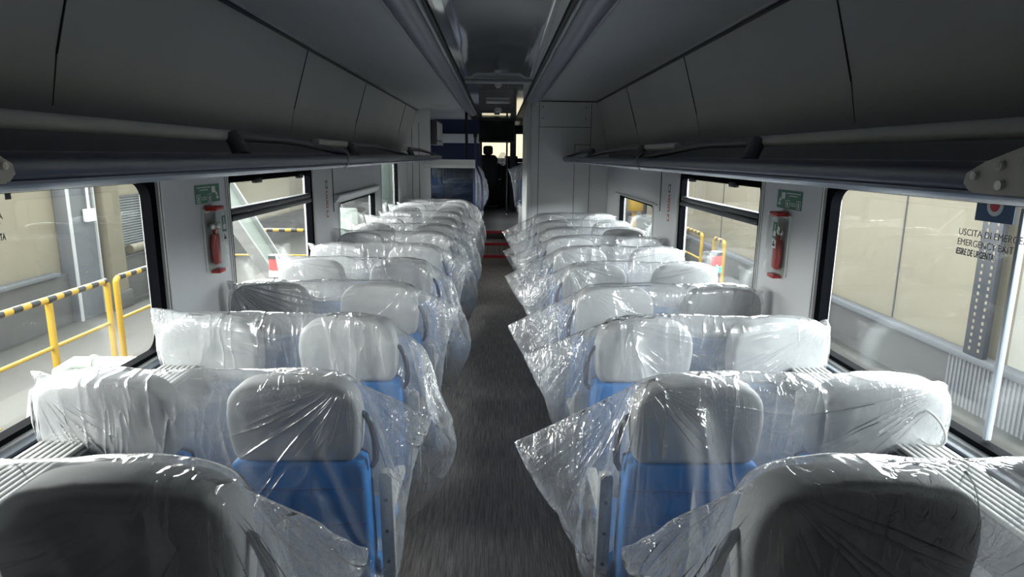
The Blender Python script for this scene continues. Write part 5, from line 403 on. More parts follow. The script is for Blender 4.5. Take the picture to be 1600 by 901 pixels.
0,-1,1,-1,1,-1,0,0,0,-1,0,0,1,0,-2,2,-1,0,1,0,-1,1,1,3,8,0,-1,-4,4,1,-2,0,2,-2,2,-2,2,0,-3,-6,-1,2,0,-1,2,-2,1,0,-1,0,0,0,0,0,1,-1,0,0,0,0,1,-1,0,-1,0,3,-3,2,-1,1,1,6,-1,2,0,1,-1,0,-1,1,0,-2,2,1,-1,-3,-5,-1,6,-4,1,2,-3,0,0,0,-1,0,0,
0,1,-2,1,1,0,-1,-1,0,1,-1,1,1,-3,3,-2,2,0,0,7,0,-2,4,-4,1,1,-1,1,1,-1,-1,-2,1,-3,-5,2,0,1,0,-1,1,2,-3,1,0,0,-1,1,-1,0,-1,1,-1,1,0,0,0,0,1,-2,2,-1,2,-2,2,-1,9,-4,0,1,1,-3,2,0,-2,1,3,0,1,-3,-6,0,-2,1,2,-1,0,3,-6,4,0,-1,-1,0,0,0,1,-1,
-1,2,-2,1,0,-1,-1,1,2,-3,3,-2,3,-2,0,11,-4,1,-1,-2,3,-2,3,-2,0,-1,1,0,-3,-7,6,-4,0,0,0,3,-3,2,-3,0,0,1,0,0,0,0,1,-2,0,2,-1,-1,1,1,-2,0,0,2,1,-2,1,2,5,3,-1,-1,2,-1,-1,-2,7,-4,0,-2,1,-8,8,-6,0,-1,1,-2,1,2,-2,0,1,0,-1,0,0,0,0,0,1,-1,0,
1,-1,-1,-1,4,-1,0,-4,2,0,2,-1,-5,9,-1,5,-4,5,-2,0,-2,3,0,0,-3,1,-6,-4,3,1,0,3,-2,-2,5,-4,-1,0,0,1,-1,1,-1,-1,0,2,-1,-1,1,0,0,-2,2,1,0,0,-1,1,2,3,1,4,-5,5,-3,4,1,-5,1,-1,0,-1,-1,-3,3,-3,1,-1,-4,4,3,-3,0,-1,0,1,-1,0,-1,0,1,1,-1,0,0,0,
0,1,-1,-2,2,0,2,-2,1,-4,4,1,0,4,-1,-2,0,-2,6,-4,-1,0,-1,-1,-6,2,0,-2,3,2,-5,4,-3,4,-3,1,0,-1,0,0,0,1,-1,0,0,0,0,0,-1,-1,3,-2,2,-3,3,0,4,5,1,2,-3,3,4,-2,-1,-4,0,-1,1,0,-6,0,-4,4,0,0,1,2,-1,1,-4,4,-3,-1,1,-1,0,1,0,0,-2,2,1,-1,0,0,0,-3,
1,-3,3,3,0,0,4,3,0,0,-1,-2,2,-2,3,1,0,0,-12,4,1,-1,0,0,-1,0,-1,1,-1,2,-2,1,0,0,0,0,1,-2,0,2,-2,0,1,0,0,0,2,-3,4,-3,-1,3,0,4,1,1,4,-2,-1,-4,4,-1,1,1,-3,0,-9,5,1,-4,2,0,-1,2,-3,4,-2,0,1,-2,0,2,-1,-2,2,1,-2,1,0,0,-1,0,0,-1,2,-2,-1,-1,
-1,2,7,-1,-1,1,-3,2,0,3,1,0,-1,-5,-5,5,-3,-1,0,1,0,0,-4,5,-4,2,2,-2,1,0,-1,1,0,0,-2,2,0,0,-1,1,0,0,1,0,0,1,-1,11,-16,5,3,-1,-2,6,-5,5,-5,0,0,-2,-7,8,-8,1,1,1,-3,1,2,2,-5,6,0,-5,2,-1,0,1,-1,1,-2,1,0,-1,1,1,-1,0,0,-2,2,0,1,0,0,4,4,4,
-2,2,-2,1,-4,5,-2,1,-6,7,-8,0,0,-1,0,0,1,0,-1,1,-4,1,5,-4,2,0,-1,1,-1,0,1,0,0,-1,0,1,0,0,0,-1,-1,1,2,-2,0,4,1,6,-6,0,2,4,-4,0,-1,1,-12,6,0,-3,3,-2,0,0,1,2,-1,0,1,-5,2,1,0,-1,0,0,2,-1,-1,0,0,0,0,0,1,0,1,2,-5,0,-1,2,5,1,-3,4,-1,2,-5,
3,2,0,-9,6,-5,0,0,-2,2,-1,0,1,1,-2,3,-4,3,-1,-1,0,1,0,0,-2,1,1,0,-1,0,0,1,-1,0,-3,1,4,-3,-5,11,8,-1,3,0,-1,-5,6,-2,-1,-2,2,-7,-1,1,-1,0,1,0,-1,-1,0,5,-3,-1,1,0,0,0,-1,0,0,1,-1,-1,0,0,0,1,0,0,-2,2,-1,-1,5,-12,10,3,4,-3,-1,3,3,-3,2,-4,
1,-6,5,-4,-3,2,-1,2,3,-1,0,-1,-3,2,0,-3,4,-1,-1,1,-1,0,0,0,1,0,-1,-1,-1,0,2,2,-1,-2,1,-3,3,0,5,4,-1,1,-6,3,1,-3,4,-3,3,-7,-4,3,1,-1,0,0,-1,-1,0,3,-2,2,-1,-1,0,1,0,1,0,-1,-1,-1,0,0,1,0,-1,-2,0,1,2,1,-4,-8,12,6,0,1,-4,6,0,-1,-1,-2,-1,
-7,0,5,-1,-3,2,0,-2,2,-1,1,0,-3,2,3,-3,1,0,-1,0,0,0,1,-1,-1,1,-1,0,1,0,3,-2,-2,-1,1,6,-4,8,1,-2,0,-2,1,1,0,-4,1,0,0,-5,-1,2,0,0,2,-3,2,-1,-5,6,0,-4,4,-1,0,0,0,-1,0,-1,0,0,0,1,-1,1,1,-3,1,3,-1,-10,2,4,6,-3,2,2,1,-3,1,0,2,-5,0,-2,-2,
1,1,0,0,-5,4,-1,-2,2,-1,-1,5,-3,2,-1,0,-1,1,-1,-1,1,0,0,-1,1,0,0,2,0,-6,2,-2,6,-1,4,8,-4,0,-1,-1,0,-1,0,-2,-3,-1,2,-1,-2,4,-2,0,-1,1,2,1,-1,-3,0,1,0,0,0,0,-2,0,0,0,0,0,1,0,0,0,-4,2,0,1,0,-6,6,2,0,3,1,1,-2,3,-1,2,-1,-2,-1,-2,-2,2,-6,
6,-5,1,0,-1,0,0,0,0,0,-1,0,-1,0,0,0,1,-1,0,3,-2,1,-3,-4,4,2,-3,3,-1,1,1,0,-2,-1,2,-2,2,-2,-1,2,-5,-1,4,-1,-1,-2,1,1,0,0,-1,0,-1,0,0,0,0,0,0,0,1,0,-1,2,-3,0,8,-7,-1,-3,2,0,6,-2,-2,1,-1,3,-2,0,2,-1,-3,2,-5,-1,5,-1,1,-1,-1,0,0,-1,1,0,
-2,0,0,0,0,0,0,0,0,0,-1,1,-2,0,2,-4,2,-1,2,-1,-1,0,4,1,0,0,0,1,0,-1,-1,-1,-2,-4,5,0,-1,0,0,1,-1,-1,1,-2,0,2,-1,-1,0,0,0,0,0,0,-1,1,0,0,0,0,-1,0,0,0,0,0,-1,1,2,-4,3,-3,2,0,-2,-4,3,-7,5,3,-3,1,-1,2,-1,0,0,-2,1,0,-1,-1,0,0,1,-1,0,0,0,
0,0,-1,0,1,-1,0,-2,2,0,-1,0,0,-7,-1,3,-3,3,-2,-1,-4,2,-8,5,3,-1,1,0,0,-1,0,0,1,-3,0,-1,0,2,-2,1,-1,1,-1,0,0,0,-1,1,0,-1,1,-2,0,-2,1,0,-1,1,-5,0,0,1,-2,0,-6,4,-8,5,4,0,-2,1,0,0,-1,1,-1,0,-2,0,1,-2,-1,3,-2,-1,0,1,0,0,-2,2,-1,0,0,-1,0,
-1,1,-1,0,0,-1,5,3,-2,-2,2,-3,0,-9,8,0,2,-3,1,1,-1,0,0,0,0,-1,-1,-1,1,1,-2,-1,1,0,0,0,0,-1,1,-1,1,0,0,-3,2,-2,0,-1,3,-1,0,0,-5,2,1,-2,-8,-1,7,-4,6,-2,0,0,0,1,-2,1,-1,2,-1,1,0,-6,2,0,0,0,0,0,-1,0,0,1,-1,0,0,0,-1,0,0,-1,2,-3,2,-1,1,-5,
0,0,-1,1,-2,-3,5,0,-3,1,1,1,-1,1,0,-1,0,1,2,-2,2,-8,2,0,0,0,0,0,-1,1,-1,1,0,-1,0,-2,1,0,0,-1,1,-1,1,2,-9,3,-4,1,-1,-2,4,2,-2,-3,4,0,-2,0,1,0,0,-1,1,2,1,1,-4,-3,0,0,0,0,0,0,-1,1,-1,0,1,-1,-2,0,1,0,0,-1,2,2,1,6,-3,-4,1,-2,3,3,1,-7,5,
-1,1,0,-1,1,-1,0,0,0,1,-2,-1,7,-7,-1,-1,1,-1,-1,2,0,-1,1,-1,0,0,-1,1,-1,0,0,0,1,-3,5,3,-5,8,-7,-3,4,1,-4,1,3,0,0,-3,2,-1,0,2,0,-1,-3,2,-1,-1,2,1,-3,-1,1,0,-1,1,-1,0,1,-2,2,-3,-1,2,-1,1,0,3,-4,2,8,2,-5,-14,7,3,-1,-7,7,-2,2,-3,3,-1,1,
0,-1,0,-1,-1,-4,4,0,3,-5,3,-3,0,1,0,-2,2,-1,0,1,-3,2,0,-1,0,-1,1,1,0,2,-3,2,-6,8,-6,3,-8,5,0,3,-3,0,0,0,0,1,0,-1,-1,0,0,-1,6,0,-4,-3,1,-1,0,-2,2,-1,0,0,1,-3,0,0,1,0,1,0,1,-1,-1,4,-8,-10,6,8,-5,-1,3,0,0,0,0,0,1,-1,0,-1,-1,-2,4,-1,0,
-1,-1,4,3,-5,-2,0,0,-1,0,0,0,-1,-2,3,-1,1,-1,-2,2,2,-2,2,-2,-5,-2,-2,7,-1,-1,2,2,-2,0,-2,1,2,-2,0,-4,-1,3,-3,5,-2,1,5,2,-6,5,-2,-6,1,0,-1,0,0,1,-3,1,0,1,-1,1,-2,1,2,2,-6,-4,-1,4,2,-7,7,1,-1,0,-3,3,0,-3,2,-2,1,0,-7,4,0,3,-6,1,3,6,-2,
-4,0,0,-2,0,1,0,-1,-3,2,1,0,-1,1,1,-2,4,-3,-9,-5,3,6,-2,-2,2,0,-1,-1,-1,3,-1,0,-4,-7,2,-1,7,0,0,-3,0,-1,0,-1,1,7,-2,-3,2,-1,-1,0,1,-2,3,-2,0,1,0,-2,3,-2,-1,-11,-2,12,-1,-1,1,0,-1,1,-2,3,-2,-2,-4,-3,0,1,4,1,-3,-2,1,4,-1,-3,0,-2,0,9,
-4,0,1,0,-1,0,-3,3,0,1,-2,-1,4,-4,3,0,-2,11,1,2,-5,1,2,-2,-1,1,-1,-4,0,-4,-4,8,1,-4,-3,1,1,-2,0,1,-1,2,2,2,-6,7,0,-1,1,-1,0,-1,-2,3,-2,2,1,-1,1,-1,4,1,-1,3,0,-4,4,-4,-11,-7,4,7,2,-11,2,11,1,1,0,4,0,-2,4,-1,-9,0,-3,3,-3,4,0,-1,5,-5,
0,-3,9,-5,-2,1,3,0,-1,-1,2,-2,-3,3,3,-1,-1,-2,-3,-4,-3,-1,6,-7,2,10,-1,-1,-1,3,-1,2,4,-3,2,2,3,-14,0,-4,0,-1,-3,-7,0,4,1,9,2,-6,4,2,-6,0,5,2,1,0,-2,-1,-2,9,-4,-4,1,-5,-14,3,13,10,-13,3,-1,0,0,0,0,0,2,0,8,-3,8,-11,1,0,1,-13,0,-9,5,7,
-1,4,4,-3,-1,7,0,-2,-2,-1,2,-1,-4,1,2,3,3,-8,-4,1,-13,10,-2,6,0,0,-2,1,-1,1,0,0,0,-6,4,3,9,0,-6,-4,7,-10,2,-23,20,4,2,-2,2,2,0,-3,1,11,2,4,-2,-3,1,-2,9,6,-2,5,0,6,-18,-1,1,-8,5,1,0,-1,-4,-2,-1,0,5,-1,0,-3,4,5,0,-6,-4,-5,8,-2,0,1,2,
-1,1,-3,4,-1,24,-12,-1,1,-4,-4,5,4,2,7,-2,5,-10,1,-1,-1,5,-5,-1,-3,2,0,-1,-2,-1,-1,0,-5,-1,-1,-2,4,4,3,3,11,-15,-2,-3,3,-1,-1,5,-2,3,-3,-7,0,-2,3,4,-2,-3,0,7,6,-5,-1,-4,2,1,-5,2,-1,0,-2,3,0,-2,-1,1,-2,5,-13,2,1,-4,3,5,4,-4,-2,0,1,-2,
1,0,-2,0,-3,-24,34,-1,5,2,-4,1,2,-2,7,-2,1,-13,3,6,-3,2,-2,0,2,-1,-1,-2,3,0,-1,-2,-1,4,-1,0,-1,-7,-1,3,7,-6,1,-2,0,1,-1,-2,2,-1,-2,-5,2,0,2,1,-1,-2,0,5,0,6,-5,-13,1,5,2,0,0,-1,3,-3,0,3,0,-4,0,-3,-3,0,-3,3,4,-1,0,-1,0,-2,3,0,-2,-1,0,
0,-4,-4,-3,-1,4,2,-1,-3,-5,3,-2,11,-1,-3,3,-1,-2,-2,0,3,-2,0,1,3,-2,5,-2,-14,-7,2,2,5,-7,8,7,-3,-6,-3,2,-4,2,1,-1,-1,0,3,-4,2,-1,2,1,-2,-8,6,-5,-1,-2,-4,14,6,-7,1,2,-3,-3,4,0,27,-21,-5,-4,-6,-2,-7,10,3,-4,0,-2,0,5,-5,1,-2,1,-1,0,-1,
1,-2,1,1,-7,2,4,2,-2,-1,-1,-8,4,-3,-8,11,6,-2,0,-1,-2,4,1,-1,-3,10,-8,-17,3,6,4,-1,-6,1,1,-2,-3,-1,4,1,0,-1,-1,-1,1,0,0,0,2,-4,2,2,-7,-2,5,0,-2,-10,5,10,-2,-1,2,-2,0,4,-2,-3,-6,-11,17,-5,0,-3,11,-1,-11,-2,3,-6,3,2,2,-2,0,1,1,2,-3,0,
1,0,-2,-2,0,1,-6,4,7,-2,-3,5,-17,1,5,2,0,2,0,1,-1,-5,-4,1,-15,4,12,3,2,2,2,-4,0,-13,7,4,-1,-2,2,-3,-2,1,-2,1,2,0,-1,0,3,-1,7,-4,-4,-2,5,-2,-8,2,-1,0,-1,1,2,1,0,1,5,1,-17,4,-12,10,4,-5,2,-2,1,1,4,-2,-7,5,2,-5,2,1,-2,0,0,1,-3,1,0,1,3,
5,0,-4,2,-5,-1,-2,-1,2,3,-1,1,-2,3,-1,2,0,-7,10,-6,-9,-11,1,13,-1,1,-2,3,4,-2,3,-7,-2,2,1,-1,0,-2,3,-3,0,1,0,1,1,9,-2,-1,-1,-1,-11,-1,7,-1,-1,4,0,0,-1,2,-1,0,5,4,-9,8,-4,-12,3,-8,4,3,-2,4,1,-1,2,-3,-2,-5,-1,-1,4,-2,0,1,0,3,-1,-2,46,
-1,-1,-1,0,-1,4,0,-2,4,0,2,0,1,0,3,1,0,-3,1,-4,-1,3,-3,0,2,-5,4,-1,-2,0,-3,-2,0,4,2,-2,-6,0,-7,1,7,-3,3,5,-6,13,-8,-1,-3,0,-3,-1,-3,-1,-1,-3,2,-2,-1,-1,-1,-3,-2,-1,4,-2,4,3,-3,2,-1,-4,8,-5,-1,1,1,1,2,0,-6,-1,2,6,2,4,1,-5,7,1,-3,12,
2,-6,-6,7,-6,5,-4,-2,2,3,0,-5,-3,4,-6,0,-3,0,5,-3,5,-4,2,-4,4,0,2,-5,3,-1,1,-3,5,-1,-1,3,-5,-4,1,-3,3,2,0,-1,8,9,6,1,-6,0,-1,4,-6,3,1,0,-1,-3,2,4,-11,5,-4,2,0,-3,1,-2,5,-6,5,-3,-1,2,4,-2,1,0,-1,-3,2,1,-3,6,4,-1,1,0,-4,-1,1,-2,5,2,5,
-2,-4,-3,4,4,-2,2,-6,-1,6,-3,-9,13,0,3,-1,0,-2,-2,3,-1,0,1,1,2,-6,-3,0,2,1,5,-1,0,0,2,-1,-1,0,0,0,0,0,-3,-4,1,0,-1,0,2,-1,-3,0,3,-4,1,2,-11,0,15,-8,4,-3,1,-3,4,-5,5,1,2,-4,-1,4,4,1,-4,3,-5,1,3,-3,-1,1,-2,0,1,0,1,0,0,0,-1,-3,4,-1,-8,
2,1,3,-3,-3,-1,2,0,0,10,-8,10,-5,-1,5,-8,-3,2,1,4,0,0,2,-7,1,4,4,-5,6,-7,-2,2,3,-2,1,0,-1,1,0,1,0,1,-3,-1,-1,1,1,-5,1,-2,0,4,-1,-2,-5,12,-6,9,-5,-1,3,-2,2,-13,3,-1,7,-1,3,-5,8,-4,-5,3,3,-2,5,-1,1,-4,1,0,0,0,0,0,1,0,-1,-2,0,0,2,-3,-1,
-3,1,4,-3,-1,0,4,0,8,-3,-2,-2,4,-2,0,3,-9,2,-3,10,-5,5,-7,4,3,-5,-2,1,0,2,-1,2,1,-1,1,1,-3,1,0,1,0,-1,-2,-1,3,4,-2,-1,-7,1,0,3,0,6,-1,-1,0,-2,3,-5,2,-2,-5,2,1,2,0,5,-6,5,0,-3,3,3,-3,1,-3,1,-1,-2,3,0,-2,2,-1,0,1,0,0,-1,1,1,2,-7,1,6,
-7,-1,0,11,-5,4,-2,0,-1,1,4,-6,-1,-1,-1,-1,1,1,4,0,-4,0,2,-3,0,4,-4,4,2,0,-2,-1,2,-2,0,0,0,1,0,0,-1,3,-4,3,-4,-2,-3,4,1,2,-4,8,-2,-4,1,0,2,-1,-2,-3,4,-3,0,-1,2,-3,8,-2,1,-2,4,-1,-2,6,-5,-1,-3,4,1,-4,4,-2,-1,0,2,0,0,-2,-1,4,0,1,1,-3,
-2,3,1,4,-3,0,2,-7,7,-6,3,-3,1,-4,2,0,-2,3,3,0,1,0,-3,3,0,-2,1,0,0,-1,0,-3,3,2,-2,3,-4,1,2,1,-3,-1,2,-3,4,-5,2,2,0,3,0,0,-4,4,-1,-2,6,-7,-2,0,0,2,-2,3,-5,6,-5,3,0,5,-3,0,4,-10,6,0,0,0,-1,0,1,2,-5,3,-4,4,1,0,-4,4,5,-6,3,1,-4,1,3,-2,
2,1,-3,2,-1,-7,5,-4,2,0,0,-1,1,1,-2,7,-2,-1,4,-2,-4,-1,6,-2,-4,1,-1,2,3,-3,3,-3,0,1,-1,1,-2,5,-6,2,-2,-1,-2,3,3,0,-1,0,0,-3,3,-2,6,-9,-1,1,1,0,-1,0,2,-2,0,7,0,-5,2,4,-3,1,-3,-1,1,-2,2,2,-3,4,-1,-3,-1,1,3,-2,-4,5,2,-2,-1,0,1,2,0,2,-2,
-1,4,-4,-1,-1,-4,2,2,3,-4,0,-2,1,2,-2,1,3,1,-2,0,1,-1,-1,3,0,-2,0,0,4,-3,2,-2,0,-2,2,0,1,4,-3,3,-3,2,3,2,-2,2,-4,0,1,-1,3,-5,-1,2,-2,0,2,-1,0,0,-3,5,-3,0,5,-3,3,1,-5,0,3,-3,1,1,-2,4,-2,3,-2,1,-5,3,0,1,0,6,-7,1,1,1,0,1,-3,5,1,-9,0,2,
-2,-2,1,1,1,0,1,0,-3,7,-7,0,2,2,2,-3,0,4,-4,-1,3,-1,4,0,-3,-2,4,2,-9,7,-8,7,-3,2,5,-5,-1,1,3,-1,0,-1,1,0,1,-3,-1,-3,1,-3,4,0,1,0,-3,4,-2,5,0,0,-5,-1,0,3,-1,4,-7,1,4,-4,3,-2,7,-6,5,-1,-6,5,-2,0,0,2,4,-8,5,0,-1,1,0,-5,4,0,4,-8,-5,1,4,
1,-2,2,3,-2,-3,1,1,-1,0,4,3,-4,-4,3,0,2,-2,2,-3,-3,7,-4,7,-3,0,-4,-1,1,3,3,1,2,1,-2,1,-3,0,3,0,-1,0,-7,1,1,0,4,-3,2,-1,-4,2,3,-4,4,0,2,-3,-4,6,3,-3,-5,2,3,-6,6,0,2,-3,-3,6,1,-2,-3,0,-2,0,4,-3,0,3,-3,2,-4,0,7,-7,1,-3,-2,1,2,-4,4,3,-2,
4,-4,-4,3,0,2,0,0,3,-2,-6,2,3,0,1,0,-1,0,-5,11,-1,-5,4,1,-6,5,-2,5,-1,2,3,-2,-2,3,-1,3,-6,5,-8,4,-4,-1,5,-1,-1,-4,5,-3,7,-5,2,-4,5,-5,-1,7,-3,2,-4,6,-3,-2,2,-4,3,1,2,-2,6,-3,1,0,-8,3,-1,0,-4,5,1,1,-4,4,-2,4,-12,0,-2,4,1,2,5,-5,-1,2,
0,-3,1,0,3,-5,7,2,-5,-4,0,3,0,1,-2,3,2,0,-2,-5,11,-9,9,-3,1,-2,-5,7,-2,2,3,-1,-1,1,2,1,-4,3,2,0,-9,0,-2,2,2,2,-2,0,2,0,-1,0,2,-2,0,-1,1,1,3,-7,-1,5,-3,2,-3,5,0,-2,6,-11,11,0,-4,-3,-1,1,0,3,-4,2,1,1,-1,-2,-4,-2,2,1,2,-5,0,3,2,-2,1,-2,
3,-3,2,-1,-2,4,-1,6,-5,-5,6,5,-6,3,-4,1,0,2,-5,-2,10,-13,12,4,-8,-1,-3,5,-1,1,4,-2,0,-2,-6,8,0,-7,1,-2,4,0,0,1,0,-2,3,-4,4,-3,-2,2,1,-4,0,8,-1,0,-8,7,-2,1,-1,-3,1,3,4,-6,7,-14,9,5,-5,-1,1,2,4,-6,5,-6,2,1,-1,-3,-3,0,8,-2,-1,0,-3,4,-2,
-1,4,-6,-1,7,-3,-1,3,0,-6,5,-5,5,-1,-1,3,-1,0,-3,4,-4,6,-1,-2,-1,-1,-10,1,-1,4,-3,2,0,2,-4,-4,3,-5,4,-1,1,0,1,-1,0,1,0,0,-1,3,0,-5,7,-5,1,-1,5,-4,0,3,2,-3,-1,1,-1,-1,-1,3,-5,-2,9,-12,1,5,0,4,-4,5,1,-3,-4,1,5,-8,2,-2,0,-1,8,-6,1,0,4,
-5,-1,0,1,-1,6,-4,-2,5,-5,-1,1,9,-3,-6,4,2,-5,4,1,-5,-3,6,1,-9,4,-3,6,2,-2,4,-2,1,-3,4,-4,-6,3,0,-1,2,2,-1,4,-3,-1,3,0,-5,3,-3,4,-5,2,2,-6,10,-1,-1,-7,6,4,2,-7,7,-9,-2,2,7,-12,3,9,4,-14,-4,-5,8,-1,-1,-1,4,-7,3,1,-3,-2,2,0,0,2,1,0,0,
-1,4,-1,-8,3,0,0,0,1,3,-5,-2,6,2,-6,4,-2,5,3,2,-3,3,-13,11,1,1,-6,-8,-1,4,-1,1,3,-5,-2,5,-7,-3,1,2,-1,3,2,-5,4,0,3,-11,0,2,7,-3,0,2,-6,1,3,1,0,-5,2,4,1,2,0,-1,0,1,-4,12,-3,-1,-2,-8,-1,-4,-2,2,4,-3,6,-3,-3,-5,3,-3,0,2,6,-4,-2,1,0,1,
-1,1,2,-5,2,-2,2,2,0,-7,3,6,3,-4,4,-7,3,6,-4,3,0,1,-7,2,2,-7,-1,-1,-5,-1,5,-2,4,-7,-3,2,-3,4,-3,3,2,-7,2,8,-4,-1,-4,4,1,-2,0,3,-1,-6,5,-1,5,-6,-1,-2,12,-7,5,4,-7,2,0,5,-6,7,-5,-8,2,-5,2,-3,0,1,3,-1,0,-3,-2,3,-8,1,1,-1,7,3,-3,-2,0,3,
-3,-3,1,6,-6,-1,8,-9,1,0,7,1,-2,-3,8,1,-3,-1,-1,1,0,1,-8,-1,2,-3,-1,0,4,0,6,-2,-3,-1,3,-6,-3,5,-3,0,3,4,-2,-4,2,-1,-3,7,-4,4,-3,2,1,-8,7,-6,4,-3,3,3,2,-1,1,2,3,-1,-3,-6,0,0,-1,-6,2,0,3,-7,7,-5,2,-3,1,-3,-4,5,-3,-2,2,2,-2,2,5,-7,2,-1,
0,1,-3,0,0,4,0,-2,3,-4,4,-2,7,-2,0,1,-3,0,-1,-1,0,-2,-6,3,1,-1,0,-1,-3,7,1,2,0,5,-9,3,4,-4,-1,6,-2,6,7,-3,0,1,0,0,4,2,-5,2,1,-8,8,-5,0,3,-1,6,-1,1,-5,-1,4,6,-1,5,-2,-7,-2,-2,-1,-2,2,5,-1,-2,-2,3,-5,-1,2,9,-5,12,-1,-10,1,1,0,3,-2,0,
-2,0,4,-6,8,-7,5,0,-1,-1,-2,0,2,2,0,-2,2,0,1,0,-3,3,8,-4,-3,2,0,1,2,-6,3,5,-1,8,-4,5,1,-9,3,-2,0,0,7,-1,-4,2,1,-9,7,-5,5,-3,-2,-1,6,-2,0,2,-1,1,0,-1,2,-1,-2,1,-1,2,1,2,-4,-2,4,-3,7,-2,1,4,2,2,6,-10,5,-9,3,1,-1,-2,-3,8,-6,-2,8,-9,5,
-4,-1,2,-1,-2,1,8,-5,6,-4,0,-1,3,-3,2,0,-1,2,0,-2,2,-4,-2,2,-1,5,4,3,-4,8,-8,1,-10,5,1,-2,6,-6,1,3,4,0,-4,-2,-6,9,-1,-3,2,-1,0,-2,3,-4,3,-1,2,3,-2,-2,1,0,0,0,-3,8,-1,-2,4,5,-2,5,1,3,-5,-2,-7,-2,4,0,2,-1,-5,3,4,1,-1,-4,6,-4,-4,0,4,-2,
0,2,0,0,0,0,0,0,1,-1,1,-1,-1,1,1,-2,-2,8,-1,-4,-2,12,-6,7,-3,-2,-7,-5,4,2,3,-2,-1,-1,1,1,-1,2,-2,-4,8,-9,4,-3,3,2,-1,2,-4,1,2,-2,4,0,-1,-2,0,0,1,-1,-1,-2,8,-4,4,6,0,4,-5,2,-6,-7,1,3,1,0,3,-5,1,0,2,-5,5,2,-2,-5,4,-6,5,0,-1,2,-2,4,-3,
0,0,3,-1,-1,0,-2,4,-1,-3,1,9,-18,8,7,0,1,-2,1,-5,-8,-1,3,4,2,-1,-1,-3,1,1,0,7,-14,6,0,0,0,2,-1,1,-1,0,1,-2,1,1,0,2,-2,0,0,-2,1,0,0,-1,2,2,1,0,3,0,3,-7,-6,-4,0,6,2,0,0,-1,-2,1,0,-5,9,3,-12,4,1,3,-4,-2,0,5,-2,1,-1,0,-2,3,1,-1,0,-1,1,
0,0,-2,1,0,2,7,-3,1,-1,-3,-1,-9,-1,6,1,1,2,-1,-3,-1,2,1,0,-7,14,-2,-5,1,-2,0,-1,1,-1,4,-5,2,-1,1,1,1,-1,-1,0,0,1,-1,-2,3,5,2,3,0,1,-1,-4,-7,-4,2,4,3,0,1,-1,-4,1,5,0,-8,7,3,2,-3,-4,-2,5,-3,3,-6,0,4,-4,2,-1,2,1,-1,0,-2,1,1,-1,-4,3,2,
13,-12,8,0,-2,-4,-7,1,4,3,0,4,-3,-3,-1,5,-6,3,9,-4,0,2,-3,3,-6,-3,1,0,1,-1,1,0,-3,5,0,0,-1,-1,1,-2,1,-1,-2,4,-8,1,11,1,1,-6,-8,-4,5,3,1,6,-3,-1,-4,3,-2,4,2,0,5,-6,0,3,-6,5,-7,5,-7,2,3,-2,-2,3,-4,4,0,-2,1,0,1,0,-2,-1,1,4,-4,3,1,1,-6,
-7,2,4,3,0,1,0,-2,-2,3,-1,4,3,-2,1,-7,10,2,-4,-5,2,-7,1,4,-3,1,2,-1,-3,4,0,-1,0,-1,-1,1,-2,-1,6,1,4,1,-3,0,-9,-2,4,3,1,5,-5,3,-5,3,-3,7,5,-1,-4,1,3,-3,-2,3,4,-6,-2,-4,0,0,1,-2,2,0,2,-1,-2,2,-2,3,-1,-3,1,1,9,4,-1,3,-12,-6,2,4,0,3,1,
4,-7,1,-3,8,6,-1,-2,3,-6,-7,5,7,2,-6,6,-3,-8,-5,2,2,3,-3,0,0,0,0,2,-3,2,0,-2,-1,0,0,-1,2,-3,-9,0,1,3,4,2,1,-2,-3,-4,9,2,2,-2,5,-3,-13,9,-13,4,6,8,-1,-2,-1,-7,2,-1,2,-1,1,2,-3,-2,4,-1,1,-1,-2,0,1,1,0,0,-4,-7,0,4,4,1,2,1,-5,-4,10,5,5,
-6,5,-8,-5,0,-9,-1,-4,1,-2,11,8,2,-6,-6,3,1,1,1,-1,-3,-1,4,-1,1,1,-5,2,3,-1,5,-1,-4,-4,-2,5,4,0,1,0,-9,13,5,3,-2,1,-6,-8,-9,-3,2,5,-2,-7,0,4,5,9,1,-5,-2,0,3,-1,2,-5,0,3,1,1,-2,-1,1,0,2,-1,2,-5,-1,-1,3,-3,5,2,-3,12,-1,1,2,-7,-1,-16,
-6,1,3,-4,0,2,1,2,-6,6,3,14,3,-14,4,3,2,-3,-6,2,3,2,-1,1,-3,2,-1,0,3,-3,-6,-3,4,1,12,3,-5,4,0,-1,0,-11,-1,-7,0,9,2,-5,9,3,-6,-4,-4,-4,-6,0,-1,3,12,-3,2,1,0,-10,11,-2,2,-5,2,1,2,-1,9,-4,-1,-5,2,0,10,-2,2,5,-3,4,-5,-9,-6,-2,-2,7,-5,4,
10,1,0,0,5,0,-1,-5,-2,0,-6,2,7,2,-5,-15,4,9,-5,6,-8,0,5,-1,-2,-1,-1,2,-4,7,-3,5,2,2,3,-7,1,-8,-12,3,-4,3,0,2,2,-4,0,4,11,-1,-5,13,0,3,-3,-3,-10,-4,-4,0,-1,10,-8,-3,-1,11,0,5,-2,0,2,0,1,3,-1,4,-8,3,2,0,2,-15,2,6,-8,-2,-1,-2,3,0,5,-3,
-3,2,10,15,-21,10,7,-1,-4,-3,3,-9,0,2,1,-8,3,4,1,-4,-1,10,-4,-4,3,2,5,-7,6,-4,-4,-5,8,-2,6,4,2,-1,-4,-6,2,3,-7,-7,-2,-2,4,1,6,17,-6,-6,4,8,-1,-15,-1,0,2,-2,2,-1,2,-3,2,0,-2,2,2,-1,2,-4,6,7,-11,3,-2,-2,6,0,4,0,3,2,0,-8,-6,11,-1,-4,-1,
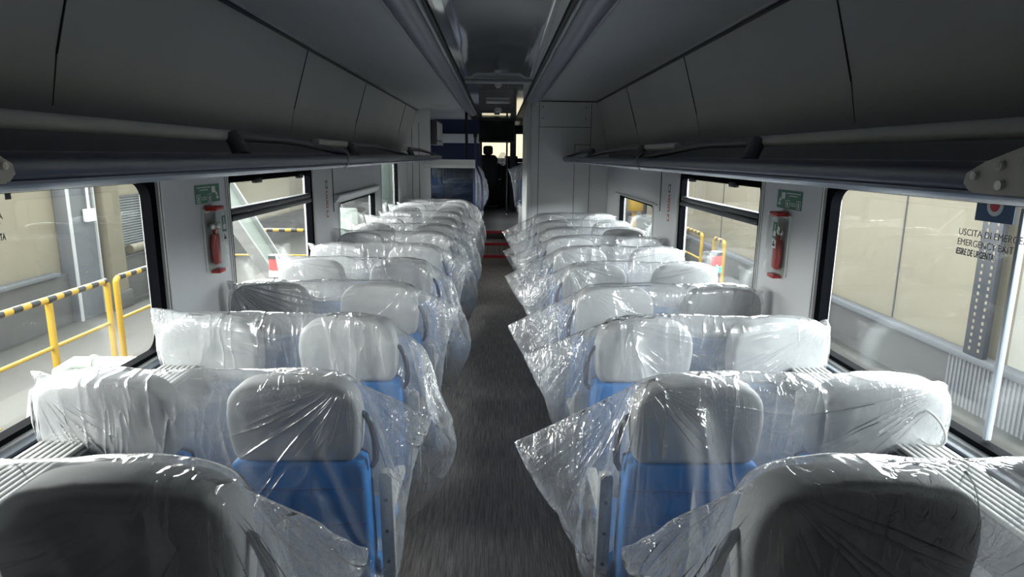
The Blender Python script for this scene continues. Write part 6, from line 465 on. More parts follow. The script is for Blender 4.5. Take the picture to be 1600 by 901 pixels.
-12,-6,2,9,6,6,1,1,-1,1,0,1,-5,-2,-1,-3,-1,8,-11,3,-3,-26,1,2,-5,11,1,-9,2,-7,5,-5,-2,11,-4,1,9,1,-1,2,-3,-7,9,0,-3,1,2,-18,1,2,0,4,10,4,-5,3,-3,4,1,-5,1,-1,-4,8,-15,6,8,-1,-3,2,5,5,3,-2,-12,1,0,9,-22,11,4,-3,8,5,2,-1,-2,-11,12,2,-1,
-3,5,-21,-3,1,0,2,18,3,-3,6,-2,-1,-3,2,-1,0,-4,5,-1,-8,-3,2,0,4,-3,3,7,-5,0,-1,-6,-10,-4,14,3,-1,5,2,5,1,0,-8,4,4,1,-2,2,-2,-16,-3,3,-3,19,4,-5,-1,0,3,-1,-2,-7,-2,-1,-11,15,2,-6,1,-1,13,2,-2,-2,-6,-2,-15,10,-2,-5,8,1,1,9,0,0,-1,0,2,
-1,-13,14,3,-6,5,-2,-14,-2,-3,0,7,-1,-1,2,-5,0,-3,0,1,3,-4,1,4,-5,-2,-6,11,9,9,-1,-5,-8,5,-14,-2,-2,7,5,-2,1,5,1,1,-3,-17,8,6,8,2,4,-5,-1,-5,-13,11,-7,-4,1,-5,4,-5,5,0,-5,-1,5,-3,-2,-7,-3,4,-3,-4,6,9,2,7,-3,-1,-16,-2,0,3,1,9,-3,8,-2,
-8,18,-11,-4,-3,16,-2,3,-1,-6,1,-14,-2,2,-5,3,-3,2,-2,-2,5,-1,-1,2,-7,-5,-2,1,2,11,7,-21,4,18,-2,2,-4,-6,-9,-3,-1,4,4,2,-3,3,-9,9,0,7,-14,2,0,0,-3,0,-2,1,4,3,-1,-2,1,-3,4,-1,-3,-2,-1,-11,1,5,-3,5,1,-1,10,-3,-4,0,1,2,3,-3,4,-5,0,-6,
-3,6,-2,1,7,2,0,6,-16,-10,1,3,-4,2,1,0,-1,3,2,-1,2,-2,-2,4,9,-1,0,-11,-2,8,3,2,3,-7,1,0,1,4,4,-4,7,-12,14,1,-2,-9,0,1,-2,5,1,1,0,1,-3,-11,-5,1,3,-3,-4,3,0,0,0,-1,2,-1,2,-3,2,-7,-1,-2,9,-3,-1,0,6,-12,6,10,1,4,-6,-1,0,2,-7,12,-1,-11,
-3,8,0,-1,1,-1,3,0,2,-6,-5,-10,1,2,-1,0,-1,1,0,0,-1,2,-1,-13,-4,2,4,-3,6,0,2,-5,6,-12,5,5,2,6,-4,3,-8,-5,9,1,0,1,8,-10,0,1,0,2,1,0,-1,-1,-1,-7,-4,-5,-2,0,-2,3,1,5,-3,5,466,10,6,9,8,7,6,9,6,7,8,6,8,8,8,7,4,2,2,0,1,1,1,-1,0,0,-1,1,-2,
3,-1,0,-3,2,0,2,0,1,0,-3,-3,-4,-9,-8,10,-9,-7,-5,-1,0,1,-2,2,2,0,1,1,-2,1,0,-4,6,1,0,-1,1,-1,-1,-1,-2,2,3,0,-1,-2,1,-6,-1,2,6,-5,0,2,1,-1,1,0,0,2,0,10,-14,-6,3,-11,0,2,1,-2,1,1,-2,1,-1,1,0,-1,10,0,1,-1,0,0,1,-2,1,-1,-3,-7,-1,5,1,1,
4,1,-2,-3,4,1,0,-2,1,-1,1,3,-2,2,-11,-2,14,3,-9,1,-1,-5,8,-5,0,-1,-1,3,-1,3,4,-2,-4,-4,5,2,-1,2,1,-2,-2,1,3,-1,-6,4,-1,-1,2,-1,1,-1,-3,-3,-1,-2,0,7,-4,4,2,6,1,-10,1,-12,2,0,4,-9,5,-2,4,-1,0,1,2,-3,-7,-2,2,-2,2,4,-3,1,1,-1,4,-3,3,3,
-5,-2,1,1,-1,0,-1,0,-2,0,2,-1,-1,3,-8,6,1,3,11,-8,-11,0,-2,0,3,-1,-1,-1,1,0,4,-5,2,3,-2,1,1,-4,0,-1,0,-2,3,-1,3,-4,1,-3,6,-1,-3,0,-2,2,0,2,2,-2,1,-8,-1,7,-1,-1,2,-3,8,-11,0,0,-2,2,1,2,-2,2,0,-5,4,-3,1,-1,0,-2,2,2,-2,-4,4,0,-1,0,0,-2,
5,-3,-2,1,1,-1,-1,3,0,-3,0,-1,7,-2,2,-5,4,-1,1,-5,-13,2,4,-2,-1,0,-1,1,2,-2,2,-2,-2,-2,3,0,-1,2,-3,1,0,-3,2,-1,-1,3,1,-3,0,2,-2,2,2,1,-5,1,2,-2,0,0,1,-2,2,-1,-1,0,0,-9,-2,1,-2,4,-2,-1,1,-1,-1,-1,-1,5,-1,0,0,-1,1,-1,-1,2,0,-1,-3,1,0,
0,3,-2,-2,3,-3,1,-2,4,-3,0,2,0,-5,4,-2,3,-3,3,-2,3,-13,0,0,4,-3,-1,4,1,-4,2,-1,-1,-2,2,0,-1,2,-1,-2,2,-2,-2,0,5,-1,-1,0,-2,1,1,1,-1,-2,0,1,2,-1,0,-1,5,-4,3,-3,1,0,2,-5,-11,0,-1,0,0,5,-4,-1,2,-2,1,2,0,-2,0,0,1,-4,1,0,3,-3,0,-2,1,1,1,
-3,1,3,-3,3,2,-3,-1,1,-2,2,1,-4,4,-4,1,2,-4,2,1,-4,-6,0,0,1,-5,3,0,-1,1,2,-4,2,0,0,1,-6,3,1,-1,-3,4,3,-3,-1,1,-5,5,-1,-1,1,-2,-1,5,-3,-2,5,-1,0,-2,0,0,3,-1,1,-4,-1,-14,2,1,-1,2,0,-3,1,1,0,0,2,-3,2,-3,1,3,-1,-5,3,-1,0,-2,4,-1,-2,5,-1,
-3,-1,3,-1,0,-2,3,-1,-3,1,0,1,-1,3,-2,0,-2,4,-1,-11,-2,1,2,-2,1,3,-2,-2,0,0,0,2,-1,2,-3,-1,0,1,0,1,0,-3,-4,3,4,-2,0,4,-4,-1,2,1,-2,1,0,0,1,0,-1,-1,-1,-2,0,2,0,2,-14,5,0,-4,2,1,-2,-1,4,-2,-2,2,1,-1,1,-2,0,-3,1,0,2,0,1,2,-3,-1,-1,2,-3,
2,-2,0,-2,5,0,-4,4,-3,1,3,-2,2,0,-2,3,-4,-1,-15,2,0,5,-2,-2,-1,5,-3,2,-1,1,-3,0,0,-2,1,1,0,-2,2,-4,2,-1,3,-4,3,-4,5,-1,-1,2,3,-6,-1,3,2,-1,-2,-1,2,0,1,0,-2,3,-4,-10,0,-3,2,-2,3,1,-5,2,1,-1,0,0,2,-4,0,3,-2,-1,4,-5,3,1,1,-4,1,0,-1,1,
1,0,1,-4,2,0,2,-3,1,0,0,1,-1,-1,0,0,-1,4,-10,-2,4,-5,4,-4,2,-1,2,-1,2,-2,1,-1,1,-1,-2,0,3,-6,2,3,-3,1,0,2,0,0,-4,4,-1,-2,2,2,-2,-1,-2,3,-1,0,0,-3,2,3,-1,-1,-2,-13,4,-5,3,-1,3,-2,3,-2,-1,-2,2,-3,2,-3,2,-1,2,-2,1,0,0,0,-1,2,-1,0,1,-1,
-3,4,-1,-3,2,0,1,1,-2,2,1,-2,0,3,-2,-3,3,-1,-2,-12,3,2,-2,-1,1,-1,0,1,2,-2,0,-1,-1,2,-3,1,-1,-1,2,-1,2,1,0,-1,-2,1,2,1,-4,0,4,-4,3,-2,0,1,0,1,-1,0,-3,-1,6,-2,0,-11,7,-8,0,0,0,0,3,-2,1,-1,1,0,-5,5,-4,3,-4,2,1,1,1,-5,-2,2,1,-1,3,-2,-3,
3,1,-1,0,2,1,-1,1,-4,1,-1,4,0,-2,-1,-1,1,-14,-1,5,-3,2,1,1,-4,3,-2,1,-3,2,4,-3,-2,-1,3,-1,0,-2,-2,6,-2,0,-2,3,-5,4,0,1,-2,0,1,-4,3,1,-3,2,0,0,2,-1,0,1,-3,2,-13,1,0,2,-3,1,2,0,-4,3,3,-3,1,-1,-3,1,-1,1,0,1,-2,0,1,1,-3,2,-2,3,-1,3,-5,
1,1,3,-2,-2,1,2,2,-2,0,-2,-3,4,-5,6,-4,-10,-2,0,-1,6,-3,-2,0,2,0,-4,5,-1,-2,1,0,0,-4,0,1,3,0,-3,0,3,-3,-1,4,-5,0,4,2,-4,-2,5,-1,-2,-2,2,-1,4,-1,1,-3,6,-5,1,-13,4,1,0,-6,3,0,3,-1,-2,1,-5,2,-2,0,3,0,0,-3,2,-3,1,3,-1,-2,2,4,-6,4,1,-2,
-1,2,-1,-3,2,-1,2,-1,1,-1,-1,1,1,-4,2,4,-11,-3,1,0,4,0,-2,1,0,1,0,3,-4,0,0,-4,1,-1,2,-1,3,0,-4,2,1,0,-5,2,1,-3,1,2,1,-3,2,0,0,0,0,2,1,0,0,2,-2,0,2,-13,3,0,1,0,-1,0,-3,4,-3,-1,3,-2,-2,-1,4,-3,2,0,-2,2,-2,2,-1,-1,2,1,-2,0,1,0,-3,1,4,
-4,1,1,0,-2,1,-3,2,2,-2,7,-4,4,-13,0,3,1,-3,0,2,0,-3,2,2,-3,-2,1,3,-6,3,1,-1,-1,-2,1,0,3,2,-2,-1,0,-1,1,-1,2,0,-2,2,0,1,-2,0,0,4,-2,2,1,-4,5,0,-12,3,-2,-2,1,0,3,-1,-1,1,-1,-4,5,0,-5,5,-5,1,1,0,3,1,-3,0,-2,-1,1,4,-1,0,0,0,-3,1,0,-2,
3,0,0,-4,1,0,-1,2,1,5,-19,-11,0,1,0,1,-2,-1,0,4,-2,-4,2,-3,2,1,-3,3,-2,-1,5,-6,3,1,-1,1,1,-1,-1,-1,1,1,-1,0,0,3,-3,0,-2,3,3,-3,-1,4,-2,0,-2,-1,-12,-2,2,0,-1,2,0,3,-4,2,0,-1,-2,0,-1,3,-1,1,-1,-3,5,-5,0,2,1,0,-2,2,-1,1,-3,0,4,-2,-2,3,
-2,1,0,-2,4,1,-4,1,-1,3,-3,-14,7,-3,1,-2,2,-1,-2,0,-2,4,-2,-1,-1,3,-2,3,-3,2,-2,1,2,0,-3,-1,0,4,-3,2,-3,4,-3,-2,5,0,-1,0,-2,2,-2,-2,1,1,1,7,-8,4,-9,-4,1,1,1,0,0,0,-1,1,-4,0,1,2,-4,4,-5,3,-3,4,-3,-1,2,1,1,-2,0,1,-2,1,-1,3,-1,1,-1,-1,
1,3,-3,2,0,0,3,1,-6,5,0,-14,3,2,-4,5,-1,-2,-3,6,-2,0,0,-3,0,4,-5,3,1,3,-3,-2,2,-4,2,-3,4,-1,-2,5,-3,2,-1,-3,0,0,1,2,-1,-1,2,3,0,-4,-2,-1,4,-1,-9,0,-1,2,-3,0,-2,6,-7,1,0,-1,4,-4,-3,2,0,-1,3,-1,4,-4,4,-3,1,-3,1,2,-1,0,-1,2,1,-4,4,4,-4,
4,-3,2,-4,0,1,0,0,2,1,-10,-1,1,1,0,-3,2,-1,1,1,-2,1,0,-4,5,-4,2,-1,-2,0,-2,6,-3,-2,4,0,0,-1,-4,4,0,-2,2,2,-2,-4,3,-4,9,-5,-1,2,-1,0,5,-2,0,-14,4,-2,-1,1,3,-2,0,2,-4,3,-4,-2,5,-1,0,-3,3,-3,5,-2,-5,4,2,-3,0,1,0,3,-3,-1,0,3,-1,-1,2,0,
3,-6,1,0,0,0,3,0,-1,-4,-8,-4,2,0,0,-1,1,-3,2,0,-2,0,3,-4,-1,1,2,-1,3,-4,3,1,-4,0,0,3,1,-4,-1,4,0,0,-3,4,-2,2,-2,-1,2,-2,0,1,0,-3,4,1,2,-11,1,-2,2,-2,1,0,3,-5,0,-1,1,-1,2,2,1,-4,2,-4,2,0,-2,3,0,-1,-2,0,4,-2,1,0,-1,3,-1,0,-3,1,1,-3,3,
2,-1,2,-2,0,0,2,-6,0,-5,-1,-2,3,-5,1,-2,1,0,-1,1,1,-3,-3,1,3,2,0,-1,-1,3,-4,2,-1,3,2,-6,5,-4,8,-2,1,0,-3,3,4,3,3,-1,5,-3,-3,8,-2,0,0,2,2,-4,4,-3,2,-2,0,2,1,-7,-1,2,-2,0,1,-2,1,3,-5,7,-5,3,-5,3,4,-7,8,-7,2,2,-2,4,-3,-9,9,-5,6,1,11,-7,
-3,-1,-1,2,-5,2,2,-4,3,-2,0,4,1,-10,4,-2,3,3,-4,-1,0,2,-3,3,-4,3,-1,0,-2,0,5,-4,1,-2,2,-1,3,-4,8,-6,1,0,-1,3,0,0,4,-2,0,-1,-1,-2,2,0,2,1,-2,-1,4,-4,0,-2,0,0,3,0,-3,1,-1,0,0,2,1,-3,2,-3,2,1,2,-4,0,-3,6,-1,-5,4,-1,4,-2,1,0,-5,6,-4,6,
-4,0,-1,4,-1,-1,2,-5,-2,2,2,-3,-2,3,-3,5,0,0,-3,2,1,-3,1,2,-3,2,-1,0,0,-2,3,1,-5,2,0,2,-1,-3,2,2,0,-1,-3,5,-6,1,3,2,-5,5,1,-4,-2,-1,0,1,0,1,-2,-1,-2,1,-1,5,-4,1,-2,1,2,0,-1,1,-2,-1,4,0,-2,4,-1,0,-5,5,3,-1,-3,7,1,-1,-1,3,2,-2,-1,2,-3,
-2,-1,-3,2,1,-3,1,0,2,0,0,2,-1,-2,5,-4,2,-4,1,2,-4,-1,5,1,-1,-4,4,-3,0,2,2,-4,-1,2,3,1,1,-2,-1,-2,0,0,4,-3,0,-3,1,1,-3,0,2,0,-2,-1,2,-1,-2,0,0,-3,5,1,0,-2,-2,8,-1,-2,-3,0,1,-1,3,2,-4,1,0,1,2,-3,0,2,-3,-1,1,3,1,-4,4,-6,1,-4,5,0,-3,3,
-3,3,-4,4,-2,5,-3,-2,1,-4,3,-2,0,1,0,-1,-3,5,0,1,-2,3,-2,1,-2,4,-1,-1,0,-2,0,-1,0,3,-2,-2,1,0,-1,-1,-1,-3,0,3,-2,1,-2,1,-3,7,-6,8,-4,-1,0,-2,2,0,2,-4,2,2,-1,-3,3,0,-2,1,1,2,-4,1,0,2,3,-8,0,4,-4,-2,4,-1,-6,-1,2,-3,5,1,-2,0,-1,2,1,-4,
-3,6,-1,1,-1,1,-5,6,-2,-2,0,0,1,0,1,-3,2,1,-1,-1,-1,1,1,2,0,-4,-1,3,3,-2,-1,-1,-2,0,3,-3,4,-8,3,-1,0,1,-3,3,1,4,-3,-2,3,-5,-1,2,-1,-2,3,1,1,-1,-3,3,2,0,-2,-1,2,2,-1,-1,-3,1,6,0,3,-4,1,2,-2,-2,-1,-1,-4,2,1,2,0,-2,0,-2,1,2,-1,1,2,-4,
6,-3,0,-1,1,-5,4,-3,3,-2,1,-2,1,1,-3,3,-3,4,1,2,-3,2,9,-3,-4,0,-4,3,-3,1,-2,3,0,1,-6,2,-1,1,3,-1,2,-1,0,-2,2,-1,-1,1,-2,1,3,-6,1,0,2,-1,0,1,3,0,-2,2,-2,-1,1,3,-5,0,5,-2,0,0,-6,3,0,1,-2,-1,2,0,1,-2,0,1,1,-3,2,-1,0,3,-1,1,-1,-4,2,-3,
3,1,-2,1,-2,3,-3,-2,2,3,-1,-1,6,-7,4,1,1,-5,2,-1,-1,2,-3,-2,1,0,-1,3,0,-3,2,-2,2,-3,4,-1,1,-1,1,0,-1,1,2,-6,2,2,0,-3,1,1,-5,3,2,0,-2,3,-2,-2,5,-2,-3,-1,-1,-1,2,0,-5,4,-2,-2,3,-1,-3,3,-4,3,1,2,3,-5,4,-6,2,-2,1,5,-4,-1,3,-5,1,-4,3,1,
1,4,-1,-3,-1,1,-1,2,-1,1,-4,6,-1,3,0,-4,-1,0,-1,1,0,0,1,0,-3,5,-3,4,-3,3,6,-6,-4,-2,7,-4,-2,7,-2,-4,3,-4,4,-4,1,-2,1,-1,-1,5,-4,-1,6,1,-5,2,2,-9,-5,0,1,1,1,-3,0,1,-2,1,-1,-1,2,5,6,1,-6,-1,-9,1,4,-1,3,0,2,-5,5,-6,-1,-1,7,-8,3,-2,5,0,
-2,3,2,-5,-4,8,-3,-3,-2,1,1,-1,-3,-4,6,0,-5,6,-3,-1,5,3,3,-1,-2,-4,-5,2,5,-4,-3,2,2,2,-1,-6,7,-6,2,-6,8,-3,3,-6,4,-3,2,-1,0,4,-7,6,1,3,1,-5,2,0,0,-5,5,4,-5,1,5,2,3,1,-5,-9,6,-2,6,5,-3,3,2,-7,-6,2,4,-12,3,-1,3,-2,-3,0,5,-4,2,-3,2,2,
0,0,-1,1,1,-4,5,-5,-1,0,5,4,9,-1,0,-8,9,-2,-13,-4,3,-1,2,1,-5,4,3,-8,5,-3,8,-5,7,-1,-5,0,-2,2,0,-5,6,-3,-1,1,-1,1,0,-2,1,-5,0,1,0,0,2,1,-2,4,7,0,7,-10,-13,1,1,3,-3,1,-3,2,8,-5,13,4,-8,-6,-1,-1,-3,4,10,5,-2,-6,-3,-4,-2,-1,-1,4,-7,1,
3,-2,2,-1,0,2,3,-9,4,-4,-6,18,6,-5,-6,10,5,-3,3,5,-2,-1,-3,-11,-1,-5,3,9,1,-4,7,6,-16,-7,8,0,3,0,-3,5,2,0,-8,-9,7,-5,2,-3,4,-6,3,1,-3,-4,-1,-9,-24,47,-1,3,-3,-3,6,4,-1,7,1,1,0,-1,-13,-8,14,4,3,-10,-5,19,-27,-8,26,-23,-9,2,26,0,-4,2,
10,-10,3,-8,5,-5,3,-1,1,4,1,-5,-3,5,-28,11,25,-2,1,-3,-6,-1,1,-4,3,5,0,12,-2,-21,14,10,1,-4,-17,14,-28,-37,21,10,-3,4,0,2,-34,2,29,24,1,0,2,-2,3,-2,14,-6,2,4,-7,-21,18,9,2,0,-2,-3,-4,-7,11,-7,-4,1,3,8,-2,-12,0,4,6,-1,-8,4,5,3,-1,-2,
-27,0,-1,32,-6,-21,-26,44,-1,2,1,8,-1,-6,2,10,-2,0,2,-31,-10,35,5,-2,2,0,-2,-8,11,-5,2,-7,4,1,-7,-2,-2,2,5,2,-3,6,-2,4,2,-6,2,0,2,3,-11,0,-36,2,-1,-1,0,9,6,-7,4,3,0,-13,1,-27,-6,33,5,3,0,0,-1,-8,12,-6,1,4,-3,-10,4,3,-6,-1,3,13,-3,0,
-2,0,1,-1,1,-2,0,3,-3,-12,0,2,2,-4,0,3,16,-12,5,-2,5,-4,7,-35,-34,28,32,2,0,4,1,-9,6,-5,-3,2,1,-3,-7,2,3,2,4,6,0,-1,-4,-1,-3,-6,3,2,3,-1,-1,1,4,1,1,2,8,-4,-2,6,-3,-5,7,2,-2,-7,-26,-5,34,2,-2,5,0,-10,1,-5,7,4,-6,6,-8,-1,6,-6,1,-6,0,
4,-1,-3,7,-2,4,1,2,1,-2,-4,6,3,8,-12,4,12,-6,0,-6,7,-5,5,3,-10,-23,-33,27,30,0,3,-5,-9,6,9,6,3,-8,1,-3,-7,0,-1,1,2,-3,0,6,-2,2,-3,3,0,3,4,2,6,5,-1,-6,3,-9,-2,-3,18,-5,-4,4,2,5,-7,0,-25,-31,42,6,-1,-2,-2,4,3,4,2,-1,-1,-2,-1,-3,2,-3,
4,3,-4,1,0,5,-1,4,-2,-3,8,5,-1,-1,10,-23,8,-5,10,-9,-1,6,-3,3,7,1,-3,0,-2,-32,10,4,20,-8,1,6,-8,6,0,1,1,3,-4,-3,-2,-3,1,2,-2,5,-3,-6,5,6,0,12,1,-3,-3,-3,5,-11,1,-4,4,-2,-3,5,1,1,-2,4,-1,7,-11,-3,-1,6,0,-2,1,8,-4,6,5,0,0,-1,-4,4,-5,
-6,0,4,-4,-1,1,-4,2,11,3,-1,2,-7,-6,1,-1,3,-1,-6,4,0,2,-1,2,5,3,1,-3,-2,-12,9,-3,0,-4,3,-1,1,3,1,10,1,-4,3,-5,1,-1,-1,1,-3,0,5,1,-10,9,-2,-2,-2,-8,0,1,1,-3,1,4,-1,6,-6,0,-3,1,1,10,6,-8,-3,10,-14,-2,2,-4,3,2,-2,0,-5,4,10,4,-2,1,-4,5,
-6,0,1,-2,-2,0,5,-2,4,-1,-2,-6,-2,-1,4,1,2,-3,-3,5,1,-1,0,4,1,-3,6,2,-14,10,-7,-1,3,-6,2,0,1,4,0,-6,0,4,3,9,-4,3,-1,-2,-3,-3,0,],
[-361,14,9,10,11,13,12,14,13,13,14,12,12,18,17,9,17,15,14,15,14,14,15,14,14,15,14,14,14,14,15,14,14,13,13,17,14,14,14,12,11,15,17,12,5,14,13,1,-4,4,5,-1,1,2,-1,0,-1,-1,0,2,-2,-5,6,-3,0,1,-2,1,0,-1,0,0,-1,0,1,-1,1,-1,0,0,1,1,0,-2,-1,
-3,7,-1,3,-3,-1,1,-1,-1,4,0,0,-2,4,0,-2,1,-2,2,-3,3,-1,-1,1,-1,0,-1,-1,1,-1,0,0,0,0,0,0,-1,1,-1,0,0,0,1,0,-3,2,2,-2,-2,9,-11,5,1,-1,-6,3,5,-1,0,1,1,-4,2,-3,4,-5,4,-2,1,-1,0,0,0,0,-1,0,0,0,0,0,0,0,0,0,0,0,0,0,0,-1,0,0,0,-2,11,-8,-5,
6,-5,5,4,-8,-3,4,-1,0,-1,-2,4,-3,2,-2,3,-1,0,-1,0,0,0,-1,0,1,-1,0,0,0,0,0,0,0,0,0,0,0,0,0,0,-1,0,0,2,-7,5,1,2,0,-3,3,3,-14,5,2,-4,-1,-1,2,-2,1,0,0,1,-1,1,-2,0,0,1,0,-1,1,-1,0,0,0,0,0,0,-1,0,0,0,0,0,0,1,0,0,-1,1,0,0,-1,0,1,0,0,2,5,-2,
0,0,3,-6,2,0,0,1,-1,2,-1,0,0,-2,0,0,1,-1,1,-1,0,0,0,-1,0,1,0,0,0,0,-1,0,0,0,0,0,0,0,-1,1,0,1,1,-1,1,6,-7,3,1,-2,0,2,0,1,-1,0,0,0,-1,2,-2,0,0,-1,0,0,0,0,0,0,0,0,0,-1,0,0,0,1,-1,0,0,0,0,0,0,0,0,-1,1,1,1,-1,8,-7,0,2,1,0,0,0,-1,1,-1,0,
1,0,-2,0,-1,0,1,0,-1,0,0,0,-1,1,-1,0,1,0,-1,0,0,0,1,-1,0,0,1,-1,0,-1,1,-1,-1,0,2,6,-5,2,0,-3,3,0,0,0,-1,1,0,-3,3,0,-2,0,0,-1,1,1,-1,0,-1,1,0,0,0,-1,0,1,-1,0,0,0,0,0,0,0,0,0,1,-1,-2,1,1,-1,3,-1,0,-1,3,-3,2,0,-1,0,1,-3,2,0,-4,5,-1,-1,
1,-1,-1,1,0,0,0,-1,1,-1,1,-1,0,0,0,2,-2,0,1,-1,0,1,0,-2,1,0,0,0,0,2,1,-1,1,-4,4,0,-1,0,0,0,0,0,0,0,0,-1,0,0,1,0,-1,0,0,-1,1,-1,1,-1,0,0,1,0,-1,0,1,-1,0,0,-1,0,1,0,0,0,1,-1,4,-2,0,-1,2,1,-2,0,-1,3,-3,2,0,-5,5,-3,1,1,0,-1,-1,1,0,0,0,
0,0,0,0,0,0,-1,-1,1,0,0,0,0,-1,1,-1,1,0,1,0,-1,3,6,-4,-2,2,1,0,-1,-1,2,-1,-1,1,-1,1,-1,1,1,-2,0,0,0,0,0,0,0,-1,0,0,0,0,0,0,1,-2,1,0,1,0,-1,0,1,-1,-1,2,1,-1,-1,1,1,2,-3,2,0,0,-2,3,-4,4,-2,-1,1,1,1,-3,0,-1,0,2,0,-2,1,-1,1,0,-2,1,0,0,
0,0,0,0,0,0,0,0,0,0,1,0,-1,1,1,-2,-2,5,-1,0,-1,1,-1,2,-2,2,-1,-2,-1,2,0,0,2,-2,0,1,-2,-1,2,-1,1,-1,1,0,-1,0,0,0,0,0,0,0,-1,1,1,-1,0,-1,1,-2,2,1,-1,-2,4,-2,2,2,-3,1,2,-3,3,-2,-4,3,2,-3,2,-2,1,0,0,-1,1,0,0,0,0,-1,0,0,1,-2,1,0,0,1,-1,
0,0,0,1,-1,0,-1,2,-1,1,2,1,1,1,1,-2,0,1,0,0,-1,0,-1,1,-2,1,-1,2,-1,0,-1,2,0,-2,1,0,0,-2,2,-1,0,1,0,-1,0,-1,1,0,-1,0,1,0,-1,2,0,-2,2,-1,2,0,-3,3,0,0,1,-3,4,-6,0,3,0,-2,2,0,-1,1,-1,1,1,-2,2,-3,1,0,0,0,1,-1,0,-1,1,1,-2,1,0,0,1,-2,2,0,
-1,-1,3,-2,-1,0,1,0,0,0,2,2,-1,-3,-2,1,2,0,-2,0,1,0,0,1,0,-3,3,-3,2,-1,-2,3,-2,0,0,1,1,-1,-1,2,-1,-1,1,-1,1,0,0,-1,0,1,1,-2,3,-1,4,-4,-1,2,-6,5,-3,0,-1,2,-4,6,-1,-2,1,1,-1,-1,2,-2,3,-1,0,-1,0,1,0,0,-2,0,0,2,-1,-1,1,1,0,-1,0,0,-1,-1,
1,2,-2,2,-2,2,2,2,-8,6,-3,-5,3,3,-2,2,-3,1,0,0,0,1,1,-2,1,-1,0,-1,2,0,-2,0,0,2,-1,0,-1,2,-1,1,-1,0,1,-1,0,-1,0,0,1,1,2,0,-1,-1,0,6,-8,0,1,3,0,1,-2,1,-1,1,-2,1,0,-2,1,1,-2,1,0,2,-4,3,0,0,-1,0,0,-1,-1,2,-1,1,1,-1,-1,1,-2,0,1,0,1,3,-2,
1,3,-3,2,-6,0,1,2,0,-5,5,0,0,-1,1,1,0,-1,1,-3,2,-2,0,-2,4,-1,0,0,0,0,0,-1,1,-2,2,-2,-1,2,1,2,-2,0,-2,2,0,3,-1,1,3,1,-15,8,-5,7,0,-4,7,-4,0,-1,-1,2,0,0,1,-1,-1,-1,1,1,1,-3,1,-1,1,-1,1,0,-1,-1,1,-1,2,0,0,1,-3,1,-5,4,2,1,0,2,5,-3,-5,-4,
-1,6,1,1,-3,0,1,0,1,0,0,-1,-1,1,-3,4,1,-1,-1,1,1,-1,-1,0,1,-1,-1,2,0,0,-1,0,1,-2,0,1,-3,-1,0,3,1,2,1,1,-3,-13,16,1,-3,-2,2,-1,-1,1,-1,-1,2,0,0,1,-4,4,-1,0,2,-3,-1,1,0,1,-2,2,-1,2,-1,-2,3,-1,-1,0,-1,1,-1,1,-2,-4,5,3,3,-2,3,-14,7,-3,
3,4,3,-6,1,1,0,1,0,0,0,0,-1,2,0,-1,-1,0,1,0,-2,2,-1,2,-2,1,-2,3,-2,-2,2,0,-2,3,0,-1,-1,-3,-1,5,0,4,-3,-13,2,8,1,-2,1,-2,3,4,-3,0,0,0,0,0,1,-2,3,-2,1,1,-1,1,-1,0,-1,2,-2,0,1,1,-5,4,0,-2,1,1,-1,-2,2,-1,-1,0,4,-5,2,5,5,-8,3,-3,-4,0,-2,
-1,1,2,0,0,1,0,0,-1,3,-4,2,0,0,0,-1,0,2,-1,-1,1,-1,-1,1,3,-2,0,-1,-1,0,0,1,2,3,-7,2,-1,8,12,4,-4,-1,-13,5,-5,1,1,-1,1,1,1,-1,0,0,-1,2,-1,0,1,-1,0,-2,2,1,-1,-1,1,1,0,0,0,-2,-1,0,1,0,0,0,-1,-3,7,1,-7,3,7,9,6,-20,10,-9,-1,9,-6,4,-3,2,
0,-1,1,0,0,0,-2,0,3,-2,1,0,2,-2,0,0,0,0,0,-1,1,-4,2,2,-2,2,-1,0,-1,0,-3,1,15,3,-20,2,20,-23,5,-15,10,-1,3,2,-4,7,-4,-1,1,0,0,0,1,0,1,-2,1,0,0,-1,1,0,1,-1,0,-1,2,-2,-2,3,-2,2,0,-1,0,1,-6,3,-3,0,6,4,-7,11,-8,-8,-1,7,1,-2,2,2,-7,3,1,-1,
1,-1,1,0,0,-2,2,0,0,-1,0,2,-1,-1,2,0,-1,-1,-3,6,-4,1,-1,-1,3,0,-3,0,-2,0,4,-6,1,-8,-9,-1,0,13,1,-2,0,-5,1,5,1,-1,1,-3,1,-1,-1,0,2,0,-1,-1,0,2,-1,0,1,-1,0,0,-3,6,-6,3,-1,2,-1,-1,-1,-1,2,2,2,-2,-1,2,-6,-7,-2,10,3,-3,1,-4,5,-1,-1,-1,0,
1,-1,2,0,0,-1,-1,0,1,0,1,-1,0,1,-2,2,-4,0,3,-3,6,-5,2,-2,0,0,1,0,1,0,-1,2,4,-4,-7,-9,9,5,1,-1,-4,4,-3,1,2,-3,3,-5,2,-2,0,1,0,1,-1,0,0,0,0,0,0,1,-3,5,-2,1,-1,-3,0,1,0,1,-1,0,3,-1,-1,-1,0,-1,5,-7,4,-4,5,3,-1,-2,-4,2,-1,-1,1,-2,4,1,-3,
0,-2,1,0,1,-2,1,0,0,0,0,1,0,-5,5,-2,0,-1,2,-1,0,-1,1,-2,2,3,1,2,-8,3,-1,-7,4,-1,3,1,2,0,-4,-5,0,-1,5,-1,-2,-1,4,-2,2,-1,0,-2,1,0,-1,0,1,-1,-1,2,2,-4,-3,3,0,1,0,0,-1,-1,1,0,2,1,0,4,-13,4,-5,0,0,4,-3,-1,1,-1,0,-1,0,0,2,-2,-4,5,-2,0,0,
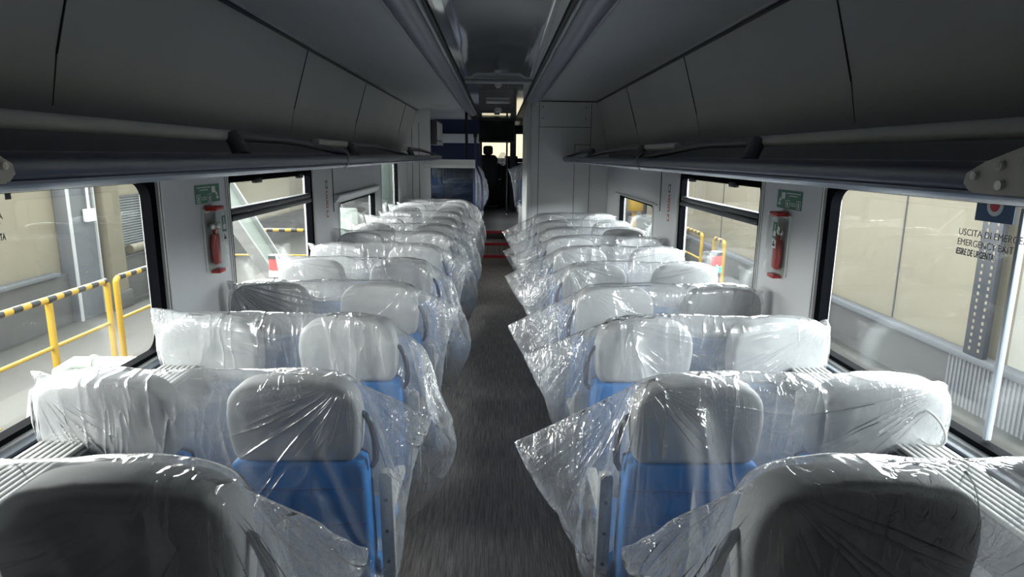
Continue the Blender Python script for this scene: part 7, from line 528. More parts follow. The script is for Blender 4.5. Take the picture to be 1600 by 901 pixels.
-1,0,1,-1,0,0,0,0,0,0,0,-1,0,0,1,0,-5,4,0,-1,7,-4,5,-4,0,8,-3,-3,1,-1,3,1,0,0,0,1,-7,0,0,3,-2,0,0,0,0,0,0,-1,0,0,0,-1,0,0,0,0,0,0,0,0,1,0,0,-2,2,-4,5,-2,-1,2,1,-3,0,1,-1,1,0,-1,-3,-1,-2,2,0,-1,-4,4,0,0,-1,1,0,0,0,0,0,-1,0,0,0,0,0,0,
0,0,-1,1,3,-5,2,-2,-1,6,-6,2,0,-2,5,1,0,1,0,-1,-1,0,2,-3,0,0,1,0,-1,0,-2,0,-2,0,1,-1,0,-1,1,0,0,0,0,0,0,0,0,1,-1,0,0,1,1,0,-4,1,1,-1,2,1,1,1,-2,0,1,1,2,-7,-1,3,2,-2,-2,-1,0,0,-1,0,0,-1,0,0,0,0,0,0,0,0,0,-1,1,-1,1,-1,-1,1,0,0,-1,1,0,
-1,1,0,0,1,2,-1,0,1,0,-8,0,6,-1,0,0,-2,0,0,-1,0,-2,-1,-1,1,0,0,0,0,-1,0,0,0,1,-1,1,-1,1,-1,0,-1,0,0,0,1,0,0,0,1,2,-1,1,0,-1,-11,6,3,1,0,0,0,-2,-2,0,0,-4,2,1,-1,-1,0,0,-1,0,1,0,-1,0,0,0,0,-1,0,0,0,0,0,1,-2,2,-1,0,0,3,-1,-1,1,1,-11,7,
-2,4,-2,2,0,-4,3,-2,0,-1,1,-4,-1,0,1,-1,1,0,-1,0,0,1,-1,0,0,-1,1,0,0,1,-1,-1,0,1,-2,2,0,0,-2,1,1,0,-11,5,0,5,-1,1,-1,-5,3,2,-3,-1,-1,3,-1,-4,0,-1,1,-1,0,1,0,-1,0,0,0,0,0,0,-1,1,-1,1,1,-1,0,0,0,0,0,0,4,1,-12,6,-2,5,0,-1,2,-4,2,2,-1,
0,-1,-2,0,3,-4,-1,-1,-1,1,0,-1,0,0,0,1,-1,0,1,-1,0,0,0,0,-1,1,0,0,-1,0,1,0,5,-11,7,-4,8,-1,1,1,-5,1,1,0,1,3,-4,-3,1,-4,2,-1,-1,-1,0,0,1,-1,1,-1,-1,1,0,-1,1,0,1,-1,-1,1,0,-1,0,0,1,0,-1,-4,-1,-3,7,3,1,-1,-1,-1,0,2,-1,-1,-1,-3,3,-2,3,
2,-5,-1,-1,-1,1,-1,0,0,0,1,-1,0,0,0,0,-1,0,0,1,-2,1,0,1,0,-2,4,-9,-1,7,5,-4,2,1,-5,1,3,-2,1,0,-4,3,-1,-1,2,-2,1,-3,0,-1,-1,0,1,-1,0,0,0,-1,1,1,-1,0,1,-1,-1,1,0,1,-1,1,0,-2,-5,7,4,-1,0,0,-1,-3,3,0,1,0,-4,4,-4,-1,0,1,3,0,-2,-3,-1,-1,
0,0,0,0,0,0,0,1,-2,1,0,0,-1,-1,1,0,-1,1,-2,4,1,3,4,1,-2,4,0,-5,3,0,2,-3,1,0,0,-3,1,-2,1,0,-2,5,-5,-2,0,-1,-1,1,0,0,0,1,-2,0,1,0,-1,1,0,0,0,-1,0,2,0,-1,5,3,2,1,-1,-4,-1,6,-3,0,-1,0,2,-6,5,-5,1,-1,3,3,-6,4,-5,-1,0,0,-1,0,-1,0,0,1,0,0,
-1,1,0,1,-2,-1,3,-2,-1,2,1,2,4,-1,1,-1,-3,5,1,-3,0,0,-1,-2,8,-7,0,-2,0,0,4,0,1,1,-7,0,-3,0,0,0,0,0,0,0,0,0,0,-1,-2,2,1,-2,1,0,1,-1,5,-1,0,0,-5,8,0,-2,2,0,-3,0,6,-4,2,1,-9,-1,1,1,4,-4,-1,5,-9,2,-2,0,0,0,0,-1,1,0,0,-1,0,1,-1,-1,2,2,-2,
-4,4,4,1,3,-3,4,-3,4,-5,0,-2,3,0,-2,-4,6,-6,3,-1,-2,3,1,5,-2,-6,0,-3,2,-2,0,0,0,0,0,-1,1,1,-3,1,-1,1,0,-1,3,-1,-1,6,0,-5,1,3,2,-3,0,-2,0,4,-1,-1,4,-12,3,1,-2,2,-2,2,1,2,3,-1,-5,-5,1,-1,0,0,0,-1,1,-2,0,2,-2,2,0,-2,0,-1,4,-1,4,2,-3,4,
-3,1,-2,-7,7,0,-2,1,1,2,-1,-4,3,-2,-2,0,2,0,5,-4,-1,3,-5,-3,1,-1,-1,0,1,-1,2,-2,0,0,-1,0,1,0,0,-1,2,1,2,3,-1,2,-1,-12,8,-3,3,1,1,0,2,2,-3,-7,4,-2,0,-1,-7,1,11,5,-6,-2,0,-5,1,0,0,-1,0,-1,0,-1,2,-1,0,1,-2,3,0,-3,4,-3,5,-1,0,-10,12,-3,
4,-6,0,-3,2,0,5,-1,-1,-9,3,0,-1,-4,3,-1,3,0,10,-4,2,-10,0,0,-1,0,0,-6,6,-2,2,1,-2,1,1,-2,4,4,1,-4,1,-3,6,-7,7,-5,3,-3,4,-3,0,1,4,-2,-7,0,0,-4,6,-4,0,1,8,-5,7,-3,-3,-4,1,-1,-1,1,1,-2,1,0,0,-1,3,-3,2,-1,-1,4,2,-13,0,3,10,-1,1,0,-2,-3,
-8,-3,-1,3,2,8,0,-1,5,0,2,-14,3,3,6,-2,-6,10,-6,-5,-6,5,3,7,-6,-2,1,2,0,0,2,0,1,2,-4,-11,9,-3,-1,-1,0,2,-2,6,-1,-9,4,-1,-1,4,9,-3,0,1,3,3,-7,-12,4,0,1,10,-5,2,-6,0,-12,8,0,7,2,-1,-2,7,-4,0,0,0,-10,-8,5,2,3,0,-2,2,0,5,-1,-2,-1,0,-1,
9,0,-5,2,1,0,3,-4,10,-7,-14,6,2,1,5,2,-5,-3,-10,-21,30,1,3,1,0,-5,6,-3,0,0,-7,-4,2,-3,1,2,5,-1,4,-3,-4,1,-1,-3,7,-8,7,5,0,0,-2,3,0,1,6,-8,-3,3,-3,-3,4,2,-6,6,-5,-2,4,0,1,0,-1,-1,2,2,11,-9,4,1,3,5,-1,-1,0,-4,2,6,-15,4,-2,-4,12,1,-1,
1,-1,1,-1,4,3,-8,3,-2,-2,-4,0,-4,2,13,9,15,-27,-1,-3,-2,3,2,-4,3,1,28,-17,3,1,0,-1,3,0,2,2,-1,-3,15,-1,-5,1,-8,0,2,0,-1,3,-3,-1,-1,8,-4,0,-6,6,2,-8,-1,0,0,4,3,-6,2,1,-1,-2,6,-5,1,-12,-11,0,7,0,-1,-4,2,0,-1,1,2,8,3,-11,-1,0,-3,1,-1,
2,1,-1,-4,-4,1,6,-1,3,-5,4,-4,5,5,7,-7,-5,2,-1,0,-3,2,-3,3,-3,-19,-13,1,-8,0,0,1,1,0,0,-1,4,2,2,-1,-5,-3,1,3,-3,0,-1,3,-8,-1,1,10,0,-11,7,-1,8,-2,-5,-6,5,-1,2,-2,3,-1,-2,0,-2,-5,-13,-1,0,-1,0,-7,1,-4,0,2,-1,-2,-7,10,16,-9,-2,-1,-1,
0,1,-7,0,1,6,2,-4,-7,9,-10,2,2,0,3,-3,5,-1,-2,1,-3,0,0,-4,-2,-2,5,17,-8,8,-1,2,-7,1,-1,-2,4,-1,-11,2,9,16,-13,3,-3,2,-5,5,-7,6,2,-3,0,4,1,-2,-17,5,6,-3,5,-6,-1,0,0,-5,-1,-1,2,0,6,-6,29,-14,-11,4,-3,6,-2,1,0,-1,-2,11,-1,-10,2,12,-7,
-2,-2,3,-7,13,0,0,-8,2,-3,-12,4,11,-1,3,2,-6,-3,0,-7,-2,2,-1,1,-1,3,-1,3,12,4,-1,-2,4,-2,-4,0,-1,0,-4,-1,2,6,-13,17,3,-15,2,0,-1,-9,6,-2,-6,2,5,9,12,-2,-1,-6,0,-2,-10,3,3,1,-1,2,0,-1,-4,2,-4,0,4,-10,1,-4,3,4,-1,-1,-1,3,1,-12,6,-3,-6,
6,14,0,-2,-5,-4,-8,7,9,4,1,3,-9,-4,3,2,-1,2,5,-16,0,0,2,0,-2,1,0,-1,4,-14,7,-2,1,10,-3,3,-8,1,-2,4,-3,10,-18,20,-15,-3,2,1,2,12,-4,0,-6,11,-8,-1,-6,4,5,-10,6,-1,4,5,4,-15,-2,-1,-1,2,-3,4,-1,-3,-2,-2,6,-1,0,1,2,-2,1,-1,0,2,-3,-3,1,3,
-2,2,0,2,2,-1,5,-2,1,1,2,3,0,1,1,2,3,1,-2,1,3,2,-4,2,2,1,5,-1,3,-1,-4,2,-9,-6,-1,9,-1,-4,6,5,-4,-3,-9,3,4,-2,-6,4,-1,-1,1,-2,1,-3,4,-1,-5,1,-4,1,0,-2,-1,-1,1,0,-3,-3,-1,6,-3,3,4,-4,11,-1,7,11,0,0,-5,6,-7,-1,8,-2,2,1,-4,10,-2,-1,0,3,
-2,-1,0,-7,-1,2,-1,-4,2,4,-4,2,-1,-1,1,-1,0,-2,2,1,0,-1,-3,1,-3,-3,2,-6,12,8,-2,3,-2,-3,-3,-1,8,-2,6,-7,-5,8,-7,4,-2,2,0,0,1,-1,1,1,-5,-1,5,-3,-2,5,-2,2,-1,-1,3,-2,1,0,-1,0,1,1,1,-2,-2,-2,0,-3,2,4,2,-4,0,4,3,-4,4,-2,-5,2,2,0,-3,2,2,
-4,2,-6,1,8,-5,7,1,-6,2,1,-3,2,-3,2,2,-5,-1,1,1,3,-4,-1,0,2,1,1,-1,-2,-1,-1,9,3,5,-6,0,2,-2,3,-6,-2,10,-7,0,-2,7,-6,1,0,5,-4,-2,7,-7,0,3,0,4,-4,0,1,0,-5,4,1,-1,-2,-1,3,0,1,-3,0,0,2,-2,-1,2,1,5,-3,0,0,-5,7,-3,-4,8,-4,-4,4,-2,1,3,-5,
1,-2,2,0,-2,7,-1,-2,-2,-4,4,-2,0,0,4,0,-3,-1,2,0,2,0,0,1,-1,0,1,0,-2,0,-2,2,-6,6,-1,3,1,-4,4,-4,-6,8,-4,4,-1,-1,0,-3,0,1,-1,4,-5,2,0,1,0,-1,3,-1,1,-2,-4,7,-2,-3,2,-1,1,0,1,0,0,0,0,0,1,0,3,1,0,-3,1,0,0,0,-3,5,-6,1,4,0,-2,-3,-1,3,-2,
2,-4,6,-5,4,0,1,-3,1,1,-2,-1,2,0,-2,4,-3,1,0,1,-1,2,0,-1,0,0,-1,4,-1,4,-1,0,3,-2,-1,-2,2,-4,1,3,5,-5,-2,0,-2,-3,9,-7,2,0,5,-3,-1,-1,4,-5,-2,2,6,-4,-4,3,2,-2,1,-1,1,-1,2,0,0,0,0,0,3,8,-5,-1,2,-3,1,-1,-1,0,-2,2,7,-4,-2,-6,8,-5,2,-6,6,
2,-2,2,0,-4,2,1,-1,3,-2,-6,5,-2,6,-7,2,3,-3,2,0,-1,1,1,0,1,-3,2,3,-2,1,-1,4,-4,0,-1,-3,1,7,-2,-1,-4,1,2,-3,3,3,-7,-1,3,-1,-1,7,-3,-3,3,0,-4,5,-3,4,-5,2,1,-1,1,-2,2,-1,1,0,2,-3,4,-1,4,0,-2,3,-3,2,-4,-3,-1,5,4,0,-6,-5,11,-9,4,0,-6,6,
2,-2,-1,3,-5,6,-2,0,0,-1,1,-2,-3,2,3,-2,-2,3,-2,1,1,1,0,0,1,-2,1,2,2,-1,-1,0,-2,-1,-3,4,4,0,-4,-3,-1,3,1,4,-9,3,3,-1,1,-4,4,2,-2,-2,4,-5,0,0,2,1,-2,-1,1,2,-2,4,-3,1,0,-1,1,0,0,5,5,-1,-3,1,2,-4,-2,1,2,6,-3,-6,-2,0,-3,14,-6,-1,2,-1,-3,
-1,8,-9,7,-7,11,-11,2,2,-2,2,-1,-1,4,-2,-1,-1,-2,3,-1,4,-1,0,0,2,1,6,-4,1,-1,-1,-1,-6,7,3,-1,-4,-6,-2,10,-1,1,3,-4,1,-3,5,0,-5,8,-5,5,-7,1,-1,2,-2,0,0,2,-4,2,-1,4,-3,0,5,-8,6,-1,-2,2,2,7,-2,-1,-2,0,-3,2,1,4,-3,-7,0,7,-6,7,-4,-3,4,2,
-2,1,-1,1,-5,5,-2,0,-2,4,-1,-3,0,4,-3,2,-1,0,-2,3,-1,-4,7,-6,5,-1,-3,1,10,-6,-3,2,-2,-5,3,3,2,-6,-3,0,-2,11,-1,-2,3,-4,-3,5,-5,0,3,1,0,2,-6,6,-5,2,-1,3,-3,1,-2,2,-2,1,-4,5,-3,1,6,-2,-2,1,2,7,-3,1,-2,-4,0,3,6,-6,-7,1,-1,6,3,-2,-1,-3,
3,3,-5,0,6,-7,8,-10,3,-1,1,2,-2,2,-4,0,4,-5,4,0,-3,6,-7,7,-5,3,0,1,2,-1,3,0,0,-1,-2,0,4,0,-8,-4,3,3,6,0,-6,2,1,-1,-1,1,5,-8,9,-7,7,-10,7,-6,-1,1,2,1,3,-5,5,-4,0,1,-4,3,-2,5,-2,1,1,-5,6,5,-2,-2,2,-7,6,6,-9,-4,0,-5,14,3,-8,7,-11,4,2,
-1,4,-4,5,-6,5,-3,-3,-1,3,3,-2,-3,2,-5,7,0,-5,2,0,3,-4,0,1,4,-3,1,4,-2,4,-1,1,-5,0,9,-5,-9,-3,3,7,4,-3,4,-7,4,-5,4,0,-2,4,-3,1,0,-6,4,1,-2,-4,1,4,-2,1,-3,4,0,0,-1,-2,6,-4,-2,4,1,-3,1,-1,3,2,-1,-3,5,1,-13,2,-2,4,5,0,3,-8,3,1,0,0,-1,
4,-1,-3,5,-8,1,4,-7,5,2,-1,-3,1,1,2,-7,5,-3,4,-4,0,1,0,-2,5,-1,0,3,5,-6,4,-2,9,-13,-3,0,1,7,2,2,-4,3,-5,0,0,1,0,1,-3,8,-5,-5,-2,-1,8,-4,1,-1,4,-3,5,-7,5,-5,4,-5,3,-2,2,3,0,0,-3,0,2,2,-1,2,3,-4,-9,4,-6,9,-2,7,-4,1,-2,-3,-2,8,-1,0,-1,
1,1,-9,2,7,1,-9,6,-4,3,-3,3,1,-3,-1,1,-2,5,1,-2,-1,-1,-1,3,0,-2,2,-1,3,-1,7,-12,-1,-2,10,-4,4,0,2,-1,-4,4,-1,-3,2,5,-4,4,-10,8,-2,-4,2,4,-4,-2,3,0,0,-2,1,-1,0,-2,0,3,-3,0,2,2,0,-2,-4,6,-1,4,2,-5,-5,6,1,-9,12,-3,1,-1,-2,1,-2,1,6,-5,
-3,8,-5,1,1,3,-6,-4,4,0,2,-5,8,-3,-1,0,-5,5,-2,0,1,-1,0,0,-2,3,3,-6,3,3,-5,6,-12,1,-1,6,7,-10,8,0,0,-2,1,-1,2,-4,4,0,-3,0,4,-6,3,2,0,-5,4,0,2,-6,6,-8,5,-3,-1,3,0,-5,8,-2,-2,3,-1,1,-3,6,5,-3,-6,-1,1,-1,-3,1,13,-3,-3,2,-1,0,0,4,0,-3,
4,-6,4,-5,5,-2,0,2,-2,-2,5,-4,-1,1,3,-8,4,2,-3,4,-2,-1,1,-4,3,1,0,-1,7,0,-7,7,-1,7,-2,-8,6,2,2,-2,-3,0,1,2,-6,1,7,-7,7,-5,2,-2,1,0,-3,6,-1,-4,6,-5,-5,4,3,-3,1,-2,-2,3,0,0,2,-4,-2,5,-1,-6,-6,8,-1,-2,-8,8,1,3,0,0,1,-3,-4,4,-3,5,2,-5,
1,0,-3,0,7,-6,3,3,-4,-2,4,1,1,-1,-2,-2,-1,0,2,-4,8,1,-4,0,-6,1,7,-3,4,1,1,-8,3,3,-3,1,7,-5,2,-3,2,0,0,2,-1,3,-1,6,-9,7,-4,-2,3,-3,1,2,0,-2,1,-1,1,-8,2,5,-6,6,-1,-2,-5,9,3,-2,-3,-13,22,-11,0,2,-4,5,-5,-2,5,-1,4,-7,3,0,3,-1,-1,5,-2,0,
-5,7,-3,0,-2,-2,3,1,2,-1,1,-4,4,-5,-1,5,-5,2,3,-2,-6,7,4,-4,4,2,-7,-6,2,2,-1,5,-5,2,-2,0,-4,-1,7,-4,-2,3,-2,9,-2,-2,1,3,-4,-1,3,-3,-1,5,-2,-2,3,3,-3,-4,-4,6,-4,1,2,-5,5,1,2,1,3,-2,-4,-1,-2,-11,5,4,-1,-3,-3,1,-1,3,-3,-6,-3,2,-2,9,-5,
-1,5,6,-5,-3,3,0,-3,9,-1,-4,2,-2,0,-2,-3,8,-7,2,1,3,0,-2,-1,3,-1,-7,-1,5,1,-8,-8,6,2,-6,-1,5,2,-4,-11,0,1,2,0,-1,3,-1,2,-1,1,3,3,-4,3,1,-1,-6,8,-3,5,-11,1,3,-4,8,-6,3,-2,0,5,-1,0,-2,6,-12,0,9,-11,-4,7,-4,3,2,-6,-3,8,-10,-3,-2,3,-4,
7,-3,7,1,-4,1,-3,4,-3,0,0,4,1,-1,4,-7,6,-2,2,-1,-5,1,3,3,3,-3,-1,-7,3,1,-3,-14,9,3,-4,4,1,-3,3,1,0,-7,2,-4,-1,-1,1,-3,-2,3,2,6,-3,2,-5,7,-4,2,0,3,-3,3,0,-6,5,-2,0,-1,2,1,-5,2,6,-1,3,-11,2,8,-12,-10,4,2,-2,8,-2,0,2,1,-2,-1,-5,0,-6,1,
1,1,-2,1,-3,2,1,5,-1,2,4,-2,2,0,-7,5,3,-4,-4,2,0,2,4,-3,3,-6,6,-4,3,-8,-4,7,-8,4,-5,7,2,1,7,-2,0,5,0,-1,1,2,0,8,-2,-5,4,1,-1,-1,1,-1,-5,6,-1,1,-1,-1,-1,0,-2,-2,2,1,5,-3,-3,2,4,-1,-5,-2,-6,-2,-1,-1,7,-1,8,-11,5,-2,-3,2,6,5,-3,5,0,-5,
8,-3,-3,2,1,-6,3,-1,-1,0,-2,2,-4,1,3,2,-2,-4,2,-1,4,-1,-3,0,-1,3,-1,3,-2,-2,-11,3,0,-3,6,-1,-2,6,-1,0,0,6,0,-7,6,-4,1,0,0,-1,0,0,0,-2,-2,1,-5,6,-1,-1,-2,2,0,-2,-1,-2,3,0,0,0,-1,0,-4,6,-8,10,-2,1,-3,1,6,5,-4,0,5,0,-6,-2,3,-1,-1,-1,2,
-2,1,4,-4,0,-2,3,-1,3,-7,3,-2,0,-1,3,0,0,3,-2,-2,1,0,0,0,1,-3,3,-4,0,-1,6,1,-6,-1,0,8,-2,-5,0,1,4,3,-3,3,-6,2,-2,-3,6,-2,1,-2,1,0,1,-1,-3,2,3,-5,-1,1,-2,1,1,-1,0,1,0,-1,0,1,2,1,-2,1,-4,-1,5,8,-3,-3,-6,2,1,3,2,1,2,1,-10,-1,7,-8,6,-3,
-2,0,0,2,-3,5,-4,-2,2,0,-1,1,0,0,0,0,-1,0,1,-1,1,1,-1,3,-4,6,2,4,0,-4,-9,4,0,1,3,1,0,1,-7,7,-3,-7,9,-4,3,1,-6,-1,0,3,-4,3,0,-1,0,0,1,-2,0,0,0,2,-1,-1,0,1,-1,1,-1,1,-2,8,-2,-2,-7,0,8,-3,7,-10,5,1,0,3,-7,0,-1,-1,0,1,2,-1,3,-3,-1,-1,2,
-3,2,-2,1,-1,-1,3,1,-2,-1,2,0,1,-2,3,7,-1,-1,8,-3,1,-10,-2,6,-6,12,-5,-4,2,1,5,1,2,-5,-4,-3,3,-4,1,7,-4,-1,-2,3,-4,3,-1,0,1,-1,1,-1,1,-1,1,-1,1,-1,0,0,-5,1,7,-3,3,-9,-4,3,1,9,-5,-5,0,2,3,1,3,-1,-1,-1,-6,-3,7,-2,-3,0,3,0,-3,2,-1,-1,
2,-1,0,0,0,0,1,0,0,0,1,-1,0,0,5,-1,7,-10,-6,2,1,9,-1,-4,-5,3,-5,6,1,5,-3,2,-1,-2,-3,-4,2,0,2,-2,0,3,-3,1,0,-1,1,0,-1,1,1,-2,2,-2,2,-2,1,3,2,6,-1,-7,-5,0,1,11,-6,0,-4,-1,2,3,2,-2,2,4,-1,-2,0,-1,-6,1,1,-4,3,-1,1,-1,1,-1,0,1,-1,1,1,-1,
1,-2,1,-1,1,0,1,6,2,-2,-8,-1,1,6,2,3,-7,-7,3,3,3,-3,3,3,1,-2,2,-2,-2,1,-5,-2,4,-3,4,-7,3,0,1,-2,1,0,0,2,0,0,-1,-1,0,1,0,3,7,-6,0,-6,0,4,2,1,0,-8,2,0,6,-5,3,-1,1,2,4,-1,-1,-2,-3,-1,2,-4,1,-3,4,-2,4,-5,3,-1,-1,1,1,2,-3,1,1,-2,2,-1,-2,
1,-2,-6,1,2,2,5,-1,-9,8,-3,-1,-2,1,3,-1,0,6,-2,0,3,-2,-2,-1,-3,-2,4,-1,-4,5,-8,4,3,-4,2,1,0,0,0,-1,0,1,-2,1,1,1,-5,-2,0,1,3,4,-9,8,-3,-1,0,-2,3,-3,1,3,0,5,-1,-2,1,-1,-2,-2,1,-6,-1,8,-5,4,-3,-1,0,2,-1,0,1,0,1,-3,2,0,-1,0,-8,1,-2,0,4,
7,-10,1,3,-1,-1,-1,3,-6,2,1,1,2,2,3,-1,2,-1,-3,0,-5,0,4,-7,1,2,-1,-1,0,-1,2,1,0,1,-5,4,0,-1,0,0,0,-5,-2,2,7,-4,-4,2,4,-2,0,3,-9,4,-1,0,3,0,2,1,2,-1,2,-1,-5,5,-4,-6,5,-1,-5,4,0,-2,0,0,1,1,0,-1,1,-1,0,1,-1,-1,-1,0,8,-1,-11,4,8,-5,-1,
0,-2,0,3,-1,1,-3,4,-3,8,-1,2,-3,0,0,-6,5,-3,-4,3,0,0,-2,0,1,0,1,0,-1,0,2,-1,-2,0,0,1,-6,3,6,-4,5,-6,0,1,-2,4,-5,3,-4,0,1,1,1,5,-3,3,-3,5,0,1,-1,-8,7,-4,-4,2,-1,-1,-1,1,-1,1,0,-1,2,0,-1,0,0,0,-2,1,7,-14,3,-3,10,1,-6,-1,0,3,1,-1,0,-1,
-2,3,3,0,3,1,-2,2,-2,3,-2,-7,5,-4,3,-2,0,-3,-1,2,1,-1,-1,3,-2,1,0,-1,0,-3,6,-13,10,-4,1,10,-2,-11,1,3,6,-3,0,1,-3,2,-4,3,3,-3,-4,4,8,1,-4,1,1,-8,7,-8,4,-2,-2,0,3,-3,0,2,1,-2,1,-2,1,1,-4,-8,5,-2,-5,16,-10,1,13,-4,8,-4,-3,-5,2,-2,-1,
7,-9,3,0,0,6,-2,1,1,4,-4,2,-9,3,-2,-1,1,-2,4,-9,2,4,1,-1,1,0,-2,2,-6,-2,8,-8,10,-7,9,-8,8,5,1,1,-1,-11,-2,3,1,-2,5,-2,-4,2,-10,9,7,1,-2,5,-1,-2,-6,1,-3,-1,2,-1,-6,-1,9,-2,0,1,2,-1,-1,-8,10,-3,9,4,-6,-8,3,-6,14,1,1,-12,4,-3,-1,-1,-1,
-4,6,7,0,6,-21,1,12,4,0,-2,3,-1,-4,-3,12,-6,-4,-2,4,-1,-1,4,-4,-1,0,0,1,1,4,3,0,3,-2,2,-2,3,-9,-7,2,-5,3,2,0,-5,8,-5,7,1,-1,3,-9,-7,0,1,19,-1,3,-7,2,-6,5,-13,8,-7,-9,2,4,8,1,3,-3,-4,5,5,-1,-2,3,2,-2,1,-9,-4,-2,2,0,-2,-1,-1,4,-5,1,-3,
15,1,-1,2,-8,3,1,-9,15,-1,1,-5,-7,-1,4,-1,-4,4,-1,-3,-6,4,8,-5,1,0,1,3,-2,-2,-3,-4,-4,4,-3,2,-1,0,0,1,-3,-6,0,-1,3,-2,10,4,0,5,0,8,-9,-12,9,-5,5,1,-10,5,-1,1,0,-1,-1,0,2,0,14,6,8,-6,-1,-10,-4,-2,2,0,-2,13,-5,2,-2,-3,-9,4,1,2,3,3,-3,
1,11,1,3,-6,-1,-1,0,-16,10,6,1,2,-7,7,-6,-3,1,0,1,-3,5,-6,17,0,0,-4,2,-2,-5,-6,-3,-3,4,8,-4,2,-1,-4,-6,3,-1,1,0,-2,-2,1,10,11,1,-9,5,1,5,-3,-4,3,3,0,-6,7,0,-2,-6,3,2,-15,5,3,-7,-4,-5,-3,2,0,2,1,2,-5,11,7,-3,-10,8,3,-1,-4,-6,-3,3,-1,
1,-1,1,15,3,-3,4,1,2,-7,2,2,2,1,-2,-2,1,3,-1,-4,2,-15,-20,5,7,0,7,-3,-2,-3,-2,-3,-2,-3,15,4,-5,1,-6,1,-4,0,-3,1,9,-1,1,-4,-3,15,8,0,-1,0,2,1,0,1,0,-3,4,-1,1,-11,-2,-5,2,3,-9,-3,3,-9,9,4,1,3,-6,-3,-2,-7,16,1,-7,-2,-6,13,2,-10,-3,-2,
2,5,-6,4,-3,13,4,2,-3,7,-2,5,-2,-5,3,-5,-5,-5,0,-6,-1,7,-1,-11,-8,5,9,-7,0,6,-2,7,1,-10,-1,-9,17,-7,9,0,-7,8,4,-9,-9,4,3,9,-5,-3,-3,-1,15,4,-5,1,-3,-3,0,-5,-4,-3,0,-4,8,-2,-10,0,3,-10,-9,-3,2,5,-8,1,4,2,5,-3,3,-10,15,-1,-2,0,-9,15,
4,-9,-7,-1,-5,1,2,-3,6,-3,10,9,-3,-6,-1,-5,-4,-3,2,-4,5,-4,3,-2,0,2,1,-5,-4,-2,6,3,-2,-7,-10,0,1,4,9,-10,1,0,-2,1,-1,14,6,-4,-16,-2,4,0,-6,2,2,0,-1,1,-5,6,2,2,5,-5,3,0,2,-4,-2,2,-6,13,0,-2,-5,-14,8,-4,-5,4,6,7,-6,-3,7,-17,4,2,0,-7,
4,5,8,-3,-5,-6,-2,5,-9,4,4,-7,2,9,-8,1,3,0,6,-1,-1,-6,5,-2,9,1,-1,-3,6,2,-1,-22,3,2,7,7,-11,2,1,-6,16,-9,-5,-3,-2,-4,2,3,2,-4,2,-3,2,2,0,-2,2,-4,6,2,-6,-5,3,-3,3,-2,4,-2,2,531,3,-9,10,9,3,7,3,5,6,3,5,4,2,2,5,-3,2,1,1,-1,3,1,-2,0,0,
0,2,-1,1,-4,1,-3,-3,1,3,0,1,-2,-1,-1,-2,-3,-9,11,3,5,-12,0,12,-7,-7,0,-3,1,-6,-1,1,1,-2,3,2,-7,6,-1,-3,5,-3,0,1,3,-2,2,0,-2,3,-1,4,-1,5,7,0,-1,1,0,2,1,0,1,-4,2,1,-6,-7,-12,-1,0,-3,1,3,-1,-2,5,-3,2,-5,0,-3,-3,7,-3,2,2,-1,1,1,-3,-1,5,
-4,1,0,1,-2,4,0,2,-6,1,-2,0,1,-1,-2,11,1,2,5,-13,-1,-1,-11,-1,-1,2,-1,0,-3,2,-2,4,-5,4,-2,1,2,-4,3,-1,2,-8,5,-4,2,0,-1,4,-1,1,-3,3,-1,1,-4,4,-1,2,-1,-4,-1,10,-10,1,3,3,2,-2,0,-9,-1,-2,2,1,-5,2,0,0,0,1,-2,2,-2,1,1,-3,0,-2,6,-1,0,2,0,
-4,2,0,-1,3,0,-5,1,0,-1,1,-3,4,2,0,-5,1,-1,3,-3,3,6,0,-13,3,-3,2,-1,0,2,0,-1,-1,-1,2,-2,2,0,1,-2,2,-2,0,-2,3,-4,1,5,-6,1,3,-1,-3,4,-1,0,0,-2,1,-1,1,3,-5,0,-1,1,3,-4,1,2,-9,-3,0,-3,1,3,1,-2,2,-1,0,-4,5,-1,-1,-1,1,0,0,0,2,-3,0,3,-5,3,
0,-1,-3,6,-4,1,2,-1,1,0,-1,-3,1,1,-1,3,-1,-1,-1,1,3,-12,-2,3,-1,-1,0,1,0,1,-3,2,1,-4,4,-3,-1,5,-6,6,-2,0,-1,1,-3,2,0,-1,3,1,-6,5,0,-2,1,0,-1,-1,4,-1,1,-1,1,-3,-1,4,-1,-2,-13,0,-1,1,3,0,-3,2,-6,3,1,-1,2,-2,4,-2,-1,2,-3,1,-2,2,-1,1,2,
0,2,-4,0,3,-2,-3,2,1,-4,3,2,-4,1,2,1,-4,3,-1,1,-5,2,-7,-4,1,0,-3,-1,0,-1,5,-1,-2,3,-1,-2,-1,2,-1,0,2,-3,4,-1,0,-1,-1,-1,1,-3,1,2,1,-1,-2,1,6,-5,1,1,0,-3,-1,3,-2,5,-5,4,-5,-15,3,1,-3,2,3,0,-2,-1,-2,4,-3,2,1,-1,0,-3,4,-4,4,-2,-2,1,-1,
0,4,-2,1,0,-1,0,2,-2,-1,-1,3,-3,0,-1,3,1,-1,-1,-1,1,2,-1,-12,0,0,3,-1,-5,1,4,0,-1,-2,4,-3,-2,0,2,1,-3,1,-2,1,2,0,2,2,-6,2,-2,4,-4,0,1,3,-3,-1,1,1,2,-2,-3,3,-2,4,-3,0,-1,3,-10,-3,-1,-1,3,1,0,-5,1,4,-2,-1,0,4,-1,-3,-1,3,-1,0,1,-1,0,0,
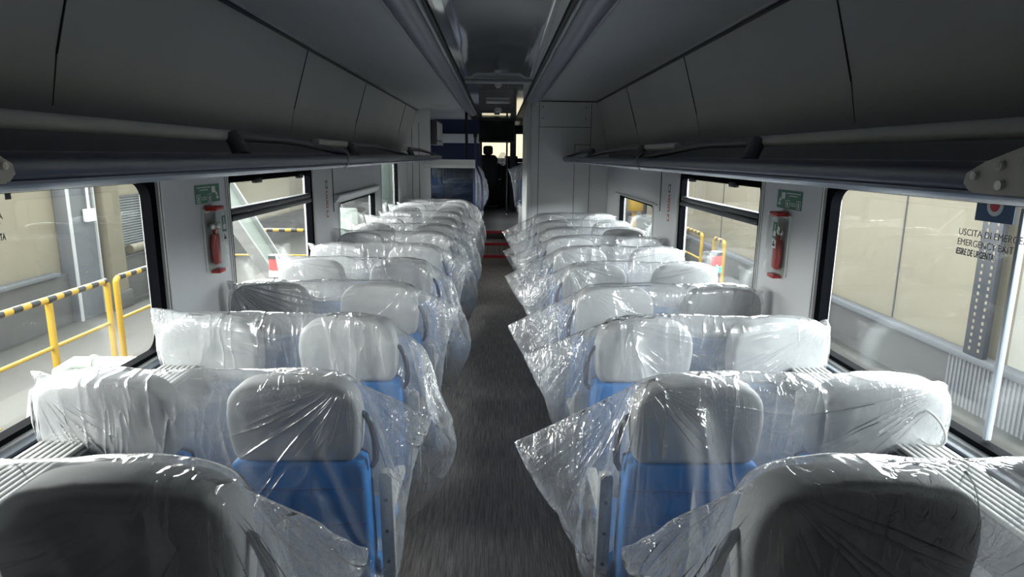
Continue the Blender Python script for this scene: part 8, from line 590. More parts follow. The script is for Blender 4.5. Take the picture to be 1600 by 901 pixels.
-3,3,0,3,-3,-1,1,-2,2,0,3,-2,-2,1,3,1,-5,4,-2,-2,-1,0,0,-10,-1,-1,0,0,-1,1,0,1,0,2,-1,0,-1,-1,1,4,-7,2,-1,-2,2,0,2,-1,2,-3,0,-3,4,0,3,-5,4,-6,3,0,-1,0,-1,2,0,-2,5,-2,2,-2,-13,3,-1,0,-1,0,-2,5,-4,0,-1,2,-1,0,0,4,-7,6,-2,2,-3,1,1,-3,
5,-4,0,0,3,-1,-3,-1,2,0,2,-3,3,-1,-1,2,-1,-4,4,-2,2,-4,3,-11,-5,2,4,-4,2,0,-1,4,-1,0,-4,3,-2,2,-4,4,-1,-2,-1,3,1,1,-3,-1,3,-2,2,-1,1,-1,0,1,-3,2,1,-2,0,0,-1,3,1,-3,-1,0,3,-6,-10,-1,0,-1,0,2,-1,-4,2,-1,2,3,-2,-2,1,1,-3,-1,3,1,0,-2,-3,
3,1,-1,1,-3,1,2,1,-1,-2,1,2,-3,1,3,-2,0,-2,2,-2,3,-1,-1,2,-13,1,1,-2,1,-1,-2,6,-3,1,-3,2,0,0,-1,-3,5,-1,1,-2,1,-3,5,-1,-4,1,1,3,-2,-2,-1,4,2,0,-6,4,-2,0,0,2,0,-3,4,-3,0,-2,2,-12,3,-4,0,3,-3,1,-1,3,2,0,-5,-1,4,-2,3,-2,0,-1,-1,0,2,-2,
2,0,-2,2,-4,2,0,3,-6,0,1,3,1,-2,1,-1,0,-1,1,-2,-1,5,0,-3,-13,-1,3,0,-2,0,2,0,0,-2,0,4,-3,0,-1,-1,-1,0,0,1,3,0,-1,0,0,0,-2,3,-1,-2,0,3,-1,-2,1,-2,5,-5,3,-1,0,3,-2,2,-5,1,0,-11,-2,-1,-1,2,2,4,-2,-2,1,-1,-1,2,-2,1,-2,0,0,3,0,-4,0,0,0,
-1,4,0,0,0,1,-1,0,1,-2,2,-2,0,-1,2,0,-2,-1,1,-1,2,-1,0,-13,2,-2,4,-3,4,-4,-2,1,1,0,-1,3,0,-1,1,-2,3,-3,0,0,2,-2,1,0,-2,2,-2,-2,2,-2,1,2,1,-4,5,-3,3,-4,1,3,-3,2,1,-3,-3,3,-14,0,2,-3,4,0,2,0,1,-4,1,-4,0,1,0,-1,3,-2,2,-1,2,-1,0,-1,1,-1,
-1,0,1,1,2,-3,-3,5,2,-5,1,-1,3,-1,0,-1,-1,2,-3,2,-3,-12,1,2,-2,1,-2,0,2,0,-4,-1,7,-4,-1,2,-2,1,-3,-1,6,-5,3,1,-2,-1,0,2,0,2,-3,0,1,2,-3,-2,2,-1,3,-3,1,-2,5,-2,-4,5,-3,4,-15,1,0,4,3,1,-5,3,-7,6,2,-8,7,-3,-3,2,1,0,1,-4,2,-3,3,-1,2,-1,
-1,1,-1,0,2,0,-3,0,0,3,1,-2,1,-4,2,-1,2,3,-5,2,0,-12,0,3,0,-6,6,-1,-3,3,-4,0,3,-3,-1,1,0,1,1,-2,1,3,1,-2,-2,3,-2,0,-1,-1,2,-3,1,4,0,1,-2,-4,2,1,1,1,-1,0,-3,2,1,1,-11,-4,3,0,9,-8,-1,-1,0,2,-1,2,-4,3,0,2,-3,-1,2,0,0,-1,-2,2,-2,0,1,1,
0,-1,1,1,-3,-2,4,-4,7,-5,1,0,0,-3,4,0,-2,2,2,-10,0,0,6,-4,-2,0,1,-4,1,-1,-1,2,-2,2,-1,-2,2,2,-2,-3,2,2,3,-5,4,-3,0,1,-1,1,-1,1,0,-4,6,-6,3,-1,1,1,1,-2,-1,5,-6,7,-17,-3,17,-4,-4,1,4,-5,2,-2,1,-3,0,4,-2,-3,5,-3,-1,2,3,-2,-2,0,1,-2,0,
3,-1,-2,0,1,1,-1,2,-1,2,0,-3,-1,-1,2,-3,3,-2,6,0,-21,11,5,-4,-3,1,-3,3,-1,1,-1,-1,4,-7,2,3,-3,4,-1,-2,-2,0,2,-1,0,2,3,-5,1,3,-3,1,0,2,-4,-1,0,0,4,-1,2,-4,4,0,-1,1,8,-4,6,-6,-6,6,-10,2,-2,3,-3,2,1,-4,6,-3,-2,5,-5,1,3,-1,1,-2,2,1,0,-3,
0,2,-2,3,-5,0,3,-2,2,1,-1,0,3,-5,1,3,-4,3,-1,-8,-5,11,-14,-1,-5,3,-1,0,-2,4,-3,2,-2,1,-1,2,-3,6,-5,0,0,2,-1,-2,0,-1,0,2,-2,3,-3,4,0,-1,4,-7,0,3,-2,2,-1,5,-5,11,-4,0,-30,-9,-2,-1,8,-5,-3,-2,3,1,-2,-1,1,0,-1,2,-1,2,-4,4,-2,1,-2,0,0,2,
2,-1,-2,4,-1,0,-3,0,-3,1,4,0,-4,0,2,6,-5,4,-4,3,5,-12,-4,-4,-2,-1,-4,5,-2,0,-2,2,-1,0,3,-4,1,2,-2,2,0,-1,0,-2,3,0,2,-4,-1,4,-3,1,-1,1,0,2,-3,2,-2,3,0,-5,4,3,-3,-1,2,3,-1,-5,9,-6,-9,0,0,2,-2,-2,1,4,-3,0,-1,2,-1,-2,1,1,-2,0,4,-5,5,-4,
-1,5,-3,1,-1,-1,2,-2,-1,1,0,3,-5,4,3,-6,1,5,-5,3,2,3,3,-5,-7,-3,2,-2,-1,4,2,-7,-1,3,-1,3,-2,0,-1,1,0,0,2,-4,5,-5,1,5,-4,2,-4,0,4,-1,1,-3,2,-3,0,4,-5,3,1,1,-3,3,-3,3,3,8,-19,-2,3,-1,-3,6,-4,0,4,-1,-1,-1,0,-1,1,1,0,-4,3,-2,0,0,0,3,-3,
3,0,0,-1,-3,1,0,2,-2,4,-1,2,0,-6,2,0,-1,8,-2,-4,5,-8,-4,2,1,-1,0,-2,-3,2,3,-1,-2,4,-4,1,1,-3,-1,2,1,0,1,1,1,-4,1,-1,1,-3,3,1,-2,0,0,2,-2,2,-4,2,3,-4,1,7,-3,4,-3,0,-7,-7,5,-1,4,2,-8,-1,1,-1,1,2,-3,4,-1,-4,6,-3,-1,0,-2,1,-2,3,-1,2,-2,
0,1,0,-2,2,1,0,-3,2,1,1,0,-2,1,2,-5,6,11,-15,4,-1,17,-11,1,4,-2,2,2,0,-3,1,2,1,0,-3,3,-2,-1,0,2,-2,0,0,-1,1,1,-3,-1,-2,4,-3,5,0,0,1,0,-1,2,1,-3,1,-1,1,-11,6,3,-1,4,-3,0,0,-1,-2,0,12,1,-1,0,1,-1,0,0,-1,-2,-3,-3,-2,1,1,-1,-4,3,1,1,-3,
3,-1,1,-1,-4,4,-3,2,-3,4,2,0,5,0,-10,-2,-1,3,-1,0,-1,6,1,2,-1,-1,-1,2,-1,-1,2,-3,3,-2,1,0,-2,-2,0,-1,0,0,-3,1,2,-1,-2,2,-1,2,-4,2,-2,1,1,-1,1,1,-2,3,0,0,-1,0,-1,2,0,-2,0,-2,2,0,-2,0,0,1,1,-2,2,-1,-2,4,0,-1,-2,1,-1,1,-1,0,1,1,-2,3,-4,
1,2,-1,2,-2,-1,0,2,-1,0,1,0,2,1,-3,2,-3,4,2,-2,-7,3,-1,4,0,0,-3,2,-2,-1,3,-2,0,0,0,3,-1,-1,1,0,-1,-4,3,-2,4,-6,3,0,-3,0,-1,5,-4,5,-1,0,-3,1,-1,1,0,2,1,-6,-1,1,1,1,-3,0,2,2,-7,1,1,-1,-2,4,0,-1,-2,-1,6,-3,0,-1,2,-1,2,-3,4,-6,1,1,5,1,
-4,4,-2,-2,0,0,0,1,0,1,-3,1,-4,2,1,-3,1,3,-3,1,0,0,1,-4,3,1,-3,-4,6,1,-1,-5,0,3,-1,1,-1,0,-1,3,-1,2,3,-8,5,2,-2,1,1,1,3,-3,-2,6,-2,2,-8,6,-6,0,1,1,-4,5,1,-1,-2,-2,2,-2,-1,1,3,-3,-2,0,4,1,-5,4,-3,3,-2,1,-1,4,-5,0,4,-4,1,2,2,-3,-5,-1,
0,3,-1,0,-4,0,-2,4,1,0,-1,0,2,-5,2,-1,0,2,-5,4,-1,-1,-2,1,1,-1,-2,6,-3,2,-4,3,0,-2,3,0,0,-1,2,-2,3,-5,8,4,0,3,-1,-2,-3,-2,4,-1,0,1,-2,-2,0,-1,3,1,3,-5,-1,2,-3,1,-2,6,0,-5,3,3,-5,0,4,-2,-3,0,3,-2,3,0,-2,1,2,-4,4,-3,0,3,-1,-3,-1,-1,1,
-2,3,-2,1,-2,-1,3,0,1,-1,1,-1,-1,0,0,0,0,-1,-2,4,-3,-4,4,-1,-3,3,3,3,-2,-1,-2,2,1,-4,1,4,0,-3,0,-1,1,0,-4,0,0,0,2,1,-2,-2,3,-4,1,-2,5,-3,3,-1,-2,-3,1,5,-7,2,1,1,2,-1,-1,1,1,-5,-1,-1,3,5,-8,5,2,-1,-2,-3,9,-1,-1,0,-3,3,0,-1,2,-2,1,-5,
4,-3,0,3,-5,1,4,1,-3,2,-1,-3,-3,7,-2,1,-5,5,-2,-1,2,1,0,0,-1,0,-3,4,0,0,-1,1,2,-5,4,-2,-3,0,1,0,1,0,-2,-3,1,-2,1,3,-3,4,-2,4,-3,1,-2,2,-1,2,-7,4,-1,1,-1,-1,2,1,-3,3,-2,2,-4,3,1,-2,-2,3,0,0,1,1,-1,-2,3,-5,2,2,0,-1,2,-3,-2,4,-3,-4,-1,
4,-2,6,0,-2,-2,0,-4,2,0,-1,-1,2,-2,4,-5,1,2,1,0,0,2,-2,1,0,0,0,3,2,-2,0,-1,-2,3,0,-1,0,2,-2,1,-1,-2,0,1,3,-7,5,-1,1,1,0,-2,-1,-1,-1,3,1,-7,5,-2,3,3,-6,1,2,1,-2,2,-1,2,-3,0,0,0,0,-1,1,-1,0,1,2,-3,2,0,-1,-2,1,2,-1,-2,1,-4,1,4,0,-1,1,
-2,3,-2,-2,-1,2,-2,1,-2,1,3,-2,-1,3,-2,0,1,-1,4,-1,-1,0,1,-1,0,2,2,-6,1,3,-7,1,-1,7,-4,-3,3,-1,-1,2,1,1,3,-3,-2,4,-6,-2,1,5,-3,-1,3,-2,-1,2,1,-3,0,0,2,-3,3,-1,-1,-2,1,-1,3,-3,1,2,1,-3,-3,6,-3,0,-2,2,0,-3,-3,3,1,0,-3,4,2,2,-3,0,2,-4,
-3,2,3,-7,5,-3,-1,2,2,-1,2,-3,4,-2,-2,5,0,1,-1,-1,3,1,-5,1,0,0,-1,-1,0,-3,3,2,0,-2,0,1,-2,2,-1,7,-4,0,-1,-4,3,-3,1,0,3,-3,2,-2,-2,0,2,-1,4,-1,0,0,-3,5,-3,-1,0,5,-1,-3,2,0,1,-4,-2,3,2,-3,1,-3,0,1,-4,4,3,-4,1,5,-1,2,-3,-3,1,-1,0,-3,0,
-1,3,2,-1,0,-1,0,-1,3,0,1,-3,2,3,3,-5,0,3,-1,-4,0,1,-3,2,-1,2,-2,2,0,-3,-1,2,-3,4,-1,-1,4,1,2,-1,-3,-3,1,2,-1,2,-3,1,1,0,0,-5,3,2,-1,3,-4,-1,2,-1,-1,-1,3,-3,5,-5,2,3,8,-7,-10,7,-1,-4,3,0,-3,3,-5,0,3,0,2,0,4,2,3,-12,-1,4,-6,4,-4,7,-3,
-1,3,-1,-5,6,-3,2,-1,3,0,3,1,-4,5,-4,6,-4,1,0,8,2,-16,4,1,-2,-3,2,-1,2,-1,1,0,-3,10,-6,4,-4,1,-4,-4,8,-3,2,-1,1,-5,2,2,0,-3,2,-1,-1,3,0,-3,9,2,-9,0,-4,2,4,4,-4,1,-3,7,-2,-3,-3,-2,-1,6,-2,2,1,4,-10,6,-1,0,4,-4,-6,9,7,-2,-5,-1,2,-5,-6,
6,-1,-4,3,2,4,-5,13,-7,1,-1,2,3,2,-1,-12,0,6,10,-16,4,-3,5,-7,4,-4,3,0,-4,2,10,-4,-2,3,-4,-1,3,-7,11,-2,0,-2,-3,12,1,-8,-7,4,-4,-2,-2,15,-6,-5,-2,13,-3,-4,-7,-2,1,2,2,-4,2,2,-3,-1,4,-5,4,-3,2,9,-8,0,1,-1,-2,1,13,-9,-10,-1,22,-35,-1,
20,5,2,1,5,-5,1,-3,19,-2,-1,2,-3,-8,-4,-1,7,-2,-1,0,0,0,2,-1,0,3,3,1,-4,2,-5,4,3,-8,2,5,-5,-1,-5,1,-5,-25,-24,46,-10,12,-41,0,29,3,-2,1,29,13,3,-4,-3,-1,3,5,3,-11,2,0,0,1,-1,1,5,11,7,-3,0,4,-4,3,-18,1,-7,4,-4,5,1,1,-6,1,4,4,-12,11,
-26,25,-4,-25,9,-9,2,26,3,-2,-3,-1,1,-3,-3,-3,7,0,-1,9,1,1,-4,7,-2,2,2,1,-4,3,-7,-1,-9,4,-2,-1,10,2,-6,1,-2,1,-1,3,-2,1,1,3,-6,-6,8,-3,-53,-7,4,3,5,-3,0,1,2,1,1,-2,-8,15,2,-5,-11,0,-8,4,1,3,-8,2,2,3,0,-2,10,-10,2,-3,6,0,6,1,-2,3,0,
-3,0,2,-2,-3,3,-9,-17,33,-3,5,0,1,-1,-4,1,-6,0,-2,-5,12,2,-1,-8,-3,6,5,-4,-1,-5,-2,1,-1,5,-10,7,-3,5,-2,2,3,3,-6,2,0,3,-1,-4,-6,2,-1,5,7,5,-5,-9,15,0,3,2,-4,7,-3,-6,-6,-6,14,-9,-1,-5,-6,2,3,6,4,7,-4,-3,-12,-1,-4,7,-4,5,5,-8,5,5,-2,
-6,0,-6,2,3,12,-1,-7,-10,13,4,-4,-2,13,3,-2,3,-4,2,1,-21,6,-2,15,-2,0,-10,-7,0,-3,11,3,7,0,-1,-1,-6,-13,4,1,-2,3,-6,2,-6,7,-3,7,2,5,-10,1,8,0,-9,-1,7,1,-5,-2,4,-1,8,3,3,-4,-19,10,6,8,-3,-1,-8,-4,-3,-4,8,4,0,-2,2,-3,4,-1,8,-3,-15,0,
-6,11,1,4,-1,1,-4,4,-1,1,-16,7,0,-5,-3,-2,-4,4,1,-3,4,7,7,8,-21,-2,4,-1,2,2,-1,8,-9,-2,10,2,-1,-7,8,0,-1,-9,13,1,-9,-6,-9,0,3,3,-2,1,-2,-3,3,-2,-49,62,1,-4,-12,8,-5,-3,0,2,-4,15,10,0,-19,-1,18,0,-1,-7,-2,-5,-4,-7,7,11,-1,-1,-1,-1,11,
-9,8,-4,4,-8,-5,-4,-2,1,-1,0,6,-1,14,-8,3,0,-3,1,-8,1,3,-4,-4,6,-5,5,14,-1,-6,-11,0,1,6,-4,1,-6,4,11,-4,0,0,-1,10,-12,-1,3,8,-4,9,-7,-5,1,1,-1,2,-4,-4,]]

# ------------------------------------------------------------------ tagging
def tag(o, label=None, cat=None, group=None, kind=None):
    if label: o['label'] = label
    if cat: o['category'] = cat
    if group: o['group'] = group
    if kind: o['kind'] = kind
    return o
def empty(name, loc=(0, 0, 0)):
    o = bpy.data.objects.new(name, None); COL.objects.link(o); o.location = loc; o.empty_display_size = .1; return o
def struct(name, bm, mat, parent=None, **k):
    o = obj(name, bm, mat, parent, **k)
    if parent is None: o['kind'] = 'structure'
    return o
def copy_tree(o, parent=None):
    c = o.copy(); COL.objects.link(c)
    if parent is not None: c.parent = parent
    for ch in list(o.children): copy_tree(ch, c)
    return c

# ------------------------------------------------------------------ materials
def mat(name, col, rough=.5, metal=0.0, bump=0.0, bscale=60, spec=.5, var=0.0, vscale=5, stretch=(1, 1, 1), coat=0):
    m = bpy.data.materials.new(name); m.use_nodes = True; nt = m.node_tree; N = nt.nodes; L = nt.links
    b = N['Principled BSDF']
    b.inputs['Roughness'].default_value = rough; b.inputs['Metallic'].default_value = metal
    b.inputs['Specular IOR Level'].default_value = spec
    b.inputs['Base Color'].default_value = (*col, 1)
    if coat: b.inputs['Coat Weight'].default_value = coat; b.inputs['Coat Roughness'].default_value = .08
    tc = N.new('ShaderNodeTexCoord'); mp = N.new('ShaderNodeMapping'); L.new(tc.outputs['Object'], mp.inputs[0])
    mp.inputs['Scale'].default_value = stretch
    if var > 0:
        n = N.new('ShaderNodeTexNoise'); n.inputs['Scale'].default_value = vscale; n.inputs['Detail'].default_value = 5
        L.new(mp.outputs[0], n.inputs['Vector'])
        r = N.new('ShaderNodeValToRGB'); L.new(n.outputs[0], r.inputs[0])
        r.color_ramp.elements[0].position = .3; r.color_ramp.elements[1].position = .7
        r.color_ramp.elements[0].color = (*[c*(1-var) for c in col], 1); r.color_ramp.elements[1].color = (*[min(1, c*(1+var)) for c in col], 1)
        L.new(r.outputs[0], b.inputs['Base Color'])
    if bump > 0:
        n2 = N.new('ShaderNodeTexNoise'); n2.inputs['Scale'].default_value = bscale; n2.inputs['Detail'].default_value = 3
        L.new(mp.outputs[0], n2.inputs['Vector'])
        bp = N.new('ShaderNodeBump'); bp.inputs['Strength'].default_value = bump; bp.inputs['Distance'].default_value = .002
        L.new(n2.outputs[0], bp.inputs['Height']); L.new(bp.outputs[0], b.inputs['Normal'])
    return m
def emit(name, col, s):
    m = mat(name, col); b = m.node_tree.nodes['Principled BSDF']
    b.inputs['Emission Color'].default_value = (*col, 1); b.inputs['Emission Strength'].default_value = s; return m

M = {}
M['wall'] = mat('grey_wall_panel', (.78, .785, .81), .42, bump=.12, bscale=220, var=.02, vscale=3)
M['upper'] = mat('upper_wall_panel', (.56, .56, .55), .55, bump=.3, bscale=260, var=.03, vscale=2)
M['ceil'] = mat('ceiling_panel', (.74, .74, .74), .45, bump=.1, bscale=200)
M['endwall'] = mat('bulkhead_panel', (.84, .85, .85), .5, bump=.1, bscale=200)
M['gloss'] = mat('glossy_ceiling', (.72, .73, .74), .05, metal=.6, spec=.9, bump=.08, bscale=3)
M['trim'] = mat('trim_grey', (.55, .56, .57), .35)
M['trimdark'] = mat('trim_dark', (.06, .062, .068), .4)
M['groove'] = mat('dark_groove', (.05, .05, .05), .6)
M['seal'] = mat('black_rubber', (.004, .0045, .006), .8, spec=.02)
M['sealgrey'] = mat('charcoal_frame', (.05, .053, .062), .35)
M['alu'] = mat('pale_aluminium', (.72, .72, .70), .3, metal=.4)
M['steel'] = mat('brushed_steel', (.6, .6, .6), .25, metal=1)
M['navy'] = mat('navy_plastic', (.012, .022, .06), .3, bump=.05)
M['rack'] = mat('rack_grey', (.13, .135, .15), .4)
M['rackshelf'] = mat('rack_shelf', (.07, .075, .09), .4)
M['rail'] = mat('rail_grey', (.66, .66, .64), .45, bump=.15, bscale=200)
M['beige'] = mat('beige_cast_bracket', (.78, .73, .66), .4, bump=.3, bscale=150)
M['blue'] = mat('blue_seat_fabric', (.02, .18, .50), .75, bump=.5, bscale=400, var=.08, vscale=8)
M['head'] = mat('light_grey_headrest', (.44, .445, .455), .6, bump=.35, bscale=500, var=.03, vscale=8)
M['seatgrey'] = mat('seat_frame_grey', (.42, .41, .40), .45)
M['seatdark'] = mat('seat_dark_blue', (.025, .04, .085), .35)
M['black'] = mat('black_plastic', (.012, .012, .014), .35)
M['screen'] = mat('black_screen', (.008, .009, .011), .08)
M['red'] = mat('red_plastic', (.55, .035, .03), .35)
M['rednose'] = mat('red_step_edge', (.45, .02, .04), .5)
M['green'] = mat('green_sign', (.01, .17, .09), .4)
M['white'] = mat('white_print', (.85, .85, .83), .5)
M['print'] = mat('black_print', (.02, .02, .02), .5)
M['bluesign'] = mat('blue_sticker', (.015, .07, .18), .4)
M['pink'] = mat('red_dot', (.6, .04, .06), .4)
M['yellow'] = mat('yellow_paint', (.46, .28, .02), .4)
M['hallwall'] = mat('hall_wall', (.26, .23, .17), .7, var=.06, vscale=.8)
M['hallgrey'] = mat('hall_dado', (.12, .117, .118), .7, var=.05, vscale=1)
M['hallblue'] = mat('hall_column', (.14, .147, .162), .6)
M['hallfloor'] = mat('hall_concrete', (.085, .083, .077), .7, var=.08, vscale=1.2)
M['pilaster'] = mat('hall_pilaster', (.20, .175, .13), .7)
M['pale'] = mat('pale_green_steel', (.34, .39, .35), .5)
M['bluegreen'] = mat('pale_blue_panel', (.22, .28, .25), .5)
M['purple'] = mat('dark_violet_paint', (.05, .045, .12), .3)
M['paper'] = mat('cream_surface', (.8, .66, .45), .7)
M['redglow'] = emit('red_lens', (.5, .03, .03), .4)
M['greenglow'] = emit('green_lens', (.02, .9, .35), 2.2)

def floor_mat():
    m = mat('striped_floor', (.1, .09, .085), .42); nt = m.node_tree; N = nt.nodes; L = nt.links; b = N['Principled BSDF']
    tc = N.new('ShaderNodeTexCoord'); mp = N.new('ShaderNodeMapping'); L.new(tc.outputs['Object'], mp.inputs[0]); mp.inputs['Scale'].default_value = (90, 2.6, 1)
    n = N.new('ShaderNodeTexNoise'); n.inputs['Scale'].default_value = 1.6; n.inputs['Detail'].default_value = 4; n.inputs['Roughness'].default_value = .75
    L.new(mp.outputs[0], n.inputs['Vector'])
    r = N.new('ShaderNodeValToRGB'); L.new(n.outputs[0], r.inputs[0]); e = r.color_ramp.elements
    e[0].position = .28; e[0].color = (.07, .062, .058, 1); e[1].position = .72; e[1].color = (.62, .55, .50, 1)
    k = r.color_ramp.elements.new(.5); k.color = (.32, .285, .262, 1)
    L.new(r.outputs[0], b.inputs['Base Color'])
    bp = N.new('ShaderNodeBump'); bp.inputs['Strength'].default_value = .15; bp.inputs['Distance'].default_value = .002
    L.new(n.outputs[0], bp.inputs['Height']); L.new(bp.outputs[0], b.inputs['Normal'])
    return m
M['floor'] = floor_mat()

def schlick(nt, f0, normal=None):
    N = nt.nodes; L = nt.links
    lw = N.new('ShaderNodeLayerWeight'); lw.inputs['Blend'].default_value = .5
    if normal is not None: L.new(normal, lw.inputs['Normal'])
    pw = N.new('ShaderNodeMath'); pw.operation = 'POWER'; pw.inputs[1].default_value = 5; L.new(lw.outputs['Facing'], pw.inputs[0])
    ma = N.new('ShaderNodeMath'); ma.operation = 'MULTIPLY_ADD'; ma.inputs[1].default_value = 1-f0; ma.inputs[2].default_value = f0; L.new(pw.outputs[0], ma.inputs[0])
    return ma.outputs[0]
def glass_mat(name, tint=(.95, .98, .97), refl=1.0):
    m = bpy.data.materials.new(name); m.use_nodes = True; nt = m.node_tree; N = nt.nodes; L = nt.links; N.clear()
    out = N.new('ShaderNodeOutputMaterial'); mx = N.new('ShaderNodeMixShader'); tr = N.new('ShaderNodeBsdfTransparent'); gl = N.new('ShaderNodeBsdfGlossy')
    tr.inputs[0].default_value = (*tint, 1); gl.inputs['Roughness'].default_value = 0.01
    fo = schlick(nt, .04)
    mu = N.new('ShaderNodeMath'); mu.operation = 'MULTIPLY'; mu.inputs[1].default_value = refl; mu.use_clamp = True; L.new(fo, mu.inputs[0])
    L.new(mu.outputs[0], mx.inputs[0]); L.new(tr.outputs[0], mx.inputs[1]); L.new(gl.outputs[0], mx.inputs[2]); L.new(mx.outputs[0], out.inputs[0])
    return m
M['glass'] = glass_mat('window_glass')
M['clear'] = glass_mat('clear_plastic', (.88, .90, .89), 1.2)

def film_mat(name, haze=.12, hz2=.26, seed=0.0):
    m = bpy.data.materials.new(name); m.use_nodes = True; nt = m.node_tree; N = nt.nodes; L = nt.links; N.clear()
    out = N.new('ShaderNodeOutputMaterial')
    tc = N.new('ShaderNodeTexCoord'); oi = N.new('ShaderNodeObjectInfo')
    off = N.new('ShaderNodeVectorMath'); off.operation = 'ADD'; L.new(tc.outputs['Object'], off.inputs[0])
    sc_ = N.new('ShaderNodeVectorMath'); sc_.operation = 'SCALE'; sc_.inputs[0].default_value = (7.3, 3.1, 5.7); L.new(oi.outputs['Random'], sc_.inputs['Scale'])
    L.new(sc_.outputs[0], off.inputs[1])
    def ridge(src, p):
        a = N.new('ShaderNodeMath'); a.operation = 'MULTIPLY_ADD'; a.inputs[1].default_value = 2; a.inputs[2].default_value = -1; L.new(src, a.inputs[0])
        b = N.new('ShaderNodeMath'); b.operation = 'ABSOLUTE'; L.new(a.outputs[0], b.inputs[0])
        c = N.new('ShaderNodeMath'); c.operation = 'SUBTRACT'; c.inputs[0].default_value = 1; L.new(b.outputs[0], c.inputs[1])
        d = N.new('ShaderNodeMath'); d.operation = 'POWER'; d.inputs[1].default_value = p; L.new(c.outputs[0], d.inputs[0]); return d.outputs[0]
    def creases(scale, rot, p, dist):
        mp = N.new('ShaderNodeMapping'); mp.inputs['Scale'].default_value = scale; mp.inputs['Rotation'].default_value = rot; L.new(off.outputs[0], mp.inputs[0])
        n = N.new('ShaderNodeTexNoise'); n.inputs['Scale'].default_value = 1.0; n.inputs['Detail'].default_value = 2.5; n.inputs['Distortion'].default_value = dist; L.new(mp.outputs[0], n.inputs['Vector'])
        return ridge(n.outputs[0], p)
    def mask(scale, lo, hi):
        n = N.new('ShaderNodeTexNoise'); n.inputs['Scale'].default_value = scale; L.new(off.outputs[0], n.inputs['Vector'])
        r = N.new('ShaderNodeMapRange'); r.inputs[1].default_value = lo; r.inputs[2].default_value = hi; L.new(n.outputs[0], r.inputs[0]); return r.outputs[0]
    def mul(a, b):
        m_ = N.new('ShaderNodeMath'); m_.operation = 'MULTIPLY'; L.new(a, m_.inputs[0])
        if isinstance(b, float): m_.inputs[1].default_value = b
        else: L.new(b, m_.inputs[1])
        return m_.outputs[0]
    def add(a, b):
        m_ = N.new('ShaderNodeMath'); m_.operation = 'ADD'; L.new(a, m_.inputs[0]); L.new(b, m_.inputs[1]); return m_.outputs[0]
    ra = mul(creases((7, 5, 1.3), (0, .5, 0), 14, .5), mask(2.2, .45, .62))
    rb = mul(creases((9, 6, 1.6), (0, -.75, 0), 12, .7), mask(2.9, .48, .62))
    # creases fanning out from the upper corners of the headrests
    sx = N.new('ShaderNodeSeparateXYZ'); L.new(tc.outputs['Object'], sx.inputs[0])
    def mth(op, a, b=None, clamp=False):
        m_ = N.new('ShaderNodeMath'); m_.operation = op; m_.use_clamp = clamp
        for k_, v_ in enumerate((a, b)):
            if v_ is None: continue
            if isinstance(v_, (int, float)): m_.inputs[k_].default_value = v_
            else: L.new(v_, m_.inputs[k_])
        return m_.outputs[0]
    ax = mth('SUBTRACT', mth('ABSOLUTE', sx.outputs[0]), .465); az = mth('SUBTRACT', sx.outputs[2], 1.165)
    ang = mth('ARCTAN2', az, ax); rad = mth('SQRT', mth('ADD', mth('MULTIPLY', ax, ax), mth('MULTIPLY', az, az)))
    cv = N.new('ShaderNodeCombineXYZ'); L.new(mth('MULTIPLY', ang, 4.2), cv.inputs[0]); L.new(mth('MULTIPLY', rad, 1.2), cv.inputs[1]); L.new(mth('MULTIPLY', oi.outputs['Random'], 40.0), cv.inputs[2])
    nf = N.new('ShaderNodeTexNoise'); nf.inputs['Scale'].default_value = 1.0; nf.inputs['Detail'].default_value = 2.0; nf.inputs['Distortion'].default_value = .25; L.new(cv.outputs[0], nf.inputs['Vector'])
    mr = N.new('ShaderNodeMapRange'); mr.inputs[1].default_value = .75; mr.inputs[2].default_value = .25; L.new(rad, mr.inputs[0])
    mn = N.new('ShaderNodeMapRange'); mn.inputs[1].default_value = .03; mn.inputs[2].default_value = .13; L.new(rad, mn.inputs[0])
    rf = mul(mul(mul(ridge(nf.outputs[0], 16), mr.outputs[0]), mn.outputs[0]), mask(2.6, .40, .56))
    side = N.new('ShaderNodeMapRange'); side.inputs[1].default_value = .0; side.inputs[2].default_value = .12; L.new(ax, side.inputs[0])
    rc = mul(creases((22, 18, 12), (0, .2, .3), 5, 1.6), mth('MAXIMUM', mask(3.6, .50, .70), side.outputs[0]))
    ra = add(ra, mul(rf, 1.0))
    ad = add(add(ra, rb), mul(rc, .45))
    bp = N.new('ShaderNodeBump'); bp.inputs['Strength'].default_value = .8; bp.inputs['Distance'].default_value = .010; L.new(ad, bp.inputs['Height'])
    ra = add(ra, rb)
    tr = N.new('ShaderNodeBsdfTransparent'); tr.inputs[0].default_value = (.97, .975, .98, 1)
    df = N.new('ShaderNodeBsdfDiffuse'); df.inputs[0].default_value = (.90, .91, .93, 1); L.new(bp.outputs[0], df.inputs['Normal'])
    tl = N.new('ShaderNodeBsdfTranslucent'); tl.inputs[0].default_value = (.92, .93, .95, 1)
    dm = N.new('ShaderNodeMixShader'); dm.inputs[0].default_value = .45; L.new(df.outputs[0], dm.inputs[1]); L.new(tl.outputs[0], dm.inputs[2])
    lw = N.new('ShaderNodeLayerWeight'); lw.inputs['Blend'].default_value = .35; L.new(bp.outputs[0], lw.inputs['Normal'])
    hz = N.new('ShaderNodeMath'); hz.operation = 'MULTIPLY_ADD'; hz.inputs[1].default_value = hz2; hz.inputs[2].default_value = haze; L.new(lw.outputs['Facing'], hz.inputs[0])
    h2 = N.new('ShaderNodeMath'); h2.operation = 'MULTIPLY_ADD'; h2.inputs[1].default_value = .10; L.new(ra, h2.inputs[0]); L.new(hz.outputs[0], h2.inputs[2])
    mx = N.new('ShaderNodeMixShader'); L.new(h2.outputs[0], mx.inputs[0]); L.new(tr.outputs[0], mx.inputs[1]); L.new(dm.outputs[0], mx.inputs[2])
